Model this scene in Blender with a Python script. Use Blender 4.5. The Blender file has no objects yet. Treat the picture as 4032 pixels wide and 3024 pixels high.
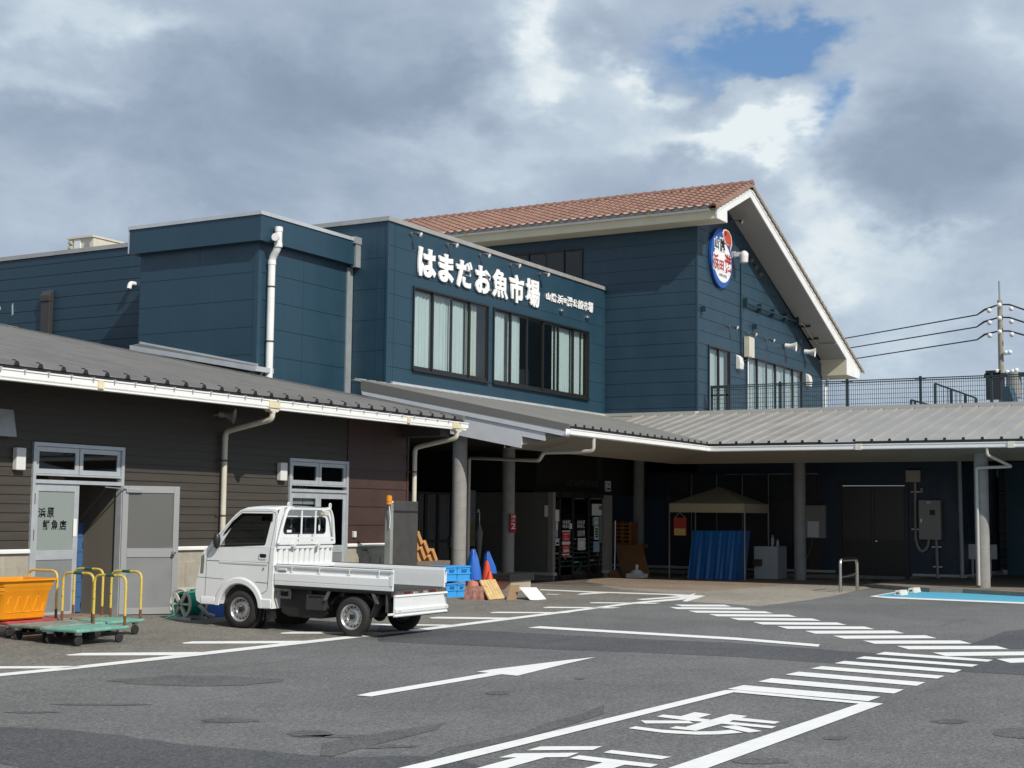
import bpy, bmesh, math, random
import numpy as np
from mathutils import Vector, Matrix, Euler
random.seed(7)
SC = bpy.context.scene
COL = SC.collection
PI = math.pi
# ------------------------------------------------------------------ camera
RM = np.array([[0.49608735, 0.08579069, 0.8640239],
               [-0.86820908, 0.03697493, 0.494819],
               [0.01050364, -0.99562684, 0.09282705]])      # world <- camera (x right, y down, z forward)
FPX, CX, CY, EYE = 5650., 2016., 1512., 1.65
cam = bpy.data.cameras.new('camera'); camo = bpy.data.objects.new('camera', cam); COL.objects.link(camo)
cam.sensor_width = 36; cam.lens = FPX / 4032 * 36; cam.clip_end = 3000; cam.clip_start = .1
_r, _d, _f = RM[:, 0], RM[:, 1], RM[:, 2]
camo.matrix_world = Matrix(((_r[0], -_d[0], -_f[0], 0), (_r[1], -_d[1], -_f[1], 0), (_r[2], -_d[2], -_f[2], EYE), (0, 0, 0, 1)))
SC.camera = camo
# ------------------------------------------------------------------ exposure
SC.view_settings.view_transform = 'Standard'; SC.view_settings.look = 'None'
SC.view_settings.exposure = 0.0; SC.view_settings.gamma = 1
try:
    SC.cycles.max_bounces = 8; SC.cycles.transparent_max_bounces = 16
    SC.cycles.sample_clamp_indirect = 4
except Exception: pass
# ------------------------------------------------------------------ sun
SUN = Vector((-.30, -.70, .645)).normalized()
sl = bpy.data.lights.new('sun', 'SUN'); sl.energy = 4.0; sl.angle = math.radians(.6); sl.color = (1, .94, .85)
so = bpy.data.objects.new('sun', sl); COL.objects.link(so)
so.rotation_euler = (-SUN).to_track_quat('-Z', 'Y').to_euler()
# ------------------------------------------------------------------ sky: a clear sky with broken cloud in it
W = bpy.data.worlds.new("World"); SC.world = W; W.use_nodes = True
nt = W.node_tree; nt.nodes.clear()
def N(tree, typ, **kw):
    n = tree.nodes.new(typ)
    for k, v in kw.items():
        if k == 'ins':
            for i, x in v.items():
                if hasattr(x, 'is_output') or isinstance(x, bpy.types.NodeSocket): tree.links.new(x, n.inputs[i])
                else: n.inputs[i].default_value = x
        else: setattr(n, k, v)
    return n
def M_(tree, op, a, b=None, c=None, clamp=False):
    n = tree.nodes.new('ShaderNodeMath'); n.operation = op; n.use_clamp = clamp
    for i, x in enumerate((a, b, c)):
        if x is None: continue
        if isinstance(x, bpy.types.NodeSocket): tree.links.new(x, n.inputs[i])
        else: n.inputs[i].default_value = x
    return n.outputs[0]
def mixc(tree, f, a, b, bt='MIX'):
    n = tree.nodes.new('ShaderNodeMix'); n.data_type = 'RGBA'; n.blend_type = bt
    for i, x in ((0, f), (6, a), (7, b)):
        if isinstance(x, bpy.types.NodeSocket): tree.links.new(x, n.inputs[i])
        elif i == 0: n.inputs[0].default_value = x
        else: n.inputs[i].default_value = (*x, 1) if len(x) == 3 else x
    return n.outputs[2]
def ramp(tree, f, lo, hi, a=0., b=1., smooth=True):
    n = tree.nodes.new('ShaderNodeMapRange'); n.interpolation_type = 'SMOOTHSTEP' if smooth else 'LINEAR'
    tree.links.new(f, n.inputs[0])
    for i, x in ((1, lo), (2, hi), (3, a), (4, b)): n.inputs[i].default_value = x
    return n.outputs[0]
def ray(px, py):
    d = RM @ np.array([px - CX, py - CY, FPX]); return d / np.linalg.norm(d)
def sky_dir(x, y):                        # a heading in the sky, read off the photo at 2212 px width
    return Vector(ray(x * 1.8228, y * 1.8228))
tc = N(nt, 'ShaderNodeTexCoord')
DIR = tc.outputs['Generated']
skyt = N(nt, 'ShaderNodeTexSky', sky_type='NISHITA', sun_disc=False)
skyt.sun_elevation = math.asin(SUN.z); skyt.sun_rotation = math.atan2(SUN.x, SUN.y) % (2 * PI)
skyt.air_density = 1.0; skyt.dust_density = .6; skyt.ozone_density = 1.4
map1 = N(nt, 'ShaderNodeMapping', ins={'Vector': DIR}); map1.inputs['Scale'].default_value = (1, 1, 1.75)
map1.inputs['Location'].default_value = (.37, -.21, .11)
n1 = N(nt, 'ShaderNodeTexNoise', ins={'Vector': map1.outputs[0], 'Scale': 6.5, 'Detail': 9., 'Roughness': .58, 'Distortion': .55})
n2 = N(nt, 'ShaderNodeTexNoise', ins={'Vector': map1.outputs[0], 'Scale': 19., 'Detail': 7., 'Roughness': .6, 'Distortion': .4})
n3 = N(nt, 'ShaderNodeTexNoise', ins={'Vector': map1.outputs[0], 'Scale': 3.1, 'Detail': 4., 'Roughness': .5, 'Distortion': .2})
warp = N(nt, 'ShaderNodeTexNoise', ins={'Vector': map1.outputs[0], 'Scale': 8., 'Detail': 5., 'Roughness': .6})
wv = N(nt, 'ShaderNodeVectorMath', operation='SUBTRACT', ins={0: warp.outputs['Color'], 1: (.5, .5, .5)})
ws = N(nt, 'ShaderNodeVectorMath', operation='SCALE', ins={0: wv.outputs[0], 'Scale': .16})
WDIR = N(nt, 'ShaderNodeVectorMath', operation='ADD', ins={0: DIR, 1: ws.outputs[0]}).outputs[0]
WDIR = N(nt, 'ShaderNodeVectorMath', operation='NORMALIZE', ins={0: WDIR}).outputs[0]
def blob(x, y, rx, ry, amt, src=WDIR):     # one cloud mass or gap: an elliptical patch of sky round a heading
    d = sky_dir(x, y); up = Vector((0, 0, 1)); h = up.cross(d).normalized(); v = d.cross(h).normalized()
    def dot(vec, sc):
        n = N(nt, 'ShaderNodeVectorMath', operation='DOT_PRODUCT', ins={0: src, 1: tuple(vec * sc)}); return n.outputs['Value']
    k = FPX / 1.8228
    a = dot(h, k / rx); b = dot(v, k / ry); fr = dot(d, 1)
    q = M_(nt, 'ADD', M_(nt, 'MULTIPLY', a, a), M_(nt, 'MULTIPLY', b, b))
    g = M_(nt, 'DIVIDE', 1., M_(nt, 'ADD', 1., M_(nt, 'MULTIPLY', q, M_(nt, 'ADD', 1., q))))
    g = M_(nt, 'MULTIPLY', g, M_(nt, 'GREATER_THAN', fr, .2))
    return M_(nt, 'MULTIPLY', g, amt)
def total(lst):
    s = lst[0]
    for x in lst[1:]: s = M_(nt, 'ADD', s, x)
    return s
gap = total([blob(1640, 65, 260, 75, 1.05), blob(1800, 60, 170, 55, .55), blob(1775, 225, 65, 75, .95), blob(1480, 140, 120, 30, .4),
             blob(330, 20, 120, 40, .12), blob(1180, 290, 160, 60, .0)])
fill = total([blob(1500, 190, 150, 45, .5), blob(1620, 165, 90, 30, .45), blob(1960, 130, 90, 120, .6), blob(1300, 120, 120, 90, .5)])
lum = total([blob(1150, 95, 70, 60, .55), blob(1190, 190, 110, 45, .42), blob(1400, 160, 60, 40, .40), blob(1660, 240, 140, 50, .62), blob(1480, 250, 150, 55, .30),
             blob(1740, 400, 60, 120, .42), blob(1790, 560, 120, 70, .38), blob(1990, 560, 120, 40, .20), blob(280, 70, 150, 60, .38), blob(40, 30, 100, 60, .25), blob(130, 190, 160, 50, .22),
             blob(1960, 640, 160, 60, .12), blob(1100, 310, 260, 70, .18), blob(2120, 60, 60, 60, .18), blob(1250, 20, 120, 40, .2), blob(900, 340, 200, 60, .1), blob(2000, 720, 300, 60, .18), blob(150, 430, 200, 60, .1)])
dark = total([blob(640, 190, 330, 130, .34), blob(950, 150, 90, 90, .22), blob(2010, 340, 190, 130, .34), blob(1350, 60, 90, 60, .16), blob(350, 330, 320, 90, .20), blob(560, 440, 330, 40, .14), blob(2050, 480, 160, 60, .15), blob(1500, 330, 200, 40, .10)])
noise = M_(nt, 'ADD', M_(nt, 'MULTIPLY', M_(nt, 'SUBTRACT', n1.outputs[0], .5), 1.05), M_(nt, 'MULTIPLY', M_(nt, 'SUBTRACT', n2.outputs[0], .5), .42))
noise = M_(nt, 'ADD', noise, M_(nt, 'MULTIPLY', M_(nt, 'SUBTRACT', n3.outputs[0], .5), .35))
L = M_(nt, 'ADD', M_(nt, 'SUBTRACT', M_(nt, 'ADD', .50, lum), M_(nt, 'MULTIPLY', dark, .72)), M_(nt, 'MULTIPLY', noise, .55))
cr = N(nt, 'ShaderNodeValToRGB', ins={0: L}); e = cr.color_ramp
e.elements[0].position = .0; e.elements[0].color = (.215, .275, .37, 1)
e.elements[1].position = 1.; e.elements[1].color = (.80, .87, .90, 1)
for p, c in ((.28, (.285, .36, .475, 1)), (.50, (.40, .485, .60, 1)), (.74, (.56, .66, .75, 1))):
    k = e.elements.new(p); k.color = c
cover = M_(nt, 'SUBTRACT', M_(nt, 'ADD', M_(nt, 'SUBTRACT', gap, fill), M_(nt, 'MULTIPLY', noise, .9)), .52)
gm = ramp(nt, cover, -.30, .62)
blue = mixc(nt, .35, skyt.outputs[0], (1.3, 3.6, 7.6))
cl = N(nt, 'ShaderNodeVectorMath', operation='SCALE', ins={0: cr.outputs[0], 'Scale': 10.})
skycol = mixc(nt, gm, cl.outputs[0], blue)
bg = N(nt, 'ShaderNodeBackground', ins={'Color': skycol, 'Strength': .1})
out = N(nt, 'ShaderNodeOutputWorld', ins={'Surface': bg.outputs[0]})
# ------------------------------------------------------------------ reading places off the photograph's own perspective
def GZ(x, y):                             # the yard rises a little towards the brown shop
    a = min(max((y - 11.8) / 4.6, 0), 1); b = min(max((32 - x) / 7., 0), 1); return .0825 * a * b
def _hit(p, ax, val):
    d = ray(*p); o = (0, 0, EYE); t = (val - o[ax]) / d[ax]; return Vector((d[0] * t, d[1] * t, EYE + d[2] * t))
def onX(p, x): return _hit(p, 0, x)
def onY(p, y): return _hit(p, 1, y)
def onZ(p, z): return _hit(p, 2, z)
def onG(p, dz=0.):
    z = 0.
    for _ in range(12):
        q = _hit(p, 2, z + dz); z = GZ(q.x, q.y)
    return Vector((q.x, q.y, z + dz))
class Z:                                  # an enlarged crop: (x, y) in it -> photo pixel
    def __init__(s, x0, y0, k): s.a = (x0, y0, k)
    def __call__(s, x, y): return (s.a[0] + x / s.a[2], s.a[1] + y / s.a[2])
# ------------------------------------------------------------------ materials
MATS = {}
def mat(name, col, rough=.6, metal=0., var=.0, vs=3., bump=0., bs=40., spec=.5, speck=None, coat=0., stretch=None, streak=0.):
    if name in MATS: return MATS[name]
    m = bpy.data.materials.new(name); m.use_nodes = True; t = m.node_tree; b = t.nodes['Principled BSDF']
    b.inputs['Base Color'].default_value = (*col, 1); b.inputs['Roughness'].default_value = rough; b.inputs['Metallic'].default_value = metal
    b.inputs['Specular IOR Level'].default_value = spec; b.inputs['Coat Weight'].default_value = coat
    co = N(t, 'ShaderNodeTexCoord').outputs['Object']
    if stretch:
        mp = N(t, 'ShaderNodeMapping', ins={'Vector': co}); mp.inputs['Scale'].default_value = stretch; co2 = mp.outputs[0]
    else: co2 = co
    c = None
    if var:
        nz = N(t, 'ShaderNodeTexNoise', ins={'Vector': co2, 'Scale': vs, 'Detail': 6., 'Roughness': .6})
        f = ramp(t, nz.outputs[0], .3, .7, 1 - var, 1 + var)
        c = N(t, 'ShaderNodeVectorMath', operation='SCALE', ins={0: (*col,), 'Scale': f}).outputs[0]
        rf = ramp(t, nz.outputs[0], .3, .7, max(rough - .08, 0), min(rough + .08, 1)); t.links.new(rf, b.inputs['Roughness'])
    if streak:                            # rain streaks: noise drawn out along the vertical
        mp = N(t, 'ShaderNodeMapping', ins={'Vector': co}); mp.inputs['Scale'].default_value = (7, 7, .35)
        nz = N(t, 'ShaderNodeTexNoise', ins={'Vector': mp.outputs[0], 'Scale': 1., 'Detail': 5., 'Roughness': .65})
        f = ramp(t, nz.outputs[0], .48, .75, 0., streak)
        c = mixc(t, f, c if c else col, tuple(min(1, x * 1.8 + .03) for x in col))
    if speck:
        nz = N(t, 'ShaderNodeTexNoise', ins={'Vector': co, 'Scale': speck[0], 'Detail': 3., 'Roughness': .7})
        f = ramp(t, nz.outputs[0], speck[1], speck[2]); c = mixc(t, f, c if c else col, speck[3])
    if c: t.links.new(c, b.inputs['Base Color'])
    if bump:
        nz = N(t, 'ShaderNodeTexNoise', ins={'Vector': co2, 'Scale': bs, 'Detail': 4., 'Roughness': .6})
        bp = N(t, 'ShaderNodeBump', ins={'Height': nz.outputs[0], 'Strength': bump, 'Distance': .02}); t.links.new(bp.outputs[0], b.inputs['Normal'])
    MATS[name] = m; return m
def glass(name, tint=(.8, .85, .85), refl=1., rough=.02, base=.04):
    if name in MATS: return MATS[name]
    m = bpy.data.materials.new(name); m.use_nodes = True; t = m.node_tree; t.nodes.clear()
    tr = N(t, 'ShaderNodeBsdfTransparent', ins={0: (*tint, 1)}); gl = N(t, 'ShaderNodeBsdfGlossy', ins={'Color': (1, 1, 1, 1), 'Roughness': rough})
    ge = N(t, 'ShaderNodeNewGeometry'); dt = N(t, 'ShaderNodeVectorMath', operation='DOT_PRODUCT', ins={0: ge.outputs['Incoming'], 1: ge.outputs['Normal']})
    fr = M_(t, 'POWER', M_(t, 'SUBTRACT', 1., M_(t, 'ABSOLUTE', dt.outputs['Value']), clamp=True), 5.)
    f = M_(t, 'MULTIPLY', M_(t, 'ADD', M_(t, 'MULTIPLY', fr, .94), base), refl, clamp=True)
    mx = N(t, 'ShaderNodeMixShader', ins={0: f, 1: tr.outputs[0], 2: gl.outputs[0]}); N(t, 'ShaderNodeOutputMaterial', ins={0: mx.outputs[0]})
    MATS[name] = m; return m
def frost(name, col, tint=.5):            # obscure glass: part see-through, part milky
    if name in MATS: return MATS[name]
    m = bpy.data.materials.new(name); m.use_nodes = True; t = m.node_tree; b = t.nodes['Principled BSDF']
    b.inputs['Base Color'].default_value = (*col, 1); b.inputs['Roughness'].default_value = .25
    tr = N(t, 'ShaderNodeBsdfTransparent', ins={0: (.8, .85, .85, 1)})
    mx = N(t, 'ShaderNodeMixShader', ins={0: tint, 1: tr.outputs[0], 2: b.outputs[0]}); t.links.new(mx.outputs[0], t.nodes['Material Output'].inputs[0])
    MATS[name] = m; return m
# ------------------------------------------------------------------ mesh building
ROOTM = {}
class MB:
    def __init__(s): s.v = []; s.f = []; s.mi = []; s.cur = 0
    def add(s, vs, fs):
        o = len(s.v); s.v += [Vector(v) for v in vs]
        for f in fs: s.f.append([o + i for i in f]); s.mi.append(s.cur)
        return s
    def quad(s, *p): return s.add(p, [list(range(len(p)))])
    def box(s, x0, x1, y0, y1, z0, z1):
        if x0 > x1: x0, x1 = x1, x0
        if y0 > y1: y0, y1 = y1, y0
        if z0 > z1: z0, z1 = z1, z0
        return s.add([(x0, y0, z0), (x1, y0, z0), (x1, y1, z0), (x0, y1, z0), (x0, y0, z1), (x1, y0, z1), (x1, y1, z1), (x0, y1, z1)],
                     [(0, 3, 2, 1), (4, 5, 6, 7), (0, 1, 5, 4), (1, 2, 6, 5), (2, 3, 7, 6), (3, 0, 4, 7)])
    def obox(s, c, a, b, d):              # centre and three half-axes
        c, a, b, d = map(Vector, (c, a, b, d))
        return s.add([c - a - b - d, c + a - b - d, c + a + b - d, c - a + b - d, c - a - b + d, c + a - b + d, c + a + b + d, c - a + b + d],
                     [(0, 3, 2, 1), (4, 5, 6, 7), (0, 1, 5, 4), (1, 2, 6, 5), (2, 3, 7, 6), (3, 0, 4, 7)])
    def bar(s, p, q, w, h, up=(0, 0, 1)):  # straight bar from p to q, w wide, h deep
        p, q = Vector(p), Vector(q); d = q - p; u = Vector(up)
        sd = d.cross(u)
        if sd.length < 1e-6: sd = d.cross(Vector((1, 0, 0)))
        sd.normalize(); u = sd.cross(d).normalized()
        return s.obox((p + q) / 2, d / 2, sd * (w / 2), u * (h / 2))
    def prism(s, pts, vec):
        n = len(pts); vec = Vector(vec); pts = [Vector(p) for p in pts]
        return s.add(pts + [p + vec for p in pts], [list(range(n))[::-1], list(range(n, 2 * n))] + [(i, (i + 1) % n, n + (i + 1) % n, n + i) for i in range(n)])
    def tube(s, path, r, n=10, closed=False, cap=True):
        path = [Vector(p) for p in path]; m = len(path); rings = []
        rr = r if isinstance(r, (list, tuple)) else [r] * m
        prev = None
        for i, p in enumerate(path):
            if closed: t = path[(i + 1) % m] - path[i - 1]
            else: t = path[min(i + 1, m - 1)] - path[max(i - 1, 0)]
            t.normalize()
            if prev is None:
                u = t.cross(Vector((0, 0, 1)))
                if u.length < .05: u = t.cross(Vector((1, 0, 0)))
            else: u = prev - t * prev.dot(t)
            u.normalize(); w = t.cross(u); prev = u
            rings.append([p + u * (rr[i] * math.cos(2 * PI * k / n)) + w * (rr[i] * math.sin(2 * PI * k / n)) for k in range(n)])
        vs = [v for g in rings for v in g]; fs = []
        for i in range(m if closed else m - 1):
            a = i * n; b = ((i + 1) % m) * n
            for k in range(n): fs.append((a + k, a + (k + 1) % n, b + (k + 1) % n, b + k))
        if cap and not closed: fs += [list(range(n))[::-1], list(range((m - 1) * n, m * n))]
        return s.add(vs, fs)
    def cyl(s, p, q, r, r2=None, n=20): return s.tube([p, q], [r, r if r2 is None else r2], n)
    def lathe(s, c, ax, prof, n=24, cap=True):      # prof: (distance along ax, radius)
        c, ax = Vector(c), Vector(ax).normalized()
        return s.tube_rings(c, ax, prof, n, cap)
    def tube_rings(s, c, ax, prof, n, cap=True):
        u = ax.cross(Vector((0, 0, 1)))
        if u.length < .05: u = ax.cross(Vector((1, 0, 0)))
        u.normalize(); w = ax.cross(u); vs = []; fs = []
        for h, r in prof:
            for k in range(n): vs.append(c + ax * h + u * (r * math.cos(2 * PI * k / n)) + w * (r * math.sin(2 * PI * k / n)))
        for i in range(len(prof) - 1):
            a, b = i * n, (i + 1) * n
            for k in range(n): fs.append((a + k, a + (k + 1) % n, b + (k + 1) % n, b + k))
        if cap and prof[0][1] > 1e-6: fs.append(list(range(n))[::-1])
        if cap and prof[-1][1] > 1e-6: fs.append(list(range((len(prof) - 1) * n, len(prof) * n)))
        return s.add(vs, fs)
    def ball(s, c, r, n=12, sz=1.):
        return s.tube_rings(Vector(c), Vector((0, 0, 1)), [(-r * sz * math.cos(PI * i / 8), max(r * math.sin(PI * i / 8), 1e-7)) for i in range(9)], n)
    def build(s, name, m, parent=None, bevel=0., smooth=None, world=False, seg=2, weld=False):
        me = bpy.data.meshes.new(name)
        vs = s.v
        if parent is not None and world:
            inv = ROOTM[parent.name].inverted(); vs = [inv @ v for v in vs]
        me.from_pydata([tuple(v) for v in vs], [], s.f)
        ms = m if isinstance(m, (list, tuple)) else [m]
        for x in ms: me.materials.append(x)
        if len(ms) > 1: me.polygons.foreach_set('material_index', s.mi)
        bm = bmesh.new(); bm.from_mesh(me)
        if weld: bmesh.ops.remove_doubles(bm, verts=bm.verts, dist=1e-4)
        bmesh.ops.recalc_face_normals(bm, faces=bm.faces)
        if bevel:
            es = [x for x in bm.edges if len(x.link_faces) == 2 and x.calc_face_angle(0) > .5]
            bmesh.ops.bevel(bm, geom=es, offset=bevel, segments=seg, profile=.5, affect='EDGES', clamp_overlap=True)
        if smooth is not None:
            a = math.radians(smooth)
            for f in bm.faces: f.smooth = True
            for x in bm.edges: x.smooth = not (len(x.link_faces) == 2 and x.calc_face_angle(0) > a)
        bm.to_mesh(me); bm.free(); me.update()
        o = bpy.data.objects.new(name, me); COL.objects.link(o)
        if parent is not None:
            o.parent = parent
            ROOTM[o.name] = ROOTM[parent.name]
        else: ROOTM[o.name] = Matrix.Identity(4)
        return o
def tag(o, label, cat, group=None):
    o['label'] = label; o['category'] = cat
    if group: o['group'] = group
    return o
def thing(name, label, cat, loc=(0, 0, 0), rz=0., group=None):
    o = bpy.data.objects.new(name, None); COL.objects.link(o); o.empty_display_size = .2
    o.location = loc; o.rotation_euler = (0, 0, rz)
    ROOTM[o.name] = Matrix.Translation(Vector(loc)) @ Matrix.Rotation(rz, 4, 'Z')
    return tag(o, label, cat, group)
def struct(o): o['kind'] = 'structure'; return o
def dup(root, loc, rz=None, label=None):
    def cp(o, par):
        c = o.copy(); COL.objects.link(c)
        if par is not None: c.parent = par
        for ch in [x for x in KIDS.get(o.name, [])]: cp(ch, c)
        return c
    global KIDS
    KIDS = {}
    for x in bpy.data.objects:
        if x.parent is not None: KIDS.setdefault(x.parent.name, []).append(x)
    r = cp(root, None); r.location = loc
    if rz is not None: r.rotation_euler[2] = rz
    if label: r['label'] = label
    return r
def text(name, body, size, m, parent, origin, xdir, ydir, depth=.01, off=0., align='LEFT', sx=1., shear=0., world=True):
    """lettering as solid letters: origin is the lower left of the line, xdir/ydir the way it reads and stands"""
    cu = bpy.data.curves.new(name, 'FONT'); cu.body = body; cu.size = size; cu.extrude = depth; cu.offset = off; cu.align_x = align; cu.shear = shear
    cu.resolution_u = 3
    to = bpy.data.objects.new(name, cu); COL.objects.link(to)
    dg = bpy.context.evaluated_depsgraph_get(); dg.update()
    me = bpy.data.meshes.new_from_object(to.evaluated_get(dg))
    bpy.data.objects.remove(to); bpy.data.curves.remove(cu)
    X, Y = Vector(xdir).normalized() * sx, Vector(ydir).normalized(); Zv = Vector(xdir).normalized().cross(Y).normalized()
    mt = Matrix(((X.x, Y.x, Zv.x, origin[0]), (X.y, Y.y, Zv.y, origin[1]), (X.z, Y.z, Zv.z, origin[2]), (0, 0, 0, 1)))
    if parent is not None and world: mt = ROOTM[parent.name].inverted() @ mt
    me.transform(mt); me.materials.clear(); me.materials.append(m); me.name = name
    o = bpy.data.objects.new(name, me); COL.objects.link(o)
    if parent is not None: o.parent = parent; ROOTM[o.name] = ROOTM[parent.name]
    return o
# ================================================================== THE GROUND
def ground_mat(name, base, apron=None):
    m = bpy.data.materials.new(name); m.use_nodes = True; t = m.node_tree; b = t.nodes['Principled BSDF']
    co = N(t, 'ShaderNodeTexCoord').outputs['Object']
    big = N(t, 'ShaderNodeTexNoise', ins={'Vector': co, 'Scale': .35, 'Detail': 5., 'Roughness': .6})
    mid = N(t, 'ShaderNodeTexNoise', ins={'Vector': co, 'Scale': 3., 'Detail': 6., 'Roughness': .65})
    fine = N(t, 'ShaderNodeTexNoise', ins={'Vector': co, 'Scale': 75., 'Detail': 3., 'Roughness': .75})
    gr = N(t, 'ShaderNodeTexNoise', ins={'Vector': co, 'Scale': 22., 'Detail': 3., 'Roughness': .8})
    vor = N(t, 'ShaderNodeTexVoronoi', ins={'Vector': co, 'Scale': 48.})
    f = M_(t, 'MULTIPLY', ramp(t, big.outputs[0], .3, .7, .86, 1.12), ramp(t, mid.outputs[0], .3, .7, .90, 1.09))
    f = M_(t, 'MULTIPLY', f, ramp(t, fine.outputs[0], .32, .68, .62, 1.4))
    f = M_(t, 'MULTIPLY', f, ramp(t, gr.outputs[0], .33, .67, .70, 1.30))
    chips = ramp(t, vor.outputs['Color'], .74, .95, 0., .45)
    c = N(t, 'ShaderNodeVectorMath', operation='SCALE', ins={0: base, 'Scale': f}).outputs[0]
    c = mixc(t, chips, c, tuple(min(1, x * 2.2) for x in base))
    # tyre and water marks: long streaks of darker grime
    mp = N(t, 'ShaderNodeMapping', ins={'Vector': co}); mp.inputs['Rotation'].default_value = (0, 0, math.radians(-28)); mp.inputs['Scale'].default_value = (.22, 2.6, 1)
    st = N(t, 'ShaderNodeTexNoise', ins={'Vector': mp.outputs[0], 'Scale': 1., 'Detail': 4., 'Roughness': .6})
    c = mixc(t, ramp(t, st.outputs[0], .60, .72, 0., .30), c, tuple(x * .5 for x in base))
    t.links.new(c, b.inputs['Base Color'])
    t.links.new(ramp(t, mid.outputs[0], .3, .7, .72, .92), b.inputs['Roughness'])
    b.inputs['Specular IOR Level'].default_value = .35
    h = M_(t, 'ADD', fine.outputs[0], M_(t, 'MULTIPLY', vor.outputs['Distance'], .7))
    bp = N(t, 'ShaderNodeBump', ins={'Height': h, 'Strength': .55, 'Distance': .012}); t.links.new(bp.outputs[0], b.inputs['Normal'])
    return m
A_ASPH = ground_mat('asphalt', (.148, .147, .143))
A_DARK = ground_mat('asphalt_dark', (.090, .091, .095))
A_STAIN = ground_mat('asphalt_stain', (.108, .107, .104))
A_APRON = ground_mat('apron_asphalt', (.185, .174, .150))
A_CONC = ground_mat('worn_concrete', (.29, .265, .22))
A_RUST = ground_mat('rusty_concrete', (.26, .205, .155))
def paint_mat(name, col):
    m = bpy.data.materials.new(name); m.use_nodes = True; t = m.node_tree; b = t.nodes['Principled BSDF']
    co = N(t, 'ShaderNodeTexCoord').outputs['Object']
    mid = N(t, 'ShaderNodeTexNoise', ins={'Vector': co, 'Scale': 5., 'Detail': 8., 'Roughness': .7})
    fine = N(t, 'ShaderNodeTexNoise', ins={'Vector': co, 'Scale': 60., 'Detail': 4., 'Roughness': .7})
    c = mixc(t, ramp(t, mid.outputs[0], .35, .7, 0., .28), col, tuple(x * .72 for x in col))
    c = mixc(t, ramp(t, M_(t, 'ADD', M_(t, 'MULTIPLY', mid.outputs[0], .55), M_(t, 'MULTIPLY', fine.outputs[0], .45)), .60, .68, 0., .8), c, (.14, .14, .135))
    t.links.new(c, b.inputs['Base Color']); b.inputs['Roughness'].default_value = .7
    bp = N(t, 'ShaderNodeBump', ins={'Height': fine.outputs[0], 'Strength': .3, 'Distance': .006}); t.links.new(bp.outputs[0], b.inputs['Normal'])
    return m
PAINT = paint_mat('road_paint_white', (.82, .82, .79))
PBLUE = paint_mat('road_paint_blue', (.10, .42, .60))
xs = [-400, -150, -60, -25] + [float(i) for i in range(-10, 62)] + [80, 150, 400]
ys = [-400, -150, -60, -25] + [float(i) for i in range(-10, 11)] + [11, 11.8, 12.5, 13, 14, 15, 16, 16.4, 17, 18, 19, 20, 21, 22, 24, 30, 40, 60, 150, 400]
ys = sorted(set(ys)); xs = sorted(set(xs))
g = MB(); vs = [(x, y, GZ(x, y)) for x in xs for y in ys]; ny = len(ys)
g.add(vs, [(i * ny + j, (i + 1) * ny + j, (i + 1) * ny + j + 1, i * ny + j + 1) for i in range(len(xs) - 1) for j in range(ny - 1)])
struct(g.build('ground', A_ASPH))
def sheet(polys, name, m, dz=.004):
    """flat marking(s) draped on the ground, dz above it; polys are lists of photo pixels or ground points"""
    bm = bmesh.new()
    for p in polys:
        q = [onG(a) if len(a) == 2 else Vector(a) for a in p]
        bm.faces.new([bm.verts.new((v.x, v.y, 0)) for v in q])
    bmesh.ops.triangulate(bm, faces=[f for f in bm.faces if len(f.verts) > 4])
    bx = [v.co.x for v in bm.verts]; by = [v.co.y for v in bm.verts]
    for val, ax, lo, hi in [(x, 0, min(bx), max(bx)) for x in xs if 24 < x < 33] + [(y, 1, min(by), max(by)) for y in ys if 11.5 < y < 17]:
        if lo < val < hi:
            n = (1, 0, 0) if ax == 0 else (0, 1, 0); c = (val, 0, 0) if ax == 0 else (0, val, 0)
            bmesh.ops.bisect_plane(bm, geom=bm.verts[:] + bm.edges[:] + bm.faces[:], plane_co=c, plane_no=n)
    for v in bm.verts: v.co.z = GZ(v.co.x, v.co.y) + dz
    bmesh.ops.recalc_face_normals(bm, faces=bm.faces)
    me = bpy.data.meshes.new(name); bm.to_mesh(me); bm.free(); me.materials.append(m)
    for f in me.polygons:
        if f.normal.z < 0: f.flip()
    o = bpy.data.objects.new(name, me); COL.objects.link(o); return struct(o)
def wob(pts, n=4, amp=.08):               # roughen the outline of a patch so that it does not read as ruled
    rnd = random.Random(len(pts) * 7 + int(pts[0].x * 10)); o = []
    for i, p in enumerate(pts):
        q = pts[(i + 1) % len(pts)]
        for k in range(n):
            o.append(p.lerp(q, k / n) + Vector((rnd.uniform(-amp, amp), rnd.uniform(-amp, amp), 0)))
    return o
def ell(px, py, rx, ry, n=20, rag=.25):
    rnd = random.Random(int(px * 3 + py)); return [(px + rx * math.cos(2 * PI * k / n) * rnd.uniform(1 - rag, 1), py + ry * math.sin(2 * PI * k / n) * rnd.uniform(1 - rag, 1)) for k in range(n)]
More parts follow.
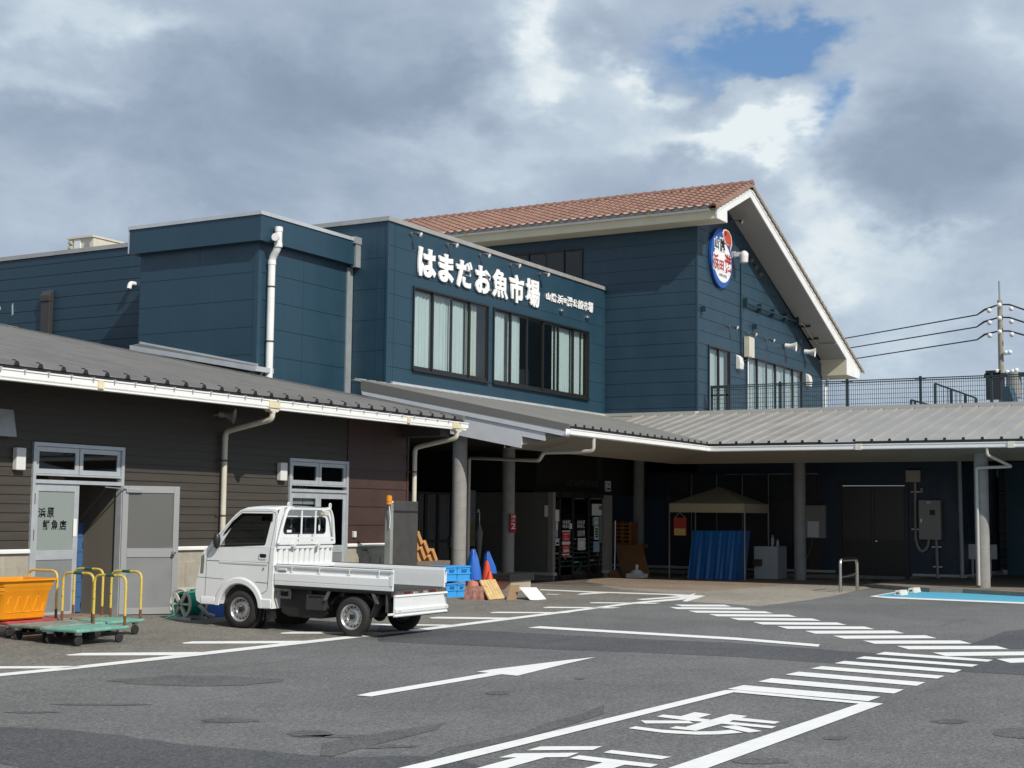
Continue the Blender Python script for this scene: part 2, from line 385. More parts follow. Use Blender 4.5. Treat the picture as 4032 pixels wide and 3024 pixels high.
# older, paler surfacing in front of the shops, worn concrete and rust-stained strip by the entrance
zc = Z(2500, 2050, 3.687); z2 = Z(2000, 2250, 1.0886); z3 = Z(1900, 2250, 2.212); zl = Z(0, 2540, 1.4747); zb = Z(0, 2650, 1.3012); zr = Z(3500, 2420, 4.158)
edge = [(-60, 2667), (283, 2633), (700, 2581), (1390, 2511), (1640, 2479), (1900, 2448), (2300, 2398), (2690, 2365)]
ap = [onG(p) for p in edge] + [onG(p) for p in ((2716, 2353), (2780, 2348), (2600, 2300), (2420, 2284))] + [Vector((33.5, 19.5, 0)), Vector((20, 19.5, 0)), Vector((8, 17, 0))]
sheet([ap], 'shop_apron', A_APRON, .002)
sheet([wob([onG(p) for p in ((2440, 2322), (2780, 2347), (2716, 2357), (2690, 2368), (2850, 2378), (2990, 2388), (3120, 2372), (3260, 2350), (3420, 2318), (3440, 2296), (3150, 2296), (2900, 2290), (2500, 2268), (2280, 2290))], 3, .05)], 'concrete_apron', A_CONC, .003)
sheet([wob([onG(p) for p in ((2300, 2292), (2450, 2312), (2780, 2328), (3000, 2312), (3140, 2300), (3440, 2298), (3440, 2275), (2900, 2262), (2500, 2250), (2330, 2274))], 3, .06)], 'rusty_strip', A_RUST, .005)
# darker strip of asphalt across the yard, and its neighbour at the right
sheet([wob([onG(p) for p in (z3(-900, 470), z3(0, 515), z3(850, 563), z3(1800, 607), z3(2212, 622), (3500, 2578), (3800, 2590), (4150, 2600), (4150, 2668), (3800, 2645), (3500, 2625), z3(2212, 745), z3(1300, 705), z3(600, 678), z3(0, 655), z3(-900, 610))], 2, .05)], 'asphalt_strip', A_DARK, .0022)
sheet([wob([onG(p) for p in (zr(1350, 465), zr(1900, 280), zr(2350, 225), zr(2700, 220), zr(2700, 560), zr(1950, 560), zr(1300, 500))], 2, .04)], 'asphalt_patch', A_DARK, .0031)
sheet([wob([onG(p) for p in (zb(-200, 268), zb(300, 292), zb(640, 320), zb(900, 365), zb(1400, 405), zb(1700, 432), zb(2212, 425), zb(2600, 500), zb(1800, 620), zb(600, 620), zb(100, 480), zb(-200, 440))], 3, .03)], 'asphalt_patch', A_DARK, .0026)
stains = [ell(780, 2682, 380, 22), ell(1222, 2891, 100, 16), ell(890, 2838, 150, 14, 16, .5), ell(3290, 2907, 55, 9), ell(3740, 2842, 80, 10), ell(4020, 2886, 120, 26), ell(2990, 2998, 130, 14), ell(1960, 2730, 55, 9), ell(2280, 2672, 28, 5), ell(1390, 2900, 260, 9, 16, .5), ell(1480, 2940, 200, 9, 16, .5), ell(420, 2775, 250, 4, 14, .4), ell(130, 2805, 150, 5, 14, .4)]
sheet(stains[:1], 'oil_stain', A_STAIN, .0035)
for s_ in stains[1:]: sheet([s_], 'oil_stain', A_STAIN, .0036)
sheet([[zb(1650, 362), zb(2050, 290), zb(2212, 270), zb(2280, 255), zb(2240, 290), zb(2100, 325), zb(1800, 400), zb(1700, 430), zb(1640, 425)]], 'oil_stain', A_STAIN, .0037)
za = Z(1700, 2880, 2.212)
sheet([[za(-60, 230), za(120, 150), za(420, 95), za(800, 10), za(1000, -70), za(1300, -150), za(1500, -230), za(1500, -150), za(1150, -40), za(760, 70), za(420, 150), za(100, 240), za(-60, 290)]], 'wet_streak', A_STAIN, .0039)
# ---- painted lines
lines = []
lines.append([(-80, 2672), (283, 2637), (700, 2592), (1150, 2541), (1400, 2513), (1640, 2487), (1900, 2455), (2300, 2404), (2500, 2378), (2690, 2362), (2720, 2352), (2778, 2348), (2720, 2350), (2716, 2340)][:11] + [(2740, 2336), (2700, 2347), (2670, 2356), (2500, 2372), (2300, 2397), (1900, 2446), (1640, 2478), (1400, 2503), (1150, 2530), (700, 2580), (283, 2626), (-80, 2661)])
lines.append([z3(500, 157), z3(1000, 178), z3(1700, 200), z3(1942, 214), z3(1780, 265), z3(1740, 262), z3(1800, 225), z3(1600, 206), z3(1000, 187), z3(500, 166)])
lines.append([z3(1338, 245), z3(1790, 211), z3(1830, 221), z3(1400, 252)])
lines.append([z3(818, 202), z3(880, 190), z3(1020, 182), z3(1090, 190), z3(860, 204)])
lines.append([z3(555, 198), z3(690, 201), z3(640, 205), z3(560, 203)])
for a in ([z3(928, 274), z3(990, 271), z3(1560, 277), z3(1500, 284), z3(940, 279)], [z3(525, 315), z3(580, 310), z3(1210, 315), z3(1130, 323), z3(540, 320)], [z3(62, 360), z3(130, 354), z3(790, 358), z3(700, 367), z3(80, 365)],
          [(1690, 2433), (1725, 2430), (2050, 2434), (2000, 2440), (1700, 2437)], [(1395, 2459), (1450, 2457), (1810, 2461), (1760, 2465), (1400, 2463)],
          [(1102, 2493.5), (1150, 2489), (1500, 2491), (1500, 2496), (1110, 2497)], [zl(380, 60), zl(480, 49), zl(1195, 43), zl(1060, 62), zl(400, 64)], [zl(-300, 126), zl(490, 124), zl(380, 137), zl(-300, 140)], [(715, 2533), (760, 2527), (1260, 2524), (1190, 2534), (725, 2536)]):
    lines.append(a)
for i, a in enumerate(lines): sheet([a], 'parking_line', PAINT, .0052 + .0009 * (i % 3))
cw = [(2656, 2379.5, 2881, 2390.4)]
L1 = [(715, 143), (692, 154), (772, 169), (860, 184), (950, 200), (1050, 218), (1155, 236), (1272, 256), (1393, 277), (1522, 298), (1665, 321), (1820, 349), (2094, 377)]
R1 = [(960, 152), (1042, 165), (1137, 181), (1238, 196), (1342, 213), (1452, 231), (1572, 249), (1700, 267), (1838, 288), (1988, 311), (2147, 335), (2330, 360), (2420, 384)]
for (a, b), (c, d) in zip(L1, R1):
    th = 8.2 + (b - 143) * .036; dx = 32 + (b - 143) * .12
    sheet([[z2(a, b), z2(c - dx, d - th), z2(c, d), z2(a + dx, b + th)]], 'crosswalk_stripe', PAINT, .0055)
for q in ([(1575, 357), (1615, 347), (2080, 381), (2056, 389)], [(1490, 375), (1528, 366), (2017, 402), (1988, 411)], [(1398, 396), (1442, 386), (1946, 424), (1914, 437)], [(1298, 419), (1345, 408), (1872, 450), (1840, 462)],
          [(1188, 445), (1245, 432), (1789, 478), (1752, 493)], [(1072, 475), (1130, 460), (1697, 509), (1655, 526)], [(940, 507), (1010, 490), (1597, 540), (1545, 559)]):
    sheet([[z2(*p) for p in q]], 'crosswalk_stripe', PAINT, .0068)
sheet([[z2(930, 512), z2(985, 512), z2(1530, 562), z2(1609, 570), z2(868, 843), z2(578, 950), z2(384, 950), z2(700, 843), z2(1290, 643), z2(1505, 570), z2(968, 521), z2(0, 763), z2(-900, 988), z2(-900, 951), z2(0, 735)]], 'walkway_border', PAINT, .0075)
sheet([[(2078, 2473), (2126, 2467), (2900, 2512), (3229, 2539), (3221, 2548), (2900, 2521.5)]], 'centre_line', PAINT, .006)
zw = Z(1350, 2550, 2.1067)
sheet([[zw(113, 401), zw(230, 376), zw(1210, 213), zw(1108, 205), zw(1220, 187), zw(1860, 107), zw(2100, 82), zw(1870, 133), zw(1448, 237), zw(1318, 225), zw(235, 410)]], 'road_arrow', PAINT, .006)
zk = Z(2400, 2760, 2.765)
hok = [[(515, 178), (580, 155), (778, 173), (928, 128), (1108, 152), (968, 194), (1105, 212), (1318, 150), (1502, 171), (1440, 190), (1856, 234), (1795, 256), (1345, 216), (1305, 234), (1818, 284), (1762, 306), (1218, 255), (1065, 296), (940, 332), (650, 304), (725, 283), (825, 291), (1015, 234), (870, 222)],
       [(338, 219), (860, 222), (918, 251), (388, 252)], [(1215, 287), (1370, 272), (1660, 336), (1518, 352)], [(205, 305), (282, 283), (560, 320), (900, 340), (1130, 338), (1330, 322), (1456, 352), (1200, 371), (960, 375), (600, 356)]]
for h in hok: sheet([[zk(*p) for p in h]], 'road_lettering', PAINT, .0058)
gyo = [[(830, 171), (945, 137), (1486, 135), (1400, 168)], [(585, 235), (715, 198), (1283, 192), (1180, 230), (990, 232), (680, 319), (300, 430), (40, 430), (420, 319), (740, 232)], [(1495, 190), (1565, 168), (2086, 228), (2000, 249)],
       [(1200, 240), (1285, 214), (1973, 295), (1905, 319), (1680, 297), (1600, 322), (1200, 450), (900, 450), (1360, 318), (1490, 277)]]
for h in gyo: sheet([[za(*p) for p in h]], 'road_lettering', PAINT, .0058)
# blue bay for disabled drivers at the right, with its white border
zq = Z(3000, 1700, 2.1434); zq2 = Z(3500, 2000, 4.1466)
sheet([[zq(905, 1392), zq(1100, 1358), zq(1300, 1330), zq(1500, 1338), zq2(900, 1377), zq2(2206, 1440), (4150, 2352), (4150, 2378), zq2(2206, 1545)]], 'blue_bay', PBLUE, .004)
sheet([[zq(905, 1392), zq(1120, 1355), zq(1140, 1358), zq(960, 1388), zq2(0, 1455), zq2(2206, 1545), (4150, 2377), (4150, 2382), zq2(2206, 1570), zq2(0, 1478)]], 'bay_line', PAINT, .0062)
# ================================================================== SHARED BUILDING PARTS
WHITE = mat('white_trim', (.80, .80, .78), .45, var=.05, vs=2)
CREAM = mat('cream_pvc', (.62, .58, .47), .4, var=.06, vs=4)
GUTW = mat('gutter_white', (.84, .84, .82), .35, var=.03)
ALU = mat('silver_aluminium', (.52, .55, .57), .38, metal=.35, var=.05, vs=5)
ALUG = mat('grey_door_panel', (.21, .22, .225), .45, var=.04)
DARKF = mat('bronze_frame', (.018, .018, .018), .35)
BLACK = mat('black_plastic', (.015, .015, .016), .5)
STEEL = mat('steel', (.55, .56, .57), .3, metal=.9)
CHROME = mat('polished_steel', (.72, .72, .70), .12, metal=1.)
GLASS = glass('window_glass'); GLASSD = glass('dark_window_glass', (.35, .38, .38), 1.2)
ROOM = mat('dark_interior', (.035, .034, .032), .8)
RIB = mat('roof_ribbed_grey', (.19, .185, .175), .5, var=.12, vs=1.6, bump=.05, stretch=(3, .5, 1))
TAPE = mat('yellowed_joint', (.70, .63, .42), .5, var=.1)
def rects(u0, u1, zs, holes):
    """the cells of a wall left between its openings"""
    us = sorted({u0, u1, *[h[0] for h in holes], *[h[1] for h in holes]}); zz = sorted({*zs, *[h[2] for h in holes], *[h[3] for h in holes]})
    us = [u for u in us if u0 <= u <= u1]; zz = [z for z in zz if zs[0] <= z <= zs[-1]]
    for a, b in zip(us, us[1:]):
        for c, d in zip(zz, zz[1:]):
            if not any(h[0] - 1e-6 <= (a + b) / 2 <= h[1] + 1e-6 and h[2] - 1e-6 <= (c + d) / 2 <= h[3] + 1e-6 for h in holes): yield a, b, c, d
def wallpt(ax, k, u, w, z): return (u, k + w, z) if ax == 'Y' else (k + w, u, z)    # w grows into the building
def siding(mb, ax, k, u0, u1, zs, holes=(), groove=.012, depth=.014, lap=0., joints=()):
    """boards with a real shadow gap between courses (or lapped boards)"""
    for i, (a, b) in enumerate(zip(zs, zs[1:])):
        for r in rects(u0, u1, [a, b], holes):
            c, d = r[2], r[3]; top = d - groove if abs(d - b) < 1e-6 and not lap else d
            w0 = -lap * (b - c) / (b - a) if lap else 0.; w1 = -lap * (b - d) / (b - a) if lap else 0.
            mb.quad(wallpt(ax, k, r[0], w0, c), wallpt(ax, k, r[1], w0, c), wallpt(ax, k, r[1], w1, top), wallpt(ax, k, r[0], w1, top))
            if lap and abs(c - a) < 1e-6: mb.quad(wallpt(ax, k, r[0], w0, c), wallpt(ax, k, r[1], w0, c), wallpt(ax, k, r[1], 0, c), wallpt(ax, k, r[0], 0, c))
            if top < d:
                mb.quad(wallpt(ax, k, r[0], depth, top), wallpt(ax, k, r[1], depth, top), wallpt(ax, k, r[1], depth, d), wallpt(ax, k, r[0], depth, d))
                for q in (top, d): mb.quad(wallpt(ax, k, r[0], 0, q), wallpt(ax, k, r[1], 0, q), wallpt(ax, k, r[1], depth, q), wallpt(ax, k, r[0], depth, q))
def wbox(mb, ax, k, u0, u1, w0, w1, z0, z1):
    if ax == 'Y': mb.box(u0, u1, k + w0, k + w1, z0, z1)
    else: mb.box(k + w0, k + w1, u0, u1, z0, z1)
def frame(mb, ax, k, u0, u1, z0, z1, t, w0, w1, tb=None, tt=None):
    tb = t if tb is None else tb; tt = t if tt is None else tt
    wbox(mb, ax, k, u0, u0 + t, w0, w1, z0, z1); wbox(mb, ax, k, u1 - t, u1, w0, w1, z0, z1)
    wbox(mb, ax, k, u0 + t, u1 - t, w0, w1, z0, z0 + tb); wbox(mb, ax, k, u0 + t, u1 - t, w0, w1, z1 - tt, z1)
def recess(mb, ax, k, u0, u1, z0, z1, d):      # the room behind an opening: five dark faces
    P = lambda u, w, z: wallpt(ax, k, u, w, z)
    mb.quad(P(u0, d, z0), P(u1, d, z0), P(u1, d, z1), P(u0, d, z1))
    for a in (u0, u1): mb.quad(P(a, 0, z0), P(a, d, z0), P(a, d, z1), P(a, 0, z1))
    for a in (z0, z1): mb.quad(P(u0, 0, a), P(u1, 0, a), P(u1, d, a), P(u0, d, a))
def pipe_path(pts, r, n=5):                   # a polyline with its corners rounded by r
    pts = [Vector(p) for p in pts]; o = [pts[0]]
    for a, b, c in zip(pts, pts[1:], pts[2:]):
        d0 = (a - b); d1 = (c - b); q = min(r, d0.length * .45, d1.length * .45); p0 = b + d0.normalized() * q; p1 = b + d1.normalized() * q
        for i in range(n + 1):
            t = i / n; o.append(p0 * (1 - t) ** 2 + b * 2 * t * (1 - t) + p1 * t * t)
    return o + [pts[-1]]
def gutter(mb, p0, p1, out, h=.13, w=.13):     # box gutter with a rolled lip, along p0 -> p1; out points away from the eave
    p0, p1, out = Vector(p0), Vector(p1), Vector(out).normalized(); d = p1 - p0; up = Vector((0, 0, 1))
    prof = [(0, h), (0, 0), (w * .75, 0), (w, .018), (w, h * .82), (w + .014, h * .84), (w + .014, h), (w - .01, h), (w - .01, .025), (.012, .02), (.012, h)]
    mb.prism([p0 + out * a + up * b for a, b in prof], d)
# ================================================================== THE BROWN SHOP
YB = 16.46; ZB = .0825; YGUT = 15.30
BSID = mat('brown_lap_siding', (.058, .050, .041), .55, var=.10, vs=2.2, stretch=(.5, 1, 6), spec=.4)
RSID = mat('maroon_panel', (.062, .034, .028), .5, var=.08, vs=2)
PLIN = mat('beige_precast', (.36, .33, .265), .8, var=.08, vs=6, bump=.25, bs=90, streak=.15)
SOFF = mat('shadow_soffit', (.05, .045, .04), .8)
shop = thing('brown_shop', 'long low shop with brown lap siding, beige plinth and grey ribbed roof at the left', 'shop', (14, YB, ZB))
S = lambda *p: onY(p, YB)
XR = S(1605, 1690).x; XM = S(1366, 1900).x; XL = 4.
zsill0, zsill1 = S(696, 2166).z, S(696, 2152).z
d1 = (S(121, 1900).x, S(481, 1900).x, ZB, S(121, 1739).z); d2 = (S(1134, 1900).x, S(1366, 1900).x, ZB, S(1136, 1803).z)
ZTOP = 3.62
mb = MB(); nz = int((ZTOP - zsill1) / .1265); siding(mb, 'Y', YB, XL, XM - .02, [zsill1 + i * (ZTOP - zsill1) / nz for i in range(nz + 1)], [d1, d2], lap=.014)
mb.build('wall', BSID, shop, world=True)
mb = MB(); k = int((ZTOP - zsill1) / .315); siding(mb, 'Y', YB - .004, XM, XR, [zsill1 + i * (ZTOP - zsill1) / k for i in range(k + 1)], [d2], lap=.016)
mb.box(XM - .02, XM, YB - .03, YB + .02, zsill1, ZTOP); mb.box(XR - .03, XR + .03, YB - .03, YB + .1, .05, ZTOP)
mb.quad((XR, YB, 0), (XR, 31, 0), (XR, 31, 6.3), (XR, YB, 3.6))
mb.quad((XL, YB, 0), (XL, 31, 0), (XL, 31, 6.3), (XL, YB, 3.6)); mb.quad((XL, 31, 0), (XR, 31, 0), (XR, 31, 6.3), (XL, 31, 6.3))
mb.build('red_panelling', RSID, shop, world=True)['label'] = 'maroon panelled end bay'
mb = MB()
for a, b in ((XL, d1[0]), (d1[1], d2[0]), (d2[1], XR)):
    mb.box(a, b, YB - .005, YB + .2, -.05, zsill0)
    u = a + .12
    while u < b - .1:
        v = min(u + .30, b - .06); mb.prism([(u, YB - .005, ZB), (u + .02, YB - .035, ZB), (v - .02, YB - .035, ZB), (v, YB - .005, ZB)], (0, 0, zsill0 - ZB - .20)); u += .335
mb.build('plinth', PLIN, shop, world=True)
mb = MB()
for a, b in ((XL, d1[0] - .002), (d1[1] + .002, d2[0] - .002), (d2[1] + .002, XR)): mb.prism([(a, YB, zsill0), (a, YB - .05, zsill0), (a, YB - .05, zsill1 - .02), (a, YB - .03, zsill1), (a, YB, zsill1)], (b - a, 0, 0))
mb.build('sill_band', WHITE, shop, world=True)
# --- roof: folded metal sheet with ribs, eave to ridge
SLP = .195; XRK = 24.87; ze = onY((1826, 1650), 15.36).z - .02
def roof_z(y): return ze + SLP * (y - 15.36)
mb = MB(); prof = []; x = XRK - .08
ribs = []
x0 = 13.38 - .412 * 22
while x0 < XRK - .2: ribs.append(x0); x0 += .412
prof.append((XL - .5, 0))
for q in ribs: prof += [(q - .05, 0), (q - .022, .062), (q + .022, .062), (q + .05, 0)]
prof.append((XRK, 0))
YR = 30.0; ysec = [15.36 + i * (YR - 15.36) / 8 for i in range(9)]
vs = []; fs = []; n = len(prof)
for y in ysec: vs += [(a, y, roof_z(y) + b) for a, b in prof]
for i in range(len(ysec) - 1):
    for j in range(n - 1): fs.append((i * n + j, i * n + j + 1, (i + 1) * n + j + 1, (i + 1) * n + j))
mb.add(vs, fs); mb.build('roof', RIB, shop, world=True)
mb = MB()
for q in ribs: mb.prism([(q - .05, 15.352, roof_z(15.36)), (q - .022, 15.352, roof_z(15.36) + .062), (q + .022, 15.352, roof_z(15.36) + .062), (q + .05, 15.352, roof_z(15.36))], (0, .004, 0)); mb.obox((q, 15.41, roof_z(15.36) + .078), (.02, 0, 0), (0, .02, .004), (0, 0, .008))
mb.box(XL, XRK - .02, 15.37, 15.46, ze - .14, ze - .005); mb.build('rib_end', BLACK, shop, world=True)
mb = MB(); mb.bar((XRK - .04, 15.34, ze + .03), (XRK - .04, YR, roof_z(YR) + .03), .09, .10)
mb.prism([(XRK - .03, 15.36, ze), (XRK - .03, YR, roof_z(YR)), (XRK - .03, YR, roof_z(YR) - .25), (XRK - .03, 15.36, ze - .16)], (.03, 0, 0)); mb.box(XL, XRK, YR - .1, YR + .3, roof_z(YR) - .1, roof_z(YR) + .09)
mb.bar((XRK - .12, 28.6, roof_z(28.6) + .07), (XRK - .12, YR, roof_z(YR) + .07), .3, .05)
mb.build('rake_flashing', mat('roof_flashing', (.19, .185, .175), .5, var=.08), shop, world=True)
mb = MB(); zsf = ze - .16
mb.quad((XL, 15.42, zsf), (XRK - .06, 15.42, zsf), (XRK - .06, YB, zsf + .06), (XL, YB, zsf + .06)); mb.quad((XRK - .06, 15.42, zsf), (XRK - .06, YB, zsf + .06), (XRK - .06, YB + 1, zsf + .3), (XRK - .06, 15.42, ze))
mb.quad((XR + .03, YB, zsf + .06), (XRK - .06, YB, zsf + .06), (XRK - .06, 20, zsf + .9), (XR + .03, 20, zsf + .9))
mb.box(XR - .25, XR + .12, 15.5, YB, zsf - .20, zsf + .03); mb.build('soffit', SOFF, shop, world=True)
zg0 = onY((1840, 1690), YGUT).z; mb = MB(); gutter(mb, (XL, YGUT + .14, zg0), (onY((1846, 1670), YGUT).x, YGUT + .14, zg0), (0, -1, 0)); mb.box(XL, XRK + .02, YGUT + .01, YGUT + .14, zg0 - .028, zg0 - .002)
gt = mb.build('gutter', GUTW, shop, world=True)
ZINC = mat('zinc_bracket', (.42, .42, .42), .5)
for q in ribs[-32:]:
    mb = MB(); mb.box(q + .075, q + .105, YGUT - .021, YGUT + .1, zg0 + .118, zg0 + .142); mb.box(q + .080, q + .1, YGUT - .021, YGUT - .012, zg0 + .09, zg0 + .117); mb.build('gutter_bracket', ZINC, gt, world=True)
zt = Z(0, 1200, 2.011); zt2 = Z(900, 1300, 2.212)
for a, b in ((zt(778, 600), zt(822, 600)), (zt2(355, 620), zt2(445, 640)), (zt2(1558, 750), zt2(1582, 760)), (zt2(1952, 820), zt2(2018, 830))):
    mb = MB(); ua, ub = onY(a, YGUT).x, onY(b, YGUT).x; mb.box(ua, ub, YGUT - .017, YGUT + .13, zg0 - .006, zg0 + .10); mb.build('gutter_joint', TAPE, gt, world=True)
# --- downpipes with swan necks
for wp, op, bot in (((870, 1687), (1059, 1618), .10), ((1618, 1745), (1795, 1690), .10)):
    w = S(*wp); X = w.x; yo = YGUT + .05; r = .048; m1 = MB(); zz = zg0 - .02
    m1.tube(pipe_path([(X, yo, zz), (X, yo, zz - .17), (X, YB - .10, zz - .36), (X, YB - .10, bot)], .10), r, 14)
    m1.prism([(X - .17, yo - .05, zz + .02), (X + .17, yo - .05, zz + .02), (X + .08, yo - .05, zz - .05), (X - .08, yo - .05, zz - .05)], (0, .12, 0))
    for h in (zz - .08,): m1.cyl((X, yo, h), (X, yo, h + .05), r + .006, n=14)
    m1.cyl((X, YB - .10, zz - .50), (X, YB - .10, zz - .45), r + .005, n=14); dp = m1.build('downpipe', CREAM, shop, world=True, smooth=40)
    for h in (2.55, 1.62, .6):
        m1 = MB(); m1.cyl((X, YB - .10, h), (X, YB - .10, h + .03), r + .006, n=14); m1.box(X - .012, X + .012, YB - .06, YB, h, h + .03); m1.box(X - .10, X - .03, YB - .03, YB - .01, h + .005, h + .02)
        m1.build('pipe_clip', mat('rusty_clip', (.10, .075, .06), .6), dp, world=True)
# --- first doorway: fixed leaf at the left, right leaf swung out
def leaf(nm, parent, org, ud, w, z0, z1, fm, pm, gm, mid, zg, thick=.036, stile=.09):
    """a door leaf: frame in the plane org + u*ud, solid panel below, pane above"""
    ud = Vector(ud).normalized(); nd = Vector((0, 0, 1)).cross(ud)
    def bx(b, u0, u1, a, c, t=thick, off=0.):
        o = Vector(org) + ud * ((u0 + u1) / 2) + nd * off; o.z = (a + c) / 2; b.obox(o, ud * ((u1 - u0) / 2), nd * (t / 2), (0, 0, (c - a) / 2))
    b = MB(); bx(b, 0, stile, z0, z1); bx(b, w - stile, w, z0, z1); bx(b, stile, w - stile, z0, z0 + .10); bx(b, stile, w - stile, z1 - .11, z1); bx(b, stile, w - stile, mid - .07, mid + .07)
    o = b.build(nm, fm, parent, world=True, bevel=.004, seg=1)
    b = MB(); bx(b, stile, w - stile, z0 + .10, mid - .07, .012); b.build('panel', pm, o, world=True)
    b = MB(); bx(b, stile, w - stile, mid + .07, z1 - .11, .006); b.build('pane', gm, o, world=True)
    return o, bx
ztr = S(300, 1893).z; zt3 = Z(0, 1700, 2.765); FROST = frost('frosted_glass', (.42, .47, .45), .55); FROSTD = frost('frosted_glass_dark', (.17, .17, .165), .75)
for nm, d in (('shopfront', d1), ('shopfront', d2)):
    b = MB(); frame(b, 'Y', YB, d[0], d[1], ztr - .055, d[3], .055, -.045, .07); b.box(d[0], d[0] + .05, YB - .045, YB + .07, ZB, ztr - .055); b.box(d[1] - .05, d[1], YB - .045, YB + .07, ZB, ztr - .055); um = (d[0] + d[1]) / 2
    b.box(d[0] + .055, d[1] - .055, YB - .03, YB + .05, ztr + .06, ztr + .085)
    dr = b.build('door_frame', ALU, shop, world=True)
    for ua, ub in ((d[0] + .06, um - .008), (um + .008, d[1] - .06)):
        b = MB(); frame(b, 'Y', YB, ua, ub, ztr + .09, d[3] - .06, .07, -.012, .03); tw = b.build('transom_window', ALU, shop, world=True)
        b = MB(); b.box(ua + .07, ub - .07, YB + .005, YB + .011, ztr + .16, d[3] - .13); b.build('pane', GLASSD if d is d1 else GLASS, tw, world=True)
    b = MB(); recess(b, 'Y', YB, d[0] + .02, d[1] - .02, ZB - .02, d[3] - .02, 3.4); b.build('interior', ROOM if d is not d1 else mat('store_interior', (.16, .145, .12), .8), shop, world=True)
wl = (d1[1] - d1[0]) / 2 - .055
MIDZ = S(300, 2184).z
lf, bx = leaf('door', shop, (d1[0] + .052, YB + .0, 0), (1, 0, 0), wl + .02, ZB + .01, ztr - .06, ALU, ALUG, FROST, MIDZ, 0)
lf['label'] = 'closed aluminium leaf lettered in black brush strokes'
for yy in (1942, 2085): b = MB(); b.cyl((d1[0] + .052, YB - .035, S(120, yy).z - .16), (d1[0] + .052, YB - .035, S(120, yy).z + .0), .014); b.build('hinge', mat('hinge_dark', (.12, .12, .12), .4), lf, world=True)
b = MB(); q = S(290, 2112); b.box(q.x - .035, q.x + .035, YB - .024, YB - .019, q.z - .0, q.z + .26); b.build('notice', WHITE, lf, world=True)
# the open leaf hangs from the right jamb and is turned well out of the opening
hx = d1[1] - .03; tz = Vector((hx, YB - .05, 0)); best = None
for a in range(5, 120):
    q = tz + Vector((math.cos(math.radians(a)), -math.sin(math.radians(a)), 0)) * (wl + .02); v = RM.T @ (np.array([q.x, q.y, 1.2]) - np.array([0, 0, EYE])); px = CX + FPX * v[0] / v[2]
    if best is None or abs(px - 699) < best[0]: best = (abs(px - 699), a)
oa = math.radians(best[1]); ud = Vector((math.cos(oa), -math.sin(oa), 0))
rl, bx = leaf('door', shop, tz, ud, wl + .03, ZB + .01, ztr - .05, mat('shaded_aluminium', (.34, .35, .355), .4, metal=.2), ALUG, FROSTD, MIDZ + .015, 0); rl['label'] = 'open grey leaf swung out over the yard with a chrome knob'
nd = Vector((0, 0, 1)).cross(ud); kn = tz + ud * (wl - .045) - nd * .055; kn.z = MIDZ + .02
fz = -nd if (-nd).dot(Vector((-.6, -.8, 0))) > 0 else nd; kn = tz + ud * (wl - .045) + fz * .018; kn.z = MIDZ + .02
b = MB(); b.lathe(kn, fz, [(0, .032), (.008, .032), (.01, .013), (.04, .013), (.05, .026), (.07, .03), (.085, .022), (.09, .001)]); b.build('knob', CHROME, rl, world=True, smooth=40)
b = MB(); c = tz + ud * .05 + fz * .03; c.z = ztr - .13; b.bar(c, c + ud * .24 + Vector((0, 0, .0)), .03, .05); b.bar(c + Vector((0, 0, .03)), Vector((hx - .35, YB - .02, ztr - .08)), .015, .015); b.build('door_closer', STEEL, rl, world=True)
# brush lettering on the closed leaf
INK = mat('black_ink', (.006, .006, .006), .4)
zn = Z(0, 1700, 2.765)
def fit(ch, ax, k, u0, u1, z0, z1, m, parent, nm='lettering', depth=.004, off=0., w=0., shear=0.):
    """one character stretched to fill its box on a wall"""
    o = text(nm, ch, 1., m, None, (0, 0, 0), (1, 0, 0), (0, 1, 0), depth, off, shear=shear)
    vs = [v.co.copy() for v in o.data.vertices]
    if not vs: return o
    ax0, ax1 = min(v.x for v in vs), max(v.x for v in vs); ay0, ay1 = min(v.y for v in vs), max(v.y for v in vs)
    par = ROOTM[parent.name].inverted() if parent is not None else Matrix.Identity(4)
    for v in o.data.vertices:
        u = u0 + (v.co.x - ax0) / (ax1 - ax0) * (u1 - u0); z = z0 + (v.co.y - ay0) / (ay1 - ay0) * (z1 - z0)
        v.co = par @ Vector(wallpt(ax, k, u, w - v.co.z, z))
    o.data.update()
    if parent is not None: o.parent = parent; ROOTM[o.name] = ROOTM[parent.name]
    return o
for ch, x0, y0, x1, y1 in (('浜', 412, 830, 498, 935), ('原', 508, 825, 588, 933), ('鮮', 458, 958, 540, 1068), ('魚', 552, 958, 632, 1066), ('店', 642, 962, 722, 1070)):
    a, c = S(*zn(x0, y1)), S(*zn(x1, y0)); fit(ch, 'Y', YB, a.x, c.x, a.z, c.z, INK, lf, 'lettering', .001, .022, -.006)
# second doorway: both leaves shut
wl2 = (d2[1] - d2[0]) / 2 - .055
for i in (0, 1):
    lg, _ = leaf('door', shop, (d2[0] + .052 + i * (wl2 + .006), YB, 0), (1, 0, 0), wl2, ZB + .01, ztr - .06, ALU, ALUG, GLASSD if i else GLASS, MIDZ, 0, stile=.075)
b = MB(); b.box(d2[0] + .15, d2[0] + .5, YB + .05, YB + .06, S(1180, 1985).z, S(1180, 1955).z); b.box(d2[0] + .52, d2[0] + .85, YB + .05, YB + .06, S(1180, 1985).z, S(1180, 1955).z); b.build('paper_screen', mat('newsprint', (.5, .5, .47), .8, var=.1, vs=20), shop, world=True)
b = MB(); u0 = d2[0] + .35
for a in range(9): an = -1.2 + a * .3; b.bar((u0, YB + .06, 2.0), (u0 + .35 * math.sin(an), YB + .06, 2.0 + .28 * math.cos(an)), .006, .006)
b.build('dry_twigs', mat('dry_straw', (.30, .27, .2), .8), shop, world=True)
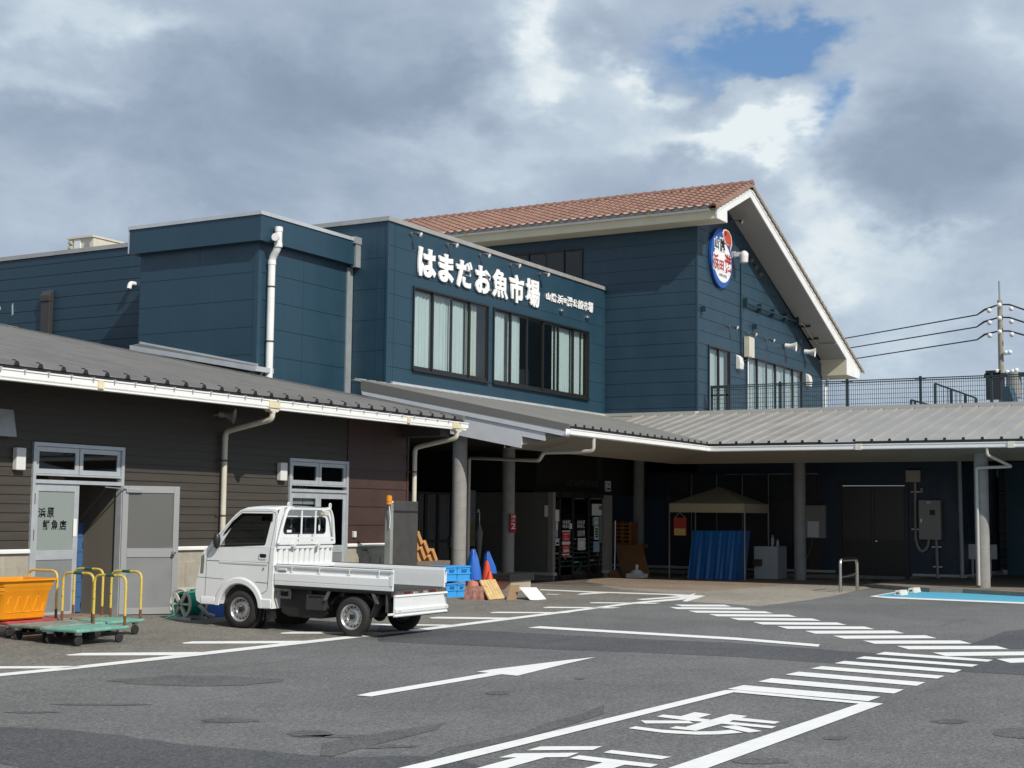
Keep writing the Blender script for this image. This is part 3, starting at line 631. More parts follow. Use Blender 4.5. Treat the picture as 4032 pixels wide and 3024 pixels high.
# wall lamps, extract hood, horn speaker, tap
LAMP = mat('lamp_diffuser_off', (.70, .70, .68), .4)
for a, c in ((zn(122, 170), zn(226, 420)), (zt2(412, 1152), zt2(473, 1312))):
    p, q = S(*a), S(*c); b = MB(); b.box(p.x + .02, q.x, YB - .105, YB - .012, q.z, p.z); o = b.build('wall_lamp', LAMP, shop, world=True, bevel=.012); b = MB(); b.box(p.x + .04, q.x - .02, YB - .02, YB, q.z + .02, p.z - .02); b.build('back_plate', ALUG, o, world=True)
p, q = S(*zt(0, 825)), S(*zt(97, 1048)); b = MB(); b.prism([(q.x - .7, YB, q.z), (q.x - .7, YB - .14, q.z), (q.x - .7, YB - .05, p.z), (q.x - .7, YB, p.z)], (.66, 0, 0)); b.build('vent_hood', mat('zinc_hood', (.40, .41, .41), .4, metal=.4, var=.12, vs=6), shop, world=True)
p = S(*zt(1740, 880)); b = MB(); ax = Vector((.45, -.8, -.12)); b.lathe(Vector((p.x - .14, YB - .10, p.z + .02)), ax, [(0, .02), (.01, .05), (.09, .05), (.1, .035), (.16, .05), (.22, .085), (.27, .135), (.275, .13), (.2, .06), (.12, .02), (.26, .012), (.262, .001)], 20); b.bar((p.x - .14, YB, p.z), (p.x - .12, YB - .12, p.z + .02), .03, .03); b.build('horn_speaker', mat('horn_grey', (.30, .29, .27), .5), shop, world=True, smooth=50)
zk2 = Z(700, 1900, 2.011); p = S(*zk2(1390, 410)); b = MB(); b.box(p.x - .05, p.x + .03, YB - .06, YB, p.z - .06, p.z + .06); b.build('outdoor_socket', LAMP, shop, world=True, bevel=.01)
p = S(*zk2(1465, 535)); b = MB(); b.tube(pipe_path([(p.x, YB, p.z), (p.x, YB - .11, p.z), (p.x, YB - .13, p.z - .07)], .03), .012, 8); b.box(p.x - .045, p.x + .045, YB - .1, YB - .08, p.z + .015, p.z + .03); b.build('tap', mat('brass_old', (.16, .14, .10), .4, metal=.7), shop, world=True)
# ================================================================== THE BLUE MARKET BUILDING
BLUE = mat('petrol_blue_siding', (.019, .054, .083), .42, var=.07, vs=.9, spec=.5, streak=.10, bump=.03, bs=6)
BLUES = mat('petrol_blue_board', (.017, .048, .074), .45, var=.07, vs=1.2, spec=.5, streak=.12, stretch=(1, 1, .4))
COPE = mat('coping_metal', (.40, .39, .37), .4, metal=.25, var=.08, vs=3)
COPEL = mat('coping_pale', (.55, .58, .60), .35, metal=.3, var=.06, vs=3)
EAVE = mat('cream_white_eave', (.66, .60, .44), .6, var=.04, vs=1.)
CURT = mat('pale_curtain', (.82, .84, .83), .85, var=.05, vs=2.5, stretch=(4, 4, .3))
CURTW = mat('white_blind', (.78, .77, .68), .8, var=.03)
YS, XG, YG = 20.03, 40.88, 16.85
blue = thing('market_building', 'two storey petrol blue market hall with a tiled gable and white Japanese lettering', 'market hall', (34, YS, 0))
SS = lambda *p: onY(p, YS)
XC = SS(1524, 1200).x; ZSB = 4.72; ZST = SS(1525.6, 866.2).z
zs4 = Z(1500, 800, 2.212); zg = Z(2600, 1000, 2.458); zh = Z(2500, 650, 2.212); ze5 = Z(900, 840, 3.16)
wA = (SS(1622.5, 1300).x, SS(*zs4(930, 1200)).x, SS(1621, 1458).z, SS(1624, 1125.4).z)
wB = (SS(*zs4(972, 1200)).x, SS(2315.4, 1430).x, wA[2], wA[3])
nS = 7; courses = [ZSB - .3] + [ZSB + i * (ZST - ZSB) / nS for i in range(1, nS + 1)]
mb = MB(); siding(mb, 'Y', YS, XC, XG, courses, [wA, wB], groove=.010, depth=.01)
for u in (XC + .55, wA[1] - 1.3, wB[0] + 1.2, wB[1] + .35):
    pass
mb.build('wall', BLUE, blue, world=True)['label'] = 'sign wall'
mb = MB(); cs = [3.4 + i * .77 for i in range(9)]; cs = [c for c in cs if c < ZST - .1] + [ZST]; siding(mb, 'X', XC, YS, 27, cs, groove=.010, depth=.01)
mb.box(XC - .012, XC + .055, YS - .012, YS + .055, 3.6, ZST - .02); mb.box(XC - .005, XC + .008, YS + .30, YS + .312, 4, ZST - .02); mb.box(XC + .30, XC + .311, YS - .006, YS + .004, ZSB, ZST - .05); mb.box(XG - .10, XG - .004, YS - .012, YS + .03, ZSB, ZST - .6)
mb.build('wall', BLUE, blue, world=True)
mb = MB(); mb.box(XC - .05, XG + .15, YS - .05, YS + .32, ZST - .01, ZST + .10); mb.box(XC - .05, XC + .32, YS + .32, 27.2, ZST - .01, ZST + .10)
mb.build('coping', COPE, blue, world=True)
mb = MB(); mb.quad((XC + .1, YS + .1, ZST - .35), (XG, YS + .1, ZST - .35), (XG, 30, ZST - .35), (XC + .1, 30, ZST - .35)); mb.build('flat_roof', mat('roof_membrane', (.25, .25, .25), .8), blue, world=True)
def window(par, ax, k, o, n, curtains, fr=.045, sill=.05, depth=1.3, mull=.055, gl=None, cm=None):
    """an aluminium window: outer frame with sliding sashes, panes and whatever hangs behind each"""
    u0, u1, z0, z1 = o; b = MB(); frame(b, ax, k, u0, u1, z0, z1, fr, -.045, .09); wbox(b, ax, k, u0 - .015, u1 + .015, -.085, -.046, z0 - .015, z0 + .03)
    w = (u1 - u0 - 2 * fr) / n
    for i in range(n):
        a = u0 + fr + i * w; c = a + w; d = .006 if i % 2 else .042
        frame(b, ax, k, a - (.02 if i else 0), c + (.02 if i < n - 1 else 0), z0 + fr, z1 - fr, mull, d - .016, d + .016, tb=.085)
    f = b.build('window', DARKF, par, world=True)
    for i in range(n):
        a = u0 + fr + i * w; c = a + w; d = .006 if i % 2 else .042
        b = MB(); wbox(b, ax, k, a + mull - .01, c - mull + .01, d - .003, d + .003, z0 + fr + .08, z1 - fr - mull + .01); b.build('pane', gl or GLASS, f, world=True)
    for a, c, m in curtains:
        ua, uc = u0 + fr + a * (u1 - u0 - 2 * fr), u0 + fr + c * (u1 - u0 - 2 * fr); b = MB(); nn = max(4, int((uc - ua) / .05)); pts = []
        for i in range(nn + 1):
            u = ua + (uc - ua) * i / nn; pts.append((u, .14 + .018 * math.sin(i * 1.9 + ua * 3) + .01 * math.sin(i * .53)))
        for (p, q), (r, s_) in zip(pts, pts[1:]): b.quad(wallpt(ax, k, p, q, z0 + .03), wallpt(ax, k, r, s_, z0 + .03), wallpt(ax, k, r, s_, z1 - .03), wallpt(ax, k, p, q, z1 - .03))
        b.build('curtain' if m is not CURTW else 'blind', m, f, world=True, smooth=80)
    b = MB(); recess(b, ax, k, u0, u1, z0, z1, depth)
    b.build('room', ROOM, f, world=True)
    return f
window(blue, 'Y', YS, wA, 4, [(0.0, .47, CURT), (.485, .73, CURT), (.745, .90, CURTW)])['label'] = 'four pane window with pale curtains drawn'
window(blue, 'Y', YS, wB, 6, [(0, .15, CURT), (.17, .295, CURT), (.635, .655, CURTW), (.67, .83, CURT), (.84, .955, CURT), (.965, 1, CURTW)])['label'] = 'six pane window with two bare dark panes'
# --- the big white characters
LETW = mat('sign_white', (.88, .88, .87), .35)
for ch, x0, y0, x1, y1, ht, hb in (('は', 308, 0, 463, 0, (385, 395), (385, 650)), ('ま', 488, 0, 616, 0, (552, 446), (552, 694)), ('だ', 642, 0, 779, 0, (710, 500), (710, 742)), ('お', 808, 0, 941, 0, (875, 552), (875, 790)),
                                   ('魚', 955, 0, 1090, 0, (1022, 582), (1022, 828)), ('市', 1106, 0, 1228, 0, (1167, 625), (1167, 870)), ('場', 1248, 0, 1366, 0, (1307, 666), (1307, 905))):
    u0, u1 = SS(*zs4(x0, (ht[1] + hb[1]) / 2)).x, SS(*zs4(x1, (ht[1] + hb[1]) / 2)).x; z1, z0 = SS(*zs4(*ht)).z, SS(*zs4(*hb)).z
    fit(ch, 'Y', YS, u0, u1, z0, z1, LETW, blue, 'sign_letter', .022, .046 if ch not in '魚場' else .028, -.05)
sm = '山陰浜田港公設市場'; zc0 = Z(1500, 800, 2.212)
for i, ch in enumerate(sm):
    x0 = (1430, 1476, 1528, 1584, 1612, 1666, 1708, 1762, 1796)[i]; x1 = (1470, 1524, 1580, 1610, 1662, 1704, 1758, 1794, 1840)[i]
    hh = (64, 78, 78, 44, 86, 70, 78, 84, 90)[i]; xm = (x0 + x1) / 2; ym = 812 + (xm - 1450) * .262
    u0, u1 = SS(*zc0(x0, ym)).x, SS(*zc0(x1, ym)).x; fit(ch, 'Y', YS, u0, u1, SS(*zc0(xm, ym + hh / 2)).z, SS(*zc0(xm, ym - hh / 2)).z, LETW, blue, 'sign_letter', .012, .022, -.025, shear=.12)
# --- spot lamps on short arms, half-round bulkhead lamps
SPOT = mat('spot_lamp_grey', (.20, .20, .20), .3, metal=.6); SPOTG = mat('lamp_lens', (.75, .75, .72), .1, spec=.8)
def spot(par, ax, k, u, z, arm=.17):
    b = MB(); P = lambda w, dz=0., du=0.: Vector(wallpt(ax, k, u + du, w, z + dz)); b.cyl(P(0), P(-.04), .055, n=14); b.tube(pipe_path([P(-.02), P(-arm, .02), P(-arm - .03, -.0)], .03), .018, 8)
    o = b.build('spot_lamp', SPOT, par, world=True, smooth=40)
    b = MB(); dirv = (P(-1, -.45) - P(0)).normalized(); b.lathe(P(-arm + .0, 0), dirv, [(0, .02), (.01, .045), (.06, .05), (.09, .068), (.13, .072)], 14); b.build('lamp_head', SPOT, o, world=True, smooth=40)
    b = MB(); b.lathe(P(-arm, 0) + dirv * .128, dirv, [(0, .066), (.012, .05), (.02, .001)], 14); b.build('lens', SPOTG, o, world=True, smooth=60)
def bulkhead(par, ax, k, u, z, r=.11, m=None):
    b = MB(); P = lambda w, dz=0., du=0.: Vector(wallpt(ax, k, u + du, w, z + dz)); n = 12; top = []
    vs = []; fs = []
    for i in range(7):
        t = PI / 2 * i / 6
        for j in range(n + 1):
            a = PI * j / n; vs.append(P(-r * math.sin(a) * math.cos(t) * 1.1, r * math.sin(t) * 1.0, r * math.cos(a) * math.cos(t)))
    for i in range(6):
        for j in range(n): fs.append((i * (n + 1) + j, i * (n + 1) + j + 1, (i + 1) * (n + 1) + j + 1, (i + 1) * (n + 1) + j))
    b.add(vs, fs); vs2 = [P(-r * math.sin(PI * j / n) * 1.1, 0, r * math.cos(PI * j / n)) for j in range(n + 1)]; tip = P(-.005, -r * .9)
    for a, c in zip(vs2, vs2[1:]): b.quad(a, c, tip)
    b.build('bulkhead_lamp', m or mat('bulkhead_blue', (.07, .10, .12), .3, spec=.6), par, world=True, smooth=50)
for x, y in ((258, 268), (575, 362), (858, 452), (1125, 540), (1378, 618)): p = SS(*zs4(x, y)); spot(blue, 'Y', YS, p.x, p.z, .20)
for x, y in ((935, 770), (1562, 945), (1788, 1003)): p = SS(*zs4(x, y)); bulkhead(blue, 'Y', YS, p.x, p.z)
# --- gable hall: west wall, south gable
zb0 = 3.2; ZEV = 10.72
cr = [3.1 + i * .3995 for i in range(24)]; crs = [z for z in cr if z < ZEV + .3]
zi = [onX(zs4(x, y), XG) for x, y in ((1755, 395), (1755, 660), (1250, 460))]
hw = (zi[0].y - .02, zi[2].y + .55, zi[1].z, zi[0].z + .03)
mb = MB(); siding(mb, 'X', XG, YG, 31, crs + [ZEV + .05], [hw], groove=.016, depth=.016); mb.build('wall', BLUES, blue, world=True)
window(blue, 'X', XG, hw, 4, [], depth=2.2, gl=glass('ribbon_glass', (.55, .55, .5), 1.0, .02), mull=.05)['label'] = 'high ribbon window under the eaves'
XE2 = onY(zg(1510, 1400), YG).x; XE3 = onY(zg(1565, 1025), YG).x
gd = (onY(zg(462, 1100), YG).x, onY(zg(668, 1100), YG).x, 4.86, onY(zg(462, 878), YG).z)
gw = (onY(zg(842, 1200), YG).x, onY(zg(1367, 1200), YG).x, 4.86, onY(zg(842, 980), YG).z)
PKX, PKZ = 42.93, 11.94; GSL = .42
mb = MB(); siding(mb, 'Y', YG, XG, XE3, crs + [c for c in cr if c > ZEV + .25] + [12.6], [gd, gw], groove=.016, depth=.016)
# cut the boards to the roof pitch
bm = bmesh.new(); me_ = bpy.data.meshes.new('tmp'); me_.from_pydata([tuple(v) for v in mb.v], [], mb.f); bm.from_mesh(me_)
for s_, in ((-1,), (1,)):
    bmesh.ops.bisect_plane(bm, geom=bm.verts[:] + bm.edges[:] + bm.faces[:], plane_co=(PKX, 0, PKZ), plane_no=(s_ * GSL, 0, 1), clear_outer=True)
mb = MB(); bm.verts.index_update(); mb.v = [v.co.copy() for v in bm.verts]; mb.f = [[v.index for v in f.verts] for f in bm.faces]; mb.mi = [0] * len(mb.f); bm.free(); bpy.data.meshes.remove(me_)
mb.box(XG - .012, XG + .05, YG - .012, YG + .05, 4.6, ZEV); mb.build('wall', BLUES, blue, world=True)['label'] = 'gable wall'
mb = MB(); mb.quad((XE3, YG, 0), (XE3, 31, 0), (XE3, 31, 8), (XE3, YG, 8)); mb.quad((XG, 31, 3), (XE3, 31, 3), (XE3, 31, 8), (PKX, 31, 11.8), (XG, 31, 10.7)); mb.build('rear_wall', BLUES, blue, world=True)
CURS = mat('white_sheer_curtain', (.74, .75, .74), .9, var=.04, vs=2)
window(blue, 'Y', YG, gd, 2, [(.05, .95, CURS)], depth=.8)['label'] = 'tall two pane terrace door with white curtains'
window(blue, 'Y', YG, gw, 6, [(.0, .08, CURS), (.09, .99, CURS)], depth=.8)['label'] = 'wide six pane window with white curtains'
# --- tiled roof: courses of S-tiles with stepped lower edges
TILE = bpy.data.materials.new('clay_tile'); TILE.use_nodes = True; t_ = TILE.node_tree; b_ = t_.nodes['Principled BSDF']
co_ = N(t_, 'ShaderNodeTexCoord').outputs['Object']; nz1 = N(t_, 'ShaderNodeTexNoise', ins={'Vector': co_, 'Scale': 2.6, 'Detail': 5.}); vo_ = N(t_, 'ShaderNodeTexVoronoi', ins={'Vector': co_, 'Scale': 3.2})
cc_ = mixc(t_, ramp(t_, vo_.outputs['Color'], .2, .8), (.22, .115, .08), (.28, .155, .11)); cc_ = mixc(t_, ramp(t_, nz1.outputs[0], .35, .7, 0., .55), cc_, (.27, .165, .125)); t_.links.new(cc_, b_.inputs['Base Color']); b_.inputs['Roughness'].default_value = .55
TILEE = mat('weathered_tile', (.25, .20, .14), .7, var=.2, vs=5)
YF, YBK = 15.84, 31.5; TW = .305
def tiles(name, xe, ze_, xr, zr_, rows, m, y0=YF, y1=YBK, sub=8):
    """S-tiled slope from the eave (xe, ze_) up to the ridge (xr, zr_)"""
    b = MB(); sx, sz = (xr - xe) / rows, (zr_ - ze_) / rows; ln = math.hypot(sx, sz); nx, nzv = -sz / ln, sx / ln
    if nzv < 0: nx, nzv = -nx, -nzv
    cols = int((y1 - y0) / TW * sub)
    for r in range(rows):
        vs = []; fs = []
        for k, (t, h) in enumerate(((r - .08, .045), (r + 1, .012), (r - .08, .0))):
            for i in range(cols + 1):
                y = y0 + i * TW / sub; ph = (y - y0) / TW; w = .030 * math.sin(2 * PI * ph + .5) + .012 * math.sin(4 * PI * ph)
                if k == 2: w = w
                hh = h + w + .04; vs.append((xe + sx * t + nx * hh, y, ze_ + sz * t + nzv * hh))
        n = cols + 1
        for i in range(cols): fs.append((i, i + 1, n + i + 1, n + i)); fs.append((i, i + 1, 2 * n + i + 1, 2 * n + i))
        b.add(vs, fs)
    return b.build(name, m, blue, world=True, smooth=50, weld=False)
xeL, zeL = onY((2823, 812), YF).x - .12, onY((2823, 812), YF).z - .03
RXL, RZL = PKX, 12.34
tiles('roof_slope', xeL, zeL, RXL, RZL + .0, 11, TILE)['label'] = 'terracotta tiled slope over the eaves'
xeR, zeR = onY(zg(1960, 1140), YF).x, onY(zg(1960, 1140), YF).z - .02
tiles('roof_slope', xeR, zeR, RXL, RZL, 34, TILEE, sub=6)
def rake(rows, xe, ze_, xr, zr_, m):      # the rounded end tiles that lap down over the barge board
    b = MB(); sx, sz = (xr - xe) / rows, (zr_ - ze_) / rows
    for r in range(rows):
        for q, (t, h) in enumerate(((r - .1, .085), (r + 1.02, .05))): pass
        p = Vector((xe + sx * (r - .12), 0, ze_ + sz * (r - .12))); q = Vector((xe + sx * (r + 1), 0, ze_ + sz * (r + 1)))
        prof = [(YF + .20, .06), (YF + .10, .085), (YF, .07), (YF - .05, .03), (YF - .055, -.09), (YF - .03, -.09), (YF - .02, .0), (YF + .20, .0)]
        vs = [(p.x, y, p.z + h + .045) for y, h in prof] + [(q.x, y, q.z + h + .005) for y, h in prof]; k = len(prof)
        b.add(vs, [list(range(k)), list(range(k, 2 * k))] + [(i, (i + 1) % k, k + (i + 1) % k, k + i) for i in range(k)])
    return b.build('rake_tiles', m, blue, world=True, smooth=60)
rake(11, xeL, zeL, RXL, RZL, TILE); rake(34, xeR, zeR, RXL, RZL, TILEE)
mb = MB(); y = YF - .06; i = 0
while y < YBK:
    vs = []; k = 9; L_ = .34
    for yy, rr in ((y, .135), (y + .05, .14), (y + .055, .118), (y + L_, .112)):
        for j in range(k + 1): a = PI * j / k; vs.append((RXL - rr * 1.15 * math.cos(a), yy, RZL + .02 + rr * 1.05 * math.sin(a)))
    n = k + 1; mb.add(vs, [(a * n + j, a * n + j + 1, (a + 1) * n + j + 1, (a + 1) * n + j) for a in range(3) for j in range(k)] + [tuple(range(n))]); y += L_; i += 1
mb.box(RXL - .14, RXL + .14, YF, YBK, RZL - .16, RZL + .03); mb.build('ridge_tiles', mat('ridge_tile', (.245, .135, .105), .6, var=.12, vs=4), blue, world=True, smooth=50)
mb = MB()
for xe, zE in ((xeL, zeL), (xeR, zeR)): mb.quad((xe, YF + .02, zE - .02), (RXL, YF + .02, RZL - .03), (RXL, YBK, RZL - .03), (xe, YBK, zE - .02))
mb.build('roof_deck', mat('roof_felt', (.05, .03, .025), .9), blue, world=True)
# barge boards (two stepped strips), boxed eaves, soffits
O5 = lambda x, y: onY(Z(2680, 680, 5.53)(x, y), YF); O2 = lambda x, y: onY(zg(x, y), YF)
pk0, pk1, pk2 = O5(1550, 270), O5(1540, 375), O5(1530, 525); lt, lm, lb, nb, ntp = O5(795, 735), O5(800, 840), O5(812, 985), O5(1030, 1090), O5(1025, 835)
rt, rm = O2(1945, 1105), O2(1940, 1145); rb, rnb, rin, rte = O2(1928, 1208), O2(1812, 1168), O2(1808, 1015), O2(1957, 1185)
def flat(*ps): return [Vector((p.x, YF, p.z)) for p in ps]
mb = MB(); mb.prism(flat(lt, pk0, pk1, lm), (0, .05, 0)); mb.prism([v + Vector((0, .0, 0)) for v in flat(pk0, rt, rm, pk1)], (0, .05, 0)); bo = mb.build('barge_board', WHITE, blue, world=True)
mb = MB(); off = Vector((0, .018, 0)); mb.prism([v + off for v in flat(lm, pk1, pk2, ntp, nb, lb)], (0, .05, 0)); mb.prism([v + off for v in flat(pk1, rm, rb, rnb, rin, pk2)], (0, .05, 0)); mb.build('barge_board', WHITE, blue, world=True)
mb = MB(); ya, yb = YF + .06, YG
mb.quad((ntp.x, ya, ntp.z), (pk2.x, ya, pk2.z), (pk2.x, yb, pk2.z + .0), (ntp.x, yb, ntp.z)); mb.quad((pk2.x, ya, pk2.z), (rin.x, ya, rin.z), (rin.x, yb, rin.z), (pk2.x, yb, pk2.z))
mb.build('gable_soffit', mat('grey_soffit', (.36, .34, .31), .7, var=.03), blue, world=True)
mb = MB(); mb.prism([(lb.x, ya, lt.z - .02), (lb.x, ya, lb.z), (XG + .02, ya, nb.z), (XG + .02, ya, ntp.z + .15)], (0, YBK - ya, 0)); mb.build('boxed_eave', EAVE, blue, world=True)
mb = MB(); mb.prism([(rb.x, ya, rt.z - .03), (rb.x, ya, rb.z), (rnb.x, ya, rnb.z), (rin.x, ya, rin.z)], (0, YBK - ya, 0)); mb.build('boxed_eave', EAVE, blue, world=True)
gp = onY((2813, 815), YF + .3); gx = lb.x - .16; mb = MB(); gz_ = onX((2800, 822), gx).z - .02; gutter(mb, (gx + .15, YF + .22, gz_), (gx + .15, YBK, gz_), (-1, 0, 0), .17, .15); gt2 = mb.build('gutter', GUTW, blue, world=True)
for px in (2560, 2010, 1838):
    p = onX((px, 905), gx); mb = MB(); mb.box(gx - .018, gx + .1, p.y, p.y + .14, gz_ - .006, gz_ + .14); mb.build('gutter_joint', TAPE, gt2, world=True)
mb = MB(); mb.quad((rt.x + .05, YF, rt.z - .15), (rt.x + .05, YBK, rt.z - .15), (rt.x - .2, YBK, rt.z - .15), (rt.x - .2, YF, rt.z - .15)); mb.box(rt.x - .02, rt.x + .13, YF - .0, YBK, rt.z - .19, rt.z - .03); mb.build('gutter', GUTW, blue, world=True)
mb = MB(); mb.tube(pipe_path([(XE3 + .3, YG - .1, rb.z - .05), (XE3 + .3, YG - .1, rb.z - .3), (XE3 + .05, YG - .1, rb.z - .5), (XE3 + .05, YG - .1, 4.7)], .1), .06, 12); mb.build('downpipe', WHITE, blue, world=True, smooth=40)
# --- round emblem on the gable
EMB = mat('emblem_blue', (.012, .085, .36), .35); EMW = mat('emblem_white', (.85, .85, .84), .4); EMR = mat('emblem_red', (.42, .018, .02), .4); EMO = mat('emblem_fish', (.55, .07, .03), .4)
ev = [onY(zh(*p), YG) for p in ((738, 560), (742, 1075), (637, 770), (820, 900))]; ec = Vector(((ev[2].x + ev[3].x) / 2 + .01, YG, (ev[0].z + ev[1].z) / 2)); er = (ev[0].z - ev[1].z) / 2; erx = (ev[3].x - ev[2].x) / 2
def disc(b, cx, cz, rx, rz, w0, w1, n=40): b.prism([(cx + rx * math.cos(2 * PI * i / n), YG + w0, cz + rz * math.sin(2 * PI * i / n)) for i in range(n)], (0, w1 - w0, 0))
mb = MB(); disc(mb, ec.x, ec.z, erx, er, -.10, -.02); em = mb.build('emblem', EMB, blue, world=True); em['label'] = 'blue oval emblem with brush lettering and a red fish'
mb = MB(); disc(mb, ec.x + .08, ec.z - .12, erx * .83, er * .68, -.103, -.1005); mb.build('white_ground', EMW, em, world=True)
q = lambda x, y: onY(zh(x, y), YG)
fish = [(742, 600), (752, 572), (770, 572), (790, 588), (808, 628), (812, 690), (800, 742), (790, 700), (772, 690), (755, 650)]
mb = MB(); c_ = Vector((0, 0, 0)); fp = [q(*a) for a in fish]; c_ = sum(fp, Vector()) / len(fp); mb.prism([(c_.x + (v.x - c_.x) * 1.18, YG - .109, c_.z + (v.z - c_.z) * 1.12) for v in fp], (0, .004, 0)); mb.build('fish_outline', EMW, em, world=True)
mb = MB(); mb.prism([(v.x, YG - .115, v.z) for v in fp], (0, .005, 0)); mb.build('fish', EMO, em, world=True)
mb = MB(); e_ = q(762, 600); disc(mb, e_.x, e_.z, .05, .07, -.120, -.116, 14); mb.build('fish_eye', INK, em, world=True)
for ch, x0, y0, x1, y1, m in (('山', 664, 625, 705, 740, INK), ('陰', 712, 630, 760, 775, INK), ('浜', 650, 760, 705, 925, EMR), ('田', 705, 820, 748, 930, EMR), ('港', 750, 770, 815, 965, EMR)):
    a, c = q((x0 + x1) / 2, y1), q((x0 + x1) / 2, y0); u0, u1 = q(x0, (y0 + y1) / 2).x, q(x1, (y0 + y1) / 2).x
    fit(ch, 'Y', YG, u0, u1, a.z, c.z, EMW, em, 'outline', .002, .085, -.108); fit(ch, 'Y', YG, u0 + .03, u1 - .03, a.z + .05, c.z - .05, m, em, 'lettering', .002, .03, -.114)
a = q(735, 960); fit('ISOZAKI' if False else '山陰浜田港', 'Y', YG, a.x - .3, a.x + .38, a.z - .06, a.z + .04, INK, em, 'lettering', .001, .0, -.106)
# --- what hangs on the gable
G_ = lambda x, y: onY(zg(x, y), YG)
for x, y in ((662, 705), (845, 772), (1020, 830)): p = G_(x, y); spot(blue, 'Y', YG, p.x, p.z, .19)
p = q(830, 492); spot(blue, 'Y', YG, p.x, p.z, .30)
BRK = mat('dark_blue_fitting', (.014, .038, .05), .5)
for x, y in ((400, 530), (898, 702), (1325, 842)):
    p = G_(x, y); b = MB(); b.box(p.x - .09, p.x + .02, YG - .16, YG, p.z - .09, p.z + .06); b.prism([(p.x - .09, YG, p.z - .09), (p.x - .09, YG - .02, p.z - .09), (p.x - .09, YG - .005, p.z - .3), (p.x - .09, YG, p.z - .3)], (.03, 0, 0)); b.build('snow_bracket', BRK, blue, world=True)
for x, y in ((872, 62), (915, 130), (958, 196)): p = G_(x, y); bulkhead(blue, 'Y', YG, p.x, p.z, .12, mat('bell_brown', (.13, .10, .075), .35, metal=.5))
HORN = mat('horn_white', (.72, .72, .69), .4)
for x, y in ((1192, 888), (1378, 945)):
    p = G_(x, y); b = MB(); ax = Vector((.18, -1, -.12)); s0 = Vector((p.x, YG - .04, p.z)); b.lathe(s0, ax, [(0, .05), (.02, .085), (.16, .085), (.2, .08), (.32, .12), (.42, .17), (.425, .165), (.32, .09), (.25, .03), (.36, .02), (.362, .001)], 18); o = b.build('horn_speaker', HORN, blue, world=True, smooth=50); b = MB(); b.box(p.x - .03, p.x + .03, YG - .08, YG, p.z - .12, p.z - .02); b.build('bracket', SPOT, o, world=True)
for x, y in ((745, 1048), (1417, 1222)):
    p = G_(x, y); b = MB(); n = 8; b.prism([(p.x - .16, YG, p.z - .24), (p.x - .16, YG - .16, p.z - .24), (p.x - .16, YG - .18, p.z - .05), (p.x - .16, YG - .14, p.z + .14), (p.x - .16, YG - .06, p.z + .22), (p.x - .16, YG, p.z + .24)], (.32, 0, 0)); b.build('vent_hood', HORN, blue, world=True, bevel=.02)
p = G_(830, 910); b = MB(); b.box(p.x - .26, p.x + .22, YG - .22, YG - .02, p.z - .33, p.z + .35); o = b.build('junction_box', CREAM, blue, world=True, bevel=.012); b = MB(); b.cyl((p.x - .1, YG - .23, p.z - .22), (p.x - .1, YG - .22, p.z - .22), .09); b.build('meter', CREAM, o, world=True, smooth=40)
b = MB(); b.tube([(p.x + .02, YG - .06, p.z - .33), (p.x + .02, YG - .06, 4.8)], .028, 8); b.build('conduit', WHITE, blue, world=True)
b = MB(); p1 = q(918, 880); b.tube(pipe_path([(p1.x, YG - .03, p1.z + .1), (p1.x, YG - .03, p.z - .28), (p1.x + .12, YG - .05, p.z - .5), (p.x, YG - .05, p.z - .36)], .12), .026, 8); b.build('cable', BRK, blue, world=True)
b = MB(); cp = [G_(800, 470), G_(938, 525), G_(1065, 573), G_(1185, 615), G_(1300, 650)]; path = []
for a, c in zip(cp, cp[1:]):
    for i in range(6): t = i / 6; v = a.lerp(c, t); path.append((v.x, YG - .12, v.z - .12 * t * (1 - t)))
b.tube(path, .035, 6); cb = b.build('cable', BRK, blue, world=True)
for v in cp: b = MB(); b.box(v.x - .025, v.x + .025, YG - .16, YG, v.z - .16, v.z + .14); b.build('cable_clip', BRK, blue, world=True)
sof = lambda p: Vector((p.x, p.y, 0))
def onsof(x, y):                          # a point on the sloping underside right of the peak
    d = ray(*zg(x, y)); kx = (rin.z - pk2.z) / (rin.x - pk2.x); t = (pk2.z - kx * pk2.x - EYE) / (d[2] - kx * d[0]); return Vector((d[0] * t, d[1] * t, EYE + d[2] * t))
b = MB(); pts = [onsof(*a) for a in ((1345, 650), (1395, 680), (1430, 745), (1480, 810), (1530, 862), (1700, 858))]; b.tube([v + Vector((0, 0, -.05)) for v in pts], .03, 6); b.build('conduit', mat('conduit_beige', (.42, .38, .32), .6), blue, world=True)
for a, c in (((1358, 692), (1452, 686)), ((1435, 812), (1530, 806))): b = MB(); b.bar(onsof(*a) + Vector((0, 0, -.05)), onsof(*c) + Vector((0, 0, -.05)), .06, .06); b.build('rust_bracket', mat('rust_dark', (.05, .03, .02), .7), blue, world=True)
p = q(845, 782); b = MB(); b.box(p.x - .05, p.x + .05, YG - .12, YG, p.z - .1, p.z + .1); b.bar((p.x, YG - .08, p.z), (p.x, YG - .42, p.z - .02), .13, .14); b.lathe((p.x, YG - .42, p.z - .30), (0, 0, 1), [(0, .10), (.02, .125), (.2, .135), (.3, .14), (.36, .10), (.4, .04)], 16); b.build('site_camera', HORN, blue, world=True, smooth=40)
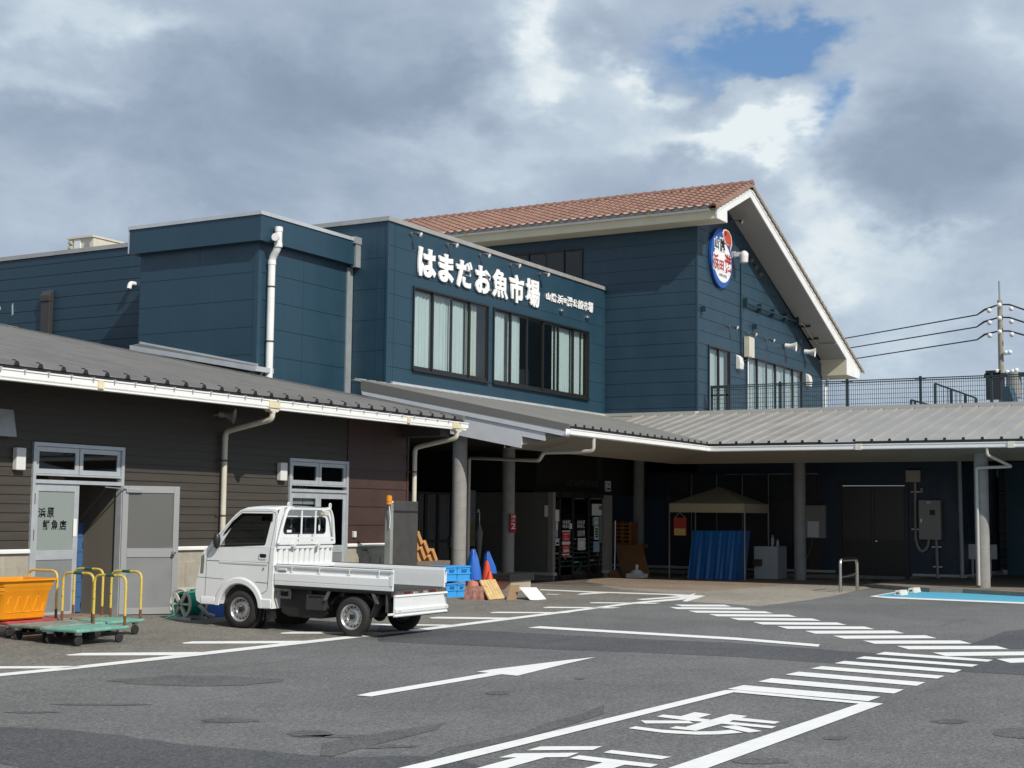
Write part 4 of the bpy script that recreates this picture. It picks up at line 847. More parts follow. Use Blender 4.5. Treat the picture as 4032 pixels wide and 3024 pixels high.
# ================================================================== WESTERN ANNEXE OF THE MARKET: box with a deep fascia
YK = 21.10; K = lambda *p: onY(p, YK); XK0 = K(1009, 1300).x + .02; XK1 = XC - .0; zk0, zk1 = 4.0, K(1020, 953).z; zkt = K(1020, 852).z; OV = .20
annex = thing('market_annexe', 'flat roofed petrol blue annexe box with a projecting fascia beside the sign wall', 'annexe', (27, YK, 0))
mb = MB(); YKE = onX((555, 1020), XK0).y; c_ = [4.0, 4.35, 5.16, 5.97, 6.78, 7.6, zk1 + .3]
cz = [K(*ze5(1410, y)).z for y in (965, 1282, 1600)]; stp = (cz[0] - cz[2]) / 2; c_ = [cz[0] - stp * i for i in (4, 3, 2, 1, 0)] + [zk1 + .05]
siding(mb, 'Y', YK, XK0, XK1, c_, groove=.012, depth=.012); siding(mb, 'X', XK0, YK, YKE, c_, groove=.012, depth=.012); mb.box(XK0 - .01, XK0 + .12, YK - .01, YK + .12, 4.2, zk1 - .02)
u = K(*ze5(925, 1200)).x; mb.box(u - .008, u + .008, YK - .005, YK + .004, 4.2, zk1); v = onX(Z(0, 900, 2.458)(1918, 800), XK0).y; mb.box(XK0 - .005, XK0 + .004, v - .008, v + .008, 4.2, zk1); mb.quad((XK0, YKE, 4), (27.5, YKE, 4), (27.5, YKE, zk1), (XK0, YKE, zk1))
mb.build('wall', BLUE, annex, world=True)
mb = MB(); mb.box(XK0 - OV, XK1 - .12, YK - OV, YKE + OV, zk1, zkt); mb.build('fascia', BLUE, annex, world=True)
mb = MB(); mb.box(XK0 - OV - .03, XK1 - .02, YK - OV - .03, YK + .2, zkt, zkt + .085); mb.box(XK0 - OV - .03, XK0 + .2, YK + .2, YKE + OV + .03, zkt, zkt + .085); mb.box(XK0 - OV - .01, XK0 - OV + .03, YKE + OV + .0, YKE + OV + .03, zk1 + .02, zkt); mb.build('coping', COPEL, annex, world=True)
mb = MB(); mb.box(XK1 - .20, XK1 + .01, YK - OV - .045, YK - OV + .1, zk1 - .05, zkt + .10); mb.box(XK1 - .28, XK1 + .03, YK - OV - .07, YK - OV + .1, zkt - .06, zkt + .11); mb.box(XK1 - .24, XK1 - .02, YK - .035, YK + .05, 4.2, zk1 - .05); mb.build('joint_cover', mat('joint_cover_metal', (.42, .45, .46), .35, metal=.4, var=.05), annex, world=True)
pt, pm_, pb = K(*ze5(625, 160)), K(*ze5(545, 540)), K(*ze5(530, 1500)); r = .085; mb = MB(); yo = YK - OV - .12; yi = YK - .12
ptf = onY(ze5(625, 170), yo); pbf = onY(ze5(540, 560), yi); X_ = pbf.x
mb.tube(pipe_path([(ptf.x, yo, ptf.z), (ptf.x, yo, onY(ze5(622, 425), yo).z), (X_, yi, pbf.z), (X_, yi, 3.9)], .12, 3), r, 16)
for z_, y_, x_ in ((ptf.z - .06, yo, ptf.x), (ptf.z - .42, yo, ptf.x), (pbf.z - .10, yi, X_)): mb.cyl((x_, y_, z_ - .05), (x_, y_, z_ + .05), r + .010, n=16)
mb.cyl((ptf.x - .02, yo, ptf.z - .27), (ptf.x - .17, yo - .05, ptf.z - .27), .055, n=14); mb.cyl((ptf.x - .15, yo - .05, ptf.z - .27), (ptf.x - .20, yo - .07, ptf.z - .27), .09, n=16)
mb.build('downpipe', WHITE, annex, world=True, smooth=35)
for yy in (915, 1597): z_ = onY(ze5(535, yy), yi).z; mb = MB(); mb.cyl((X_, yi, z_ - .015), (X_, yi, z_ + .015), r + .012, n=16); mb.box(X_ - .02, X_ + .02, yi, YK, z_ - .015, z_ + .015); mb.build('pipe_clip', mat('dark_clip', (.06, .05, .045), .6), annex, world=True)
# lean-to flashing between the annexe and the shop roof
mb = MB(); A_ = lambda x, y: onX(Z(400, 1330, 6.9125)(x, y), XRK + .06); l0, l1 = A_(765, 200), A_(765, 330); r0, r1 = onX((1000, 1441), XRK + .06), onX((1000, 1461), XRK + .06)
mb.prism([(XRK + .06, l0.y, l0.z), (XRK + .06, r0.y, r0.z), (XRK + .06, r0.y, r1.z), (XRK + .06, l0.y, l1.z)], (.04, 0, 0)); mb.prism([(XRK + .06, r0.y, r0.z), (XK0 + .4, r0.y, r0.z), (XK0 + .4, r0.y, r1.z), (XRK + .06, r0.y, r1.z)], (0, -.05, 0)); mb.build('lean_to_fascia', COPEL, annex, world=True)
u0_, u1_, f0_, f1_ = onX((549, 1352), XK0 - .03), onX((1014, 1440), XK0 - .03), onX((1010, 1445), XRK + .08), onX((512, 1360), XRK + .08)
mb = MB(); mb.prism([u0_, u1_, f0_, f1_], (0, 0, -.03)); mb.box(XRK + .1, XK0 - .0, r0.y + .05, r0.y + .2, 4.2, r1.z); mb.prism([(XK0 - .02, f1_.y, f1_.z - .1), (XK0 - .02, f0_.y, f0_.z - .1), (XK0 - .02, f0_.y, f0_.z - .5), (XK0 - .02, f1_.y, f1_.z - .5)], (.015, 0, 0)); mb.build('lean_to_roof', mat('lean_to_metal', (.10, .10, .097), .5, var=.08), annex, world=True)
dz_ = Vector((0, 0, .045)); mb = MB(); mb.prism([u0_ + dz_, u1_ + dz_, u1_, u0_], (.02, 0, 0)); mb.build('upstand', COPEL, annex, world=True)
# long wing running back on the left
XW = XK0 + 1.5; zw4 = Z(0, 900, 2.458); w0, w1 = onX(zw4(0, 300), XW), onX(zw4(1250, 178), XW)
cz = [onX(zw4(800, y), XW).z for y in (306, 419, 530, 640, 757, 870, 977)]; st = (cz[0] - cz[-1]) / 6
wing = thing('market_wing', 'plain petrol blue wing with long horizontal siding and metal coping behind the shop roof', 'wing', (XW + 3, 32, 0))
mb = MB(); siding(mb, 'X', XW, YKE - .3, 52, [cz[0] - st * i for i in range(9, -1, -1)] + [w1.z], groove=.018, depth=.016); mb.quad((XW, 52, 3), (XW + 20, 52, 3), (XW + 20, 52, w1.z), (XW, 52, w1.z)); mb.build('wall', BLUES, wing, world=True)
mb = MB(); mb.box(XW - .04, XW + .3, YKE - .3, 52, w1.z, w1.z + .11); mb.build('coping', COPE, wing, world=True)
mb = MB(); mb.quad((XW + .2, YKE, w1.z - .3), (XW + 20, YKE, w1.z - .3), (XW + 20, 52, w1.z - .3), (XW + .2, 52, w1.z - .3)); mb.build('flat_roof', MATS['roof_membrane'], wing, world=True)
DUCT = mat('brown_duct', (.045, .042, .04), .45); p0, p1 = onX(zw4(465, 690), XW), onX(zw4(510, 600), XW); mb = MB(); mb.box(XW - .14, XW, p1.y - .05, p1.y + .27, 4.8, p1.z - .16); mb.prism([(XW, p1.y - .06, p1.z + .02), (XW - .1, p1.y - .06, p1.z - .02), (XW - .17, p1.y - .06, p1.z - .14), (XW - .17, p1.y - .06, p1.z - .3), (XW, p1.y - .06, p1.z - .3)], (0, .34, 0)); mb.build('pipe_duct', DUCT, wing, world=True, bevel=.012)
p = onX(zw4(1305, 548), XW); mb = MB(); mb.tube(pipe_path([(XW, p.y, p.z + .03), (XW - .16, p.y, p.z + .03), (XW - .20, p.y, p.z - .12)], .1), .06, 12); mb.build('vent_elbow', WHITE, wing, world=True, smooth=40)
mb = MB(); 
for x, y, h in ((125, 780, 130), (3, 770, 40)):
    p = onX(zw4(x, y), XW); mb.prism([(XW - .003, p.y, p.z + h * .0014), (XW - .003, p.y + .05, p.z + h * .0008), (XW - .003, p.y + .03, p.z - h * .0014), (XW - .003, p.y - .03, p.z - h * .001)], (.002, 0, 0))
mb.build('lime_stain', mat('lime_run', (.45, .52, .55), .8), wing, world=True)
# outdoor unit of the air conditioner on that roof
a, c = onX(zw4(668, 160), XW + .5), onX(zw4(905, 82), XW + .5); ac = thing('air_conditioner', 'cream outdoor air conditioner unit standing on the left roof', 'air conditioner', (XW + .75, (a.y + c.y) / 2, w1.z + .1)); zc_ = c.z; zb_ = w1.z - .3
mb = MB(); mb.box(XW + .5, XW + 1.5, c.y, a.y, zb_, zc_); mb.box(XW + .44, XW + 1.6, c.y - .03, a.y + .03, zc_, zc_ + .05); mb.build('casing', CREAM, ac, world=True)
mb = MB()
for i in range(5): z_ = zb_ + .1 + i * (zc_ - zb_ - .12) / 5; mb.prism([(XW + .5, c.y + .75, z_), (XW + .40, c.y + .75, z_ + .04), (XW + .40, c.y + .75, z_ + .10), (XW + .5, c.y + .75, z_ + .12)], (0, a.y - c.y - .8, 0))
mb.build('louvre_panel', mat('louvre_beige', (.45, .43, .35), .5), ac, world=True)
mb = MB(); mb.box(XW + .47, XW + .5, c.y + .45, c.y + .68, zb_, zc_ - .02); mb.build('side_panel', WHITE, ac, world=True); mb = MB(); mb.box(XW + .485, XW + .5, c.y + .12, c.y + .30, zc_ - .55, zc_ - .12); mb.build('service_hatch', mat('hatch_grey', (.3, .3, .28), .5), ac, world=True)
# ================================================================== THE ENTRANCE CANOPY
XE, YE_ = 34.96, 14.12; ZEV2 = 3.55; CSL = .21
canopy = thing('entrance_canopy', 'L-shaped grey metal canopy roof on round concrete columns along the market front', 'canopy', (36, 16, 0))
RIB2 = mat('canopy_sheet_grey', (.235, .23, .215), .42, var=.08, vs=1.2, stretch=(1, 1, 1), spec=.5)
RIB3 = mat('canopy_sheet_warm', (.30, .29, .27), .4, var=.07, vs=1., spec=.5)
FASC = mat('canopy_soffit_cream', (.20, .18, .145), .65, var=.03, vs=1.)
XCL = onX((1428, 1540), 27.18) and 27.18; YR0 = YS - .0; DV = YS - YE_
def cz1(y): return ZEV2 + .07 + CSL * (y - YE_)
zcl = Z(2640, 1680, 7.373); rx = []
c0 = onY(zcl(145, 440), YE_).x; c1 = onY(zcl(890, 525), YE_).x; sp1 = (c1 - c0) / 4
mb = MB(); x = c0 - sp1 * 40; prof = []
xsr = []
while x < XG - .1:
    if x > XCL + .1: xsr.append(x)
    x += sp1
# roof over the sign front, cut along the valley: each pan runs from eave (or valley) to the wall
edges = [XCL] + xsr + [XG]
for a, b in zip(edges, edges[1:]):
    ya, yb = max(YE_, YE_ + (a - XE)), max(YE_, YE_ + (b - XE))
    mb.quad((a, ya, cz1(ya)), (b, yb, cz1(yb)), (b, YS, cz1(YS)), (a, YS, cz1(YS)))
for q in xsr:
    y0 = max(YE_, YE_ + (q - XE))
    if y0 < YS - .1:
        p = Vector((q, y0, cz1(y0))); w = Vector((q, YS - .05, cz1(YS - .05))); n_ = Vector((0, -CSL, 1)).normalized()
        mb.prism([p + Vector((-.035, 0, 0)), p + Vector((-.016, 0, 0)) + n_ * .05, p + Vector((.016, 0, 0)) + n_ * .05, p + Vector((.035, 0, 0))], w - p)
mb.build('roof', RIB2, canopy, world=True)
zr0 = Z(3000, 1700, 2.1434); d0 = onX(zr0(60, 103), XE).y; d1_ = onX(zr0(1078, 87), XE).y; sp2 = (d0 - d1_) / 7; ysr = [d0 - sp2 * i for i in range(-14, 40)]
YEND = -6.; ysr = [y for y in ysr if YEND < y < YS]
mb = MB(); ed = sorted([YEND] + ysr + [YS, YE_])
cz2 = lambda x: ZEV2 + .07 + CSL * (x - XE)
for a, b in zip(ed, ed[1:]):
    xa, xb = max(XE, XE + (a - YE_)), max(XE, XE + (b - YE_)); mb.quad((xa, a, cz2(xa)), (xb, b, cz2(xb)), (XG, b, cz2(XG)), (XG, a, cz2(XG)))
for q in ysr:
    x0 = max(XE, XE + (q - YE_))
    if x0 < XG - .1:
        p = Vector((x0, q, cz2(x0))); w = Vector((XG - .05, q, cz2(XG - .05))); n_ = Vector((-CSL, 0, 1)).normalized()
        mb.prism([p + Vector((0, -.03, 0)), p + Vector((0, -.014, 0)) + n_ * .045, p + Vector((0, .014, 0)) + n_ * .045, p + Vector((0, .03, 0))], w - p)
mb.build('roof', RIB3, canopy, world=True)
mb = MB()
for q in xsr:
    if q < XE: mb.obox((q, YE_ - .004, cz1(YE_) + .025), (.035, 0, 0), (0, .006, 0), (0, 0, .028))
for q in ysr:
    if q < YE_: mb.obox((XE - .004, q, cz2(XE) + .025), (.006, 0, 0), (0, .034, 0), (0, 0, .028))
mb.box(XCL, XE, YE_ + .002, YE_ + .04, ZEV2 - .02, ZEV2 + .055); mb.box(XE + .002, XE + .04, YEND, YE_, ZEV2 - .02, ZEV2 + .055); mb.build('eave_closure', BLACK, canopy, world=True)
mb = MB(); gz0 = onZ((2788, 1777), 3.4) and (ZEV2 - .14); xg0 = onY((2245, 1705), YE_ - .1).x
gutter(mb, (xg0, YE_ + .01, gz0), (XE - .01, YE_ + .01, gz0), (0, -1, 0), .135, .12); gutter(mb, (XE + .01, YE_ - .12, gz0), (XE + .01, YEND, gz0), (-1, 0, 0), .135, .12)
cg = mb.build('gutter', GUTW, canopy, world=True)
for y in (onX(zr0(825, 130), XE).y, onX(zr0(2110, 95), XE).y): mb = MB(); mb.box(XE - .135, XE + .02, y - .07, y + .07, gz0 - .006, gz0 + .142); mb.build('gutter_joint', mat('gutter_joint_white', (.72, .70, .62), .4, var=.1), cg, world=True)
# sloping cream soffit between gutter and beam, dark ceiling beyond
OFF, ZB2 = 1.5, 3.17; xi, yi2 = XE + OFF, YE_ + OFF
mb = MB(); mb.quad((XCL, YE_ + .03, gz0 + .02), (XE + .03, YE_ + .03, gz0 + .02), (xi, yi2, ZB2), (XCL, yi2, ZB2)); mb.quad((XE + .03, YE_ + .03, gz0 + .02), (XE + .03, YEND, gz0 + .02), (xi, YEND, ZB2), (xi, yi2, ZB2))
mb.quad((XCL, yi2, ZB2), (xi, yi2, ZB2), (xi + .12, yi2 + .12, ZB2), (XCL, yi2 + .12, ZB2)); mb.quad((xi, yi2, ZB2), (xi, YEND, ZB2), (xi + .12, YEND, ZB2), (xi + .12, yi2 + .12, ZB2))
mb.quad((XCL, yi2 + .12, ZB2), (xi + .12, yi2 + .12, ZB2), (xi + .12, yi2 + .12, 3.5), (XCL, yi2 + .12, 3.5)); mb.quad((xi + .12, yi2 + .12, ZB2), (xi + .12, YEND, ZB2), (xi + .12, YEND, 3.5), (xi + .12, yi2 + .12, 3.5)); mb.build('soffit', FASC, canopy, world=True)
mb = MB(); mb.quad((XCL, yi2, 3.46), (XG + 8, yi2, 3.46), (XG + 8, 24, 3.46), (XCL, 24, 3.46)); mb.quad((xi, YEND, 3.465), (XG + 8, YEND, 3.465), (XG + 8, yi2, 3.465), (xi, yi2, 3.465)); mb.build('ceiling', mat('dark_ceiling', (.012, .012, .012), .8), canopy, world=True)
# barge boards at the open left end
BX = lambda x, y: onX((x, y), XCL)
def plate(pts, m, nm, w, dx=0.): b = MB(); b.prism([Vector((XCL + dx, p.y, p.z)) for p in pts], (w, 0, 0)); return b.build(nm, m, canopy, world=True)
GREYW = mat('barge_grey_white', (.58, .60, .62), .5, var=.03)
plate([BX(1424, 1536), BX(2241, 1697), BX(2241, 1721), BX(1429, 1555)], GREYW, 'barge_board', .05, -.03); plate([BX(1445, 1559), BX(2146, 1702), BX(2146, 1736), BX(2055, 1718), BX(2051, 1764), BX(1794, 1712), BX(1445, 1640)], GREYW, 'barge_board', .05)
t0_, t1_ = BX(1424, 1536), BX(2241, 1697); mb = MB(); mb.prism([(XCL - .04, t0_.y, cz1(t0_.y) + .03), (XCL - .04, YE_, cz1(YE_) + .03), (XCL - .04, t1_.y, t1_.z), (XCL - .04, t0_.y, t0_.z)], (.10, 0, 0)); mb.build('barge_flashing', mat('barge_flashing', (.16, .155, .145), .5), canopy, world=True)
e1 = BX(2241, 1721); mb = MB(); mb.quad((XCL + .05, YE_ + .05, gz0 + .03), (XCL + .05, yi2, ZB2), (XCL + .05, yi2, 3.6), (XCL + .05, YE_ + .05, 3.6)); mb.build('end_panel', FASC, canopy, world=True)
mb = MB(); mb.box(XC + .2, XG, YS - .07, YS - .012, cz1(YS) + .0, cz1(YS) + .09); i = 0
for q in xsr: mb.box(q + .05, q + sp1 - .06, YS - .12, YS - .07, cz1(YS) - .03, cz1(YS) + .03)
mb.build('wall_flashing', COPEL, canopy, world=True)
mb = MB(); mb.box(XG - .07, XG - .012, YEND, YS, cz2(XG) + .0, cz2(XG) + .10)
for q in ysr: mb.box(XG - .13, XG - .07, q + .05, q + sp2 - .05, cz2(XG) - .03, cz2(XG) + .035)
mb.build('wall_flashing', mat('wall_flashing_warm', (.44, .43, .40), .45, metal=.2), canopy, world=True)
# columns
CONC = mat('column_concrete', (.27, .265, .25), .85, var=.10, vs=5, bump=.2, bs=60)
RC = .165
ca, cb_, cc = onY((1809, 1950), 18.22), onY((2001, 2000), 18.22), onY((2515, 2000), 18.22); cd = onX((3149, 2000), 39.05); ce = onZ((3872, 2314), .1)
ca = onX((1809, 1950), 27.55); cols = [(ca.x, ca.y, 0), (cb_.x, 18.22, 0), (cc.x, 18.22, 0), (cd.x, cd.y, 0), (ce.x, ce.y, .1)]
for x, y, z in cols:
    mb = MB(); zz = z - .03; rings = []
    while zz < 3.5: rings += [(zz, RC), (min(zz + .925, 3.5), RC), (min(zz + .928, 3.5), RC - .004), (min(zz + .94, 3.5), RC - .004)]; zz += .943
    mb.lathe((x, y, 0), (0, 0, 1), rings, 28); mb.build('column', CONC, canopy, world=True, smooth=40)
# rainwater pipes of the canopy
zq_ = Z(1500, 1600, 2.212); zr = zr0
p0 = onY(zq_(1845, 285), YE_ - .03); y2 = 17.98; pA = onY(zq_(768, 455), y2); mb = MB()
mb.tube(pipe_path([(p0.x, YE_ - .05, gz0), (p0.x, YE_ - .05, gz0 - .28), (p0.x, YE_ + .4, gz0 - .30), (p0.x, yi2 - .3, ZB2 - .06), (p0.x, yi2 - .2, ZB2 - .24), (pA.x, y2, pA.z + .02), (pA.x, y2, .1)], .09), .042, 12); mb.build('downpipe', mat('pipe_grey_cream', (.50, .48, .43), .4), canopy, world=True, smooth=40)
pe = onX(zr(1900, 130), XE - .05); mb = MB(); cx, cy = ce.x - .24, ce.y + .10; k0 = onX(zr(1905, 205), XE - .05); k1 = onX(zr(2125, 293), ce.x - .2); k2 = onX(zr(1812, 305), ce.x - .2)
mb.tube(pipe_path([(XE - .05, pe.y, gz0), (XE - .05, pe.y, k0.z + .03), k1 + Vector((0, .05, 0)), k2, (k2.x, k2.y, .16)], .05), .037, 12); mb.build('downpipe', MATS['pipe_grey_cream'], canopy, world=True, smooth=40)
# ================================================================== GROUND FLOOR OF THE MARKET UNDER THE CANOPY
BLUE_SHADED = mat('shaded_blue_wall', (.013, .031, .055), .5, var=.08, vs=2)  # siding blue darkened: the canopy's shade is put into the colour
YCOR = onX((3793, 2200), XG).y
mb = MB(); zs_ = [.12 + i * .38 for i in range(10)]
dd = (onX(zr(1240, 800), XG).y, onX(zr(650, 800), XG).y, .0, onX(zr(800, 428), XG).z); gd2 = (12.9, 18.2, .05, 2.95)
siding(mb, 'X', XG, YCOR, 21, zs_, [dd, (13.0, 17.9, .12, 3.1)], groove=.010, depth=.01); mb.box(XG - .012, XG + .04, YCOR - .012, YCOR + .04, .1, 3.5); mb.build('ground_wall', BLUE_SHADED, blue, world=True)
mb = MB(); siding(mb, 'Y', YCOR, XG, XG + 5.2, zs_, [], groove=.01, depth=.01); mb.build('ground_wall', BLUE_SHADED, blue, world=True)
mb = MB()
u = YCOR
while u < 20: mb.box(XG + .01, XG + .1, u, u + .39, -.02, .115); u += .40
mb.build('plinth', mat('plinth_block', (.22, .205, .18), .8, var=.1), blue, world=True)
mb = MB(); mb.tube([(XG - .05, YCOR - .05, .17), (XG - .05, dd[0] - .1, .17)], .045, 10); mb.tube([(XG - .05, YCOR - .05, .17), (XG + 4.9, YCOR - .05, .17)], .045, 10); mb.build('floor_pipe', MATS['pipe_grey_cream'], blue, world=True, smooth=40); mb = MB(); mb.tube([(XG - .05, dd[1] + .1, .2), (XG - .05, 20, .2)], .045, 10); mb.build('floor_pipe', MATS['pipe_grey_cream'], blue, world=True, smooth=40)
# steel double door
DBR = mat('dark_brown_steel', (.022, .019, .016), .45); OBS = mat('obscure_pane', (.034, .031, .027), .35)
mb = MB(); frame(mb, 'X', XG, dd[0], dd[1], dd[2], dd[3], .09, -.05, .1, tb=.02); fr_ = mb.build('door_frame', DBR, blue, world=True); um = onX(zr(932, 800), XG).y
for a, b, (pl, pr, pt_, pb_) in ((um, dd[1] - .09, (675, 915, 470, 905)), (dd[0] + .09, um, (950, 1198, 465, 912))):
    mb = MB(); mb.box(XG + .02, XG + .06, a + .004, b - .004, .03, dd[3] - .1); o = mb.build('door', DBR, blue, world=True); z0, z1 = onX(zr(pl, pb_), XG).z, onX(zr(pl, pt_), XG).z; ya, yb = onX(zr(pr, 700), XG).y, onX(zr(pl, 700), XG).y
    mb = MB(); mb.box(XG + .012, XG + .02, ya, yb, z0, z1); mb.build('pane', OBS, o, world=True)
kn = onX(zr(965, 924), XG); mb = MB(); mb.lathe((XG + .02, kn.y, kn.z), (-1, 0, 0), [(0, .03), (.01, .014), (.05, .014), (.06, .03), (.09, .03), (.1, .001)], 14); mb.build('knob', CHROME, o, world=True, smooth=40)
# switch box with paper, cabinets and conduits on that wall
BOXG = mat('cabinet_beige_grey', (.30, .28, .245), .5, var=.04); 
def wb(x0, y0, x1, y1, d, nm, m, par=blue, base=0., bev=.01): a, c = onX(zr(x0, y1), XG), onX(zr(x1, y0), XG); b = MB(); b.box(XG - base - d, XG - base - .002, a.y, c.y, a.z, c.z); return b.build(nm, m, par, world=True, bevel=bev)
o = wb(350, 622, 545, 896, .18, 'notice_cabinet', BOXG); wb(402, 757, 497, 889, .004, 'paper_notice', WHITE, o, .182, 0)
o = wb(1225, 326, 1343, 426, .16, 'pull_box', mat('pull_box_cream', (.40, .37, .28), .5)); wb(1338, 477, 1362, 515, .05, 'outlet_box', BOXG)
o = wb(1342, 579, 1520, 909, .22, 'switch_cabinet', BOXG); wb(1433, 660, 1477, 704, .006, 'meter_window', BLACK, o, .222, 0); wb(1357, 733, 1366, 765, .012, 'handle', STEEL, o, .222, 0); wb(1404, 590, 1440, 606, .003, 'name_plate', ALU, o, .222, 0)
P_ = lambda x, y: onX(zr(x, y), XG - .07)
mb = MB(); pp = [P_(1292, 420), P_(1299, 900), P_(1312, 960), P_(1330, 995), P_(1357, 1010), P_(1385, 995), P_(1402, 960), P_(1410, 905)]; mb.tube(pipe_path(pp, .03, 3), .042, 12); mb.build('conduit', BOXG, blue, world=True, smooth=50)
mb = MB(); mb.tube([P_(1472, 905), P_(1486, 1258)], .042, 12); mb.build('conduit', BOXG, blue, world=True, smooth=40)
for x, y in ((1295, 507), (1303, 823), (1476, 972), (1484, 1140)): p = P_(x, y); mb = MB(); mb.box(XG - .09, XG - .03, p.y - .13, p.y + .13, p.z - .018, p.z + .018); mb.build('saddle_clip', ALU, blue, world=True)
mb = MB(); q0, q1 = onX(zr(1664, 235), XG - .12), onX(zr(1692, 1235), XG - .12); mb.tube([q0 + Vector((0, 0, .3)), q1], .058, 14)
for y in (435, 803, 1165): p = onX(zr(1664 + (y - 235) * .028, y), XG - .12); mb.cyl(p - Vector((0, 0, .015)), p + Vector((0, 0, .015)), .066, n=14)
mb.build('downpipe', mat('grey_downpipe', (.33, .33, .32), .4), blue, world=True, smooth=40)
mb = MB(); cp = [P_(428, 900), P_(415, 970), P_(395, 1030), P_(372, 1085)]; mb.tube(cp, .009, 6); mb.build('cable', mat('ochre_cable', (.30, .22, .07), .6), blue, world=True)
# dark sliding fronts behind the stall
mb = MB(); DFR = mat('dark_shopfront_frame', (.03, .03, .03), .4); frame(mb, 'X', XG, 13.0, 17.9, .12, 3.1, .07, -.04, .08); 
for i in range(1, 6): y = 13.0 + i * 4.9 / 6; mb.box(XG - .03, XG + .05, y - .035, y + .035, .19, 3.03)
mb.box(XG - .035, XG + .05, 13.07, 17.83, 2.28, 2.36); f_ = mb.build('shopfront', DFR, blue, world=True)
for i in range(6):
    a = 13.0 + i * 4.9 / 6 + .04; c = a + 4.9 / 6 - .08
    mb = MB(); mb.box(XG + .005, XG + .012, a, c, .2, 2.27); mb.build('pane', mat('dark_shutter_grey', (.040, .040, .042), .3) if i in (1, 2, 5) else mat('dark_shutter_brown', (.03, .028, .025), .3), f_, world=True); mb = MB(); mb.box(XG + .005, XG + .012, a, c, 2.37, 3.02); mb.build('pane', mat('transom_dark', (.045, .047, .05), .2), f_, world=True)
# grey tiled return wall and blue end wall at the far right
TILEW = bpy.data.materials.new('grey_wall_tile'); TILEW.use_nodes = True; tt = TILEW.node_tree; bb = tt.nodes['Principled BSDF']; cw_ = N(tt, 'ShaderNodeTexCoord').outputs['Object']
mpp = N(tt, 'ShaderNodeMapping', ins={'Vector': cw_}); mpp.inputs['Rotation'].default_value = (PI / 2, 0, PI / 2); br = N(tt, 'ShaderNodeTexBrick', ins={'Vector': mpp.outputs[0], 'Scale': 1., 'Mortar Size': .012, 'Brick Width': .24, 'Row Height': .08, 'Color1': (.23, .235, .24, 1), 'Color2': (.19, .195, .2, 1), 'Mortar': (.09, .09, .09, 1)}); tt.links.new(br.outputs[0], bb.inputs['Base Color']); bb.inputs['Roughness'].default_value = .5
XT = 45.9; yt0, yt1 = onX(zr(2062, 900), XT).y, onX(zr(1895, 900), XT).y + .6; mb = MB(); mb.box(XT, XT + .4, yt0, yt1, .3, 3.5); mb.build('tiled_wall', TILEW, blue, world=True); mb = MB(); mb.box(XT - .05, XT + .4, yt0, yt1, .22, .3); mb.build('tile_sill', BOXG, blue, world=True)
XP = 44.7; yp = onX(zr(2068, 900), XP).y; mb = MB(); siding(mb, 'X', XP, -8, yp, [.05 + i * .6 for i in range(7)], [], groove=.008, depth=.008); mb.quad((XP, yp, 0), (XP + 6, yp, 0), (XP + 6, yp, 3.6), (XP, yp, 3.6)); mb.build('ground_wall', mat('end_wall_blue', (.02, .075, .105), .45, var=.06), blue, world=True)
for nm, (x0, y0, x1, y1) in (('speaker', (1905, 240, 1935, 330)),):
    p = onX(zr(1985, 320), XT - .25); mb = MB(); mb.tube(pipe_path([p + Vector((.25, .1, .05)), p, p + Vector((-.02, 0, -.22))], .08), .055, 10); mb.build('vent_elbow', HORN, blue, world=True, smooth=40)
cpts = [onX(zr(*a), XT - .2) for a in ((1900, 430), (1935, 470), (1990, 505), (2050, 500))]; mb = MB(); mb.tube(cpts, .014, 6); mb.build('cable', BLACK, blue, world=True); cpts = [onX(zr(*a), XT - .2) for a in ((1905, 400), (1960, 375), (2010, 358))]; mb = MB(); mb.tube(cpts, .014, 6); mb.build('cable', BLACK, blue, world=True)
# --- walkway with its kerb at the right
kb = [onG(p) for p in ((3360, 2303), (3450, 2316), (3560, 2326), (3660, 2332), (3790, 2336), (4150, 2356))]
mb = MB(); top = [Vector((v.x, v.y, .1 if i else .01)) for i, v in enumerate(kb)]; n = len(kb)
for i in range(n - 1): mb.quad(kb[i], kb[i + 1], top[i + 1], top[i])
mb.build('kerb', mat('kerb_concrete', (.20, .185, .155), .85, var=.22, vs=2.5, bump=.2, bs=40)); struct(bpy.data.objects['kerb'])
mb = MB(); far = [Vector((XG + .02 if v.y > YCOR else XP + .2, v.y, .1 if i else .01)) for i, v in enumerate(top)]
far = [Vector((XP + .3, v.y, v.z)) for v in top]
for i in range(n - 1): mb.quad(top[i], top[i + 1], far[i + 1], far[i])
struct(mb.build('walkway', mat('walkway_brown', (.20, .165, .13), .85, var=.18, vs=1.5, bump=.15, bs=30)))
mb = MB(); mb.quad((27.5, 24, .0035), (27.5, yi2 + .2, .0035), (xi + 1.2, yi2 + .2, .0035), (xi + 1.2, 10.5, .0035), (XG + .02, 10.5, .0035), (XG + .02, 24, .0035)); struct(mb.build('covered_floor', mat('covered_floor_brown', (.12, .10, .08), .85, var=.2, vs=1.2, bump=.15, bs=30)))
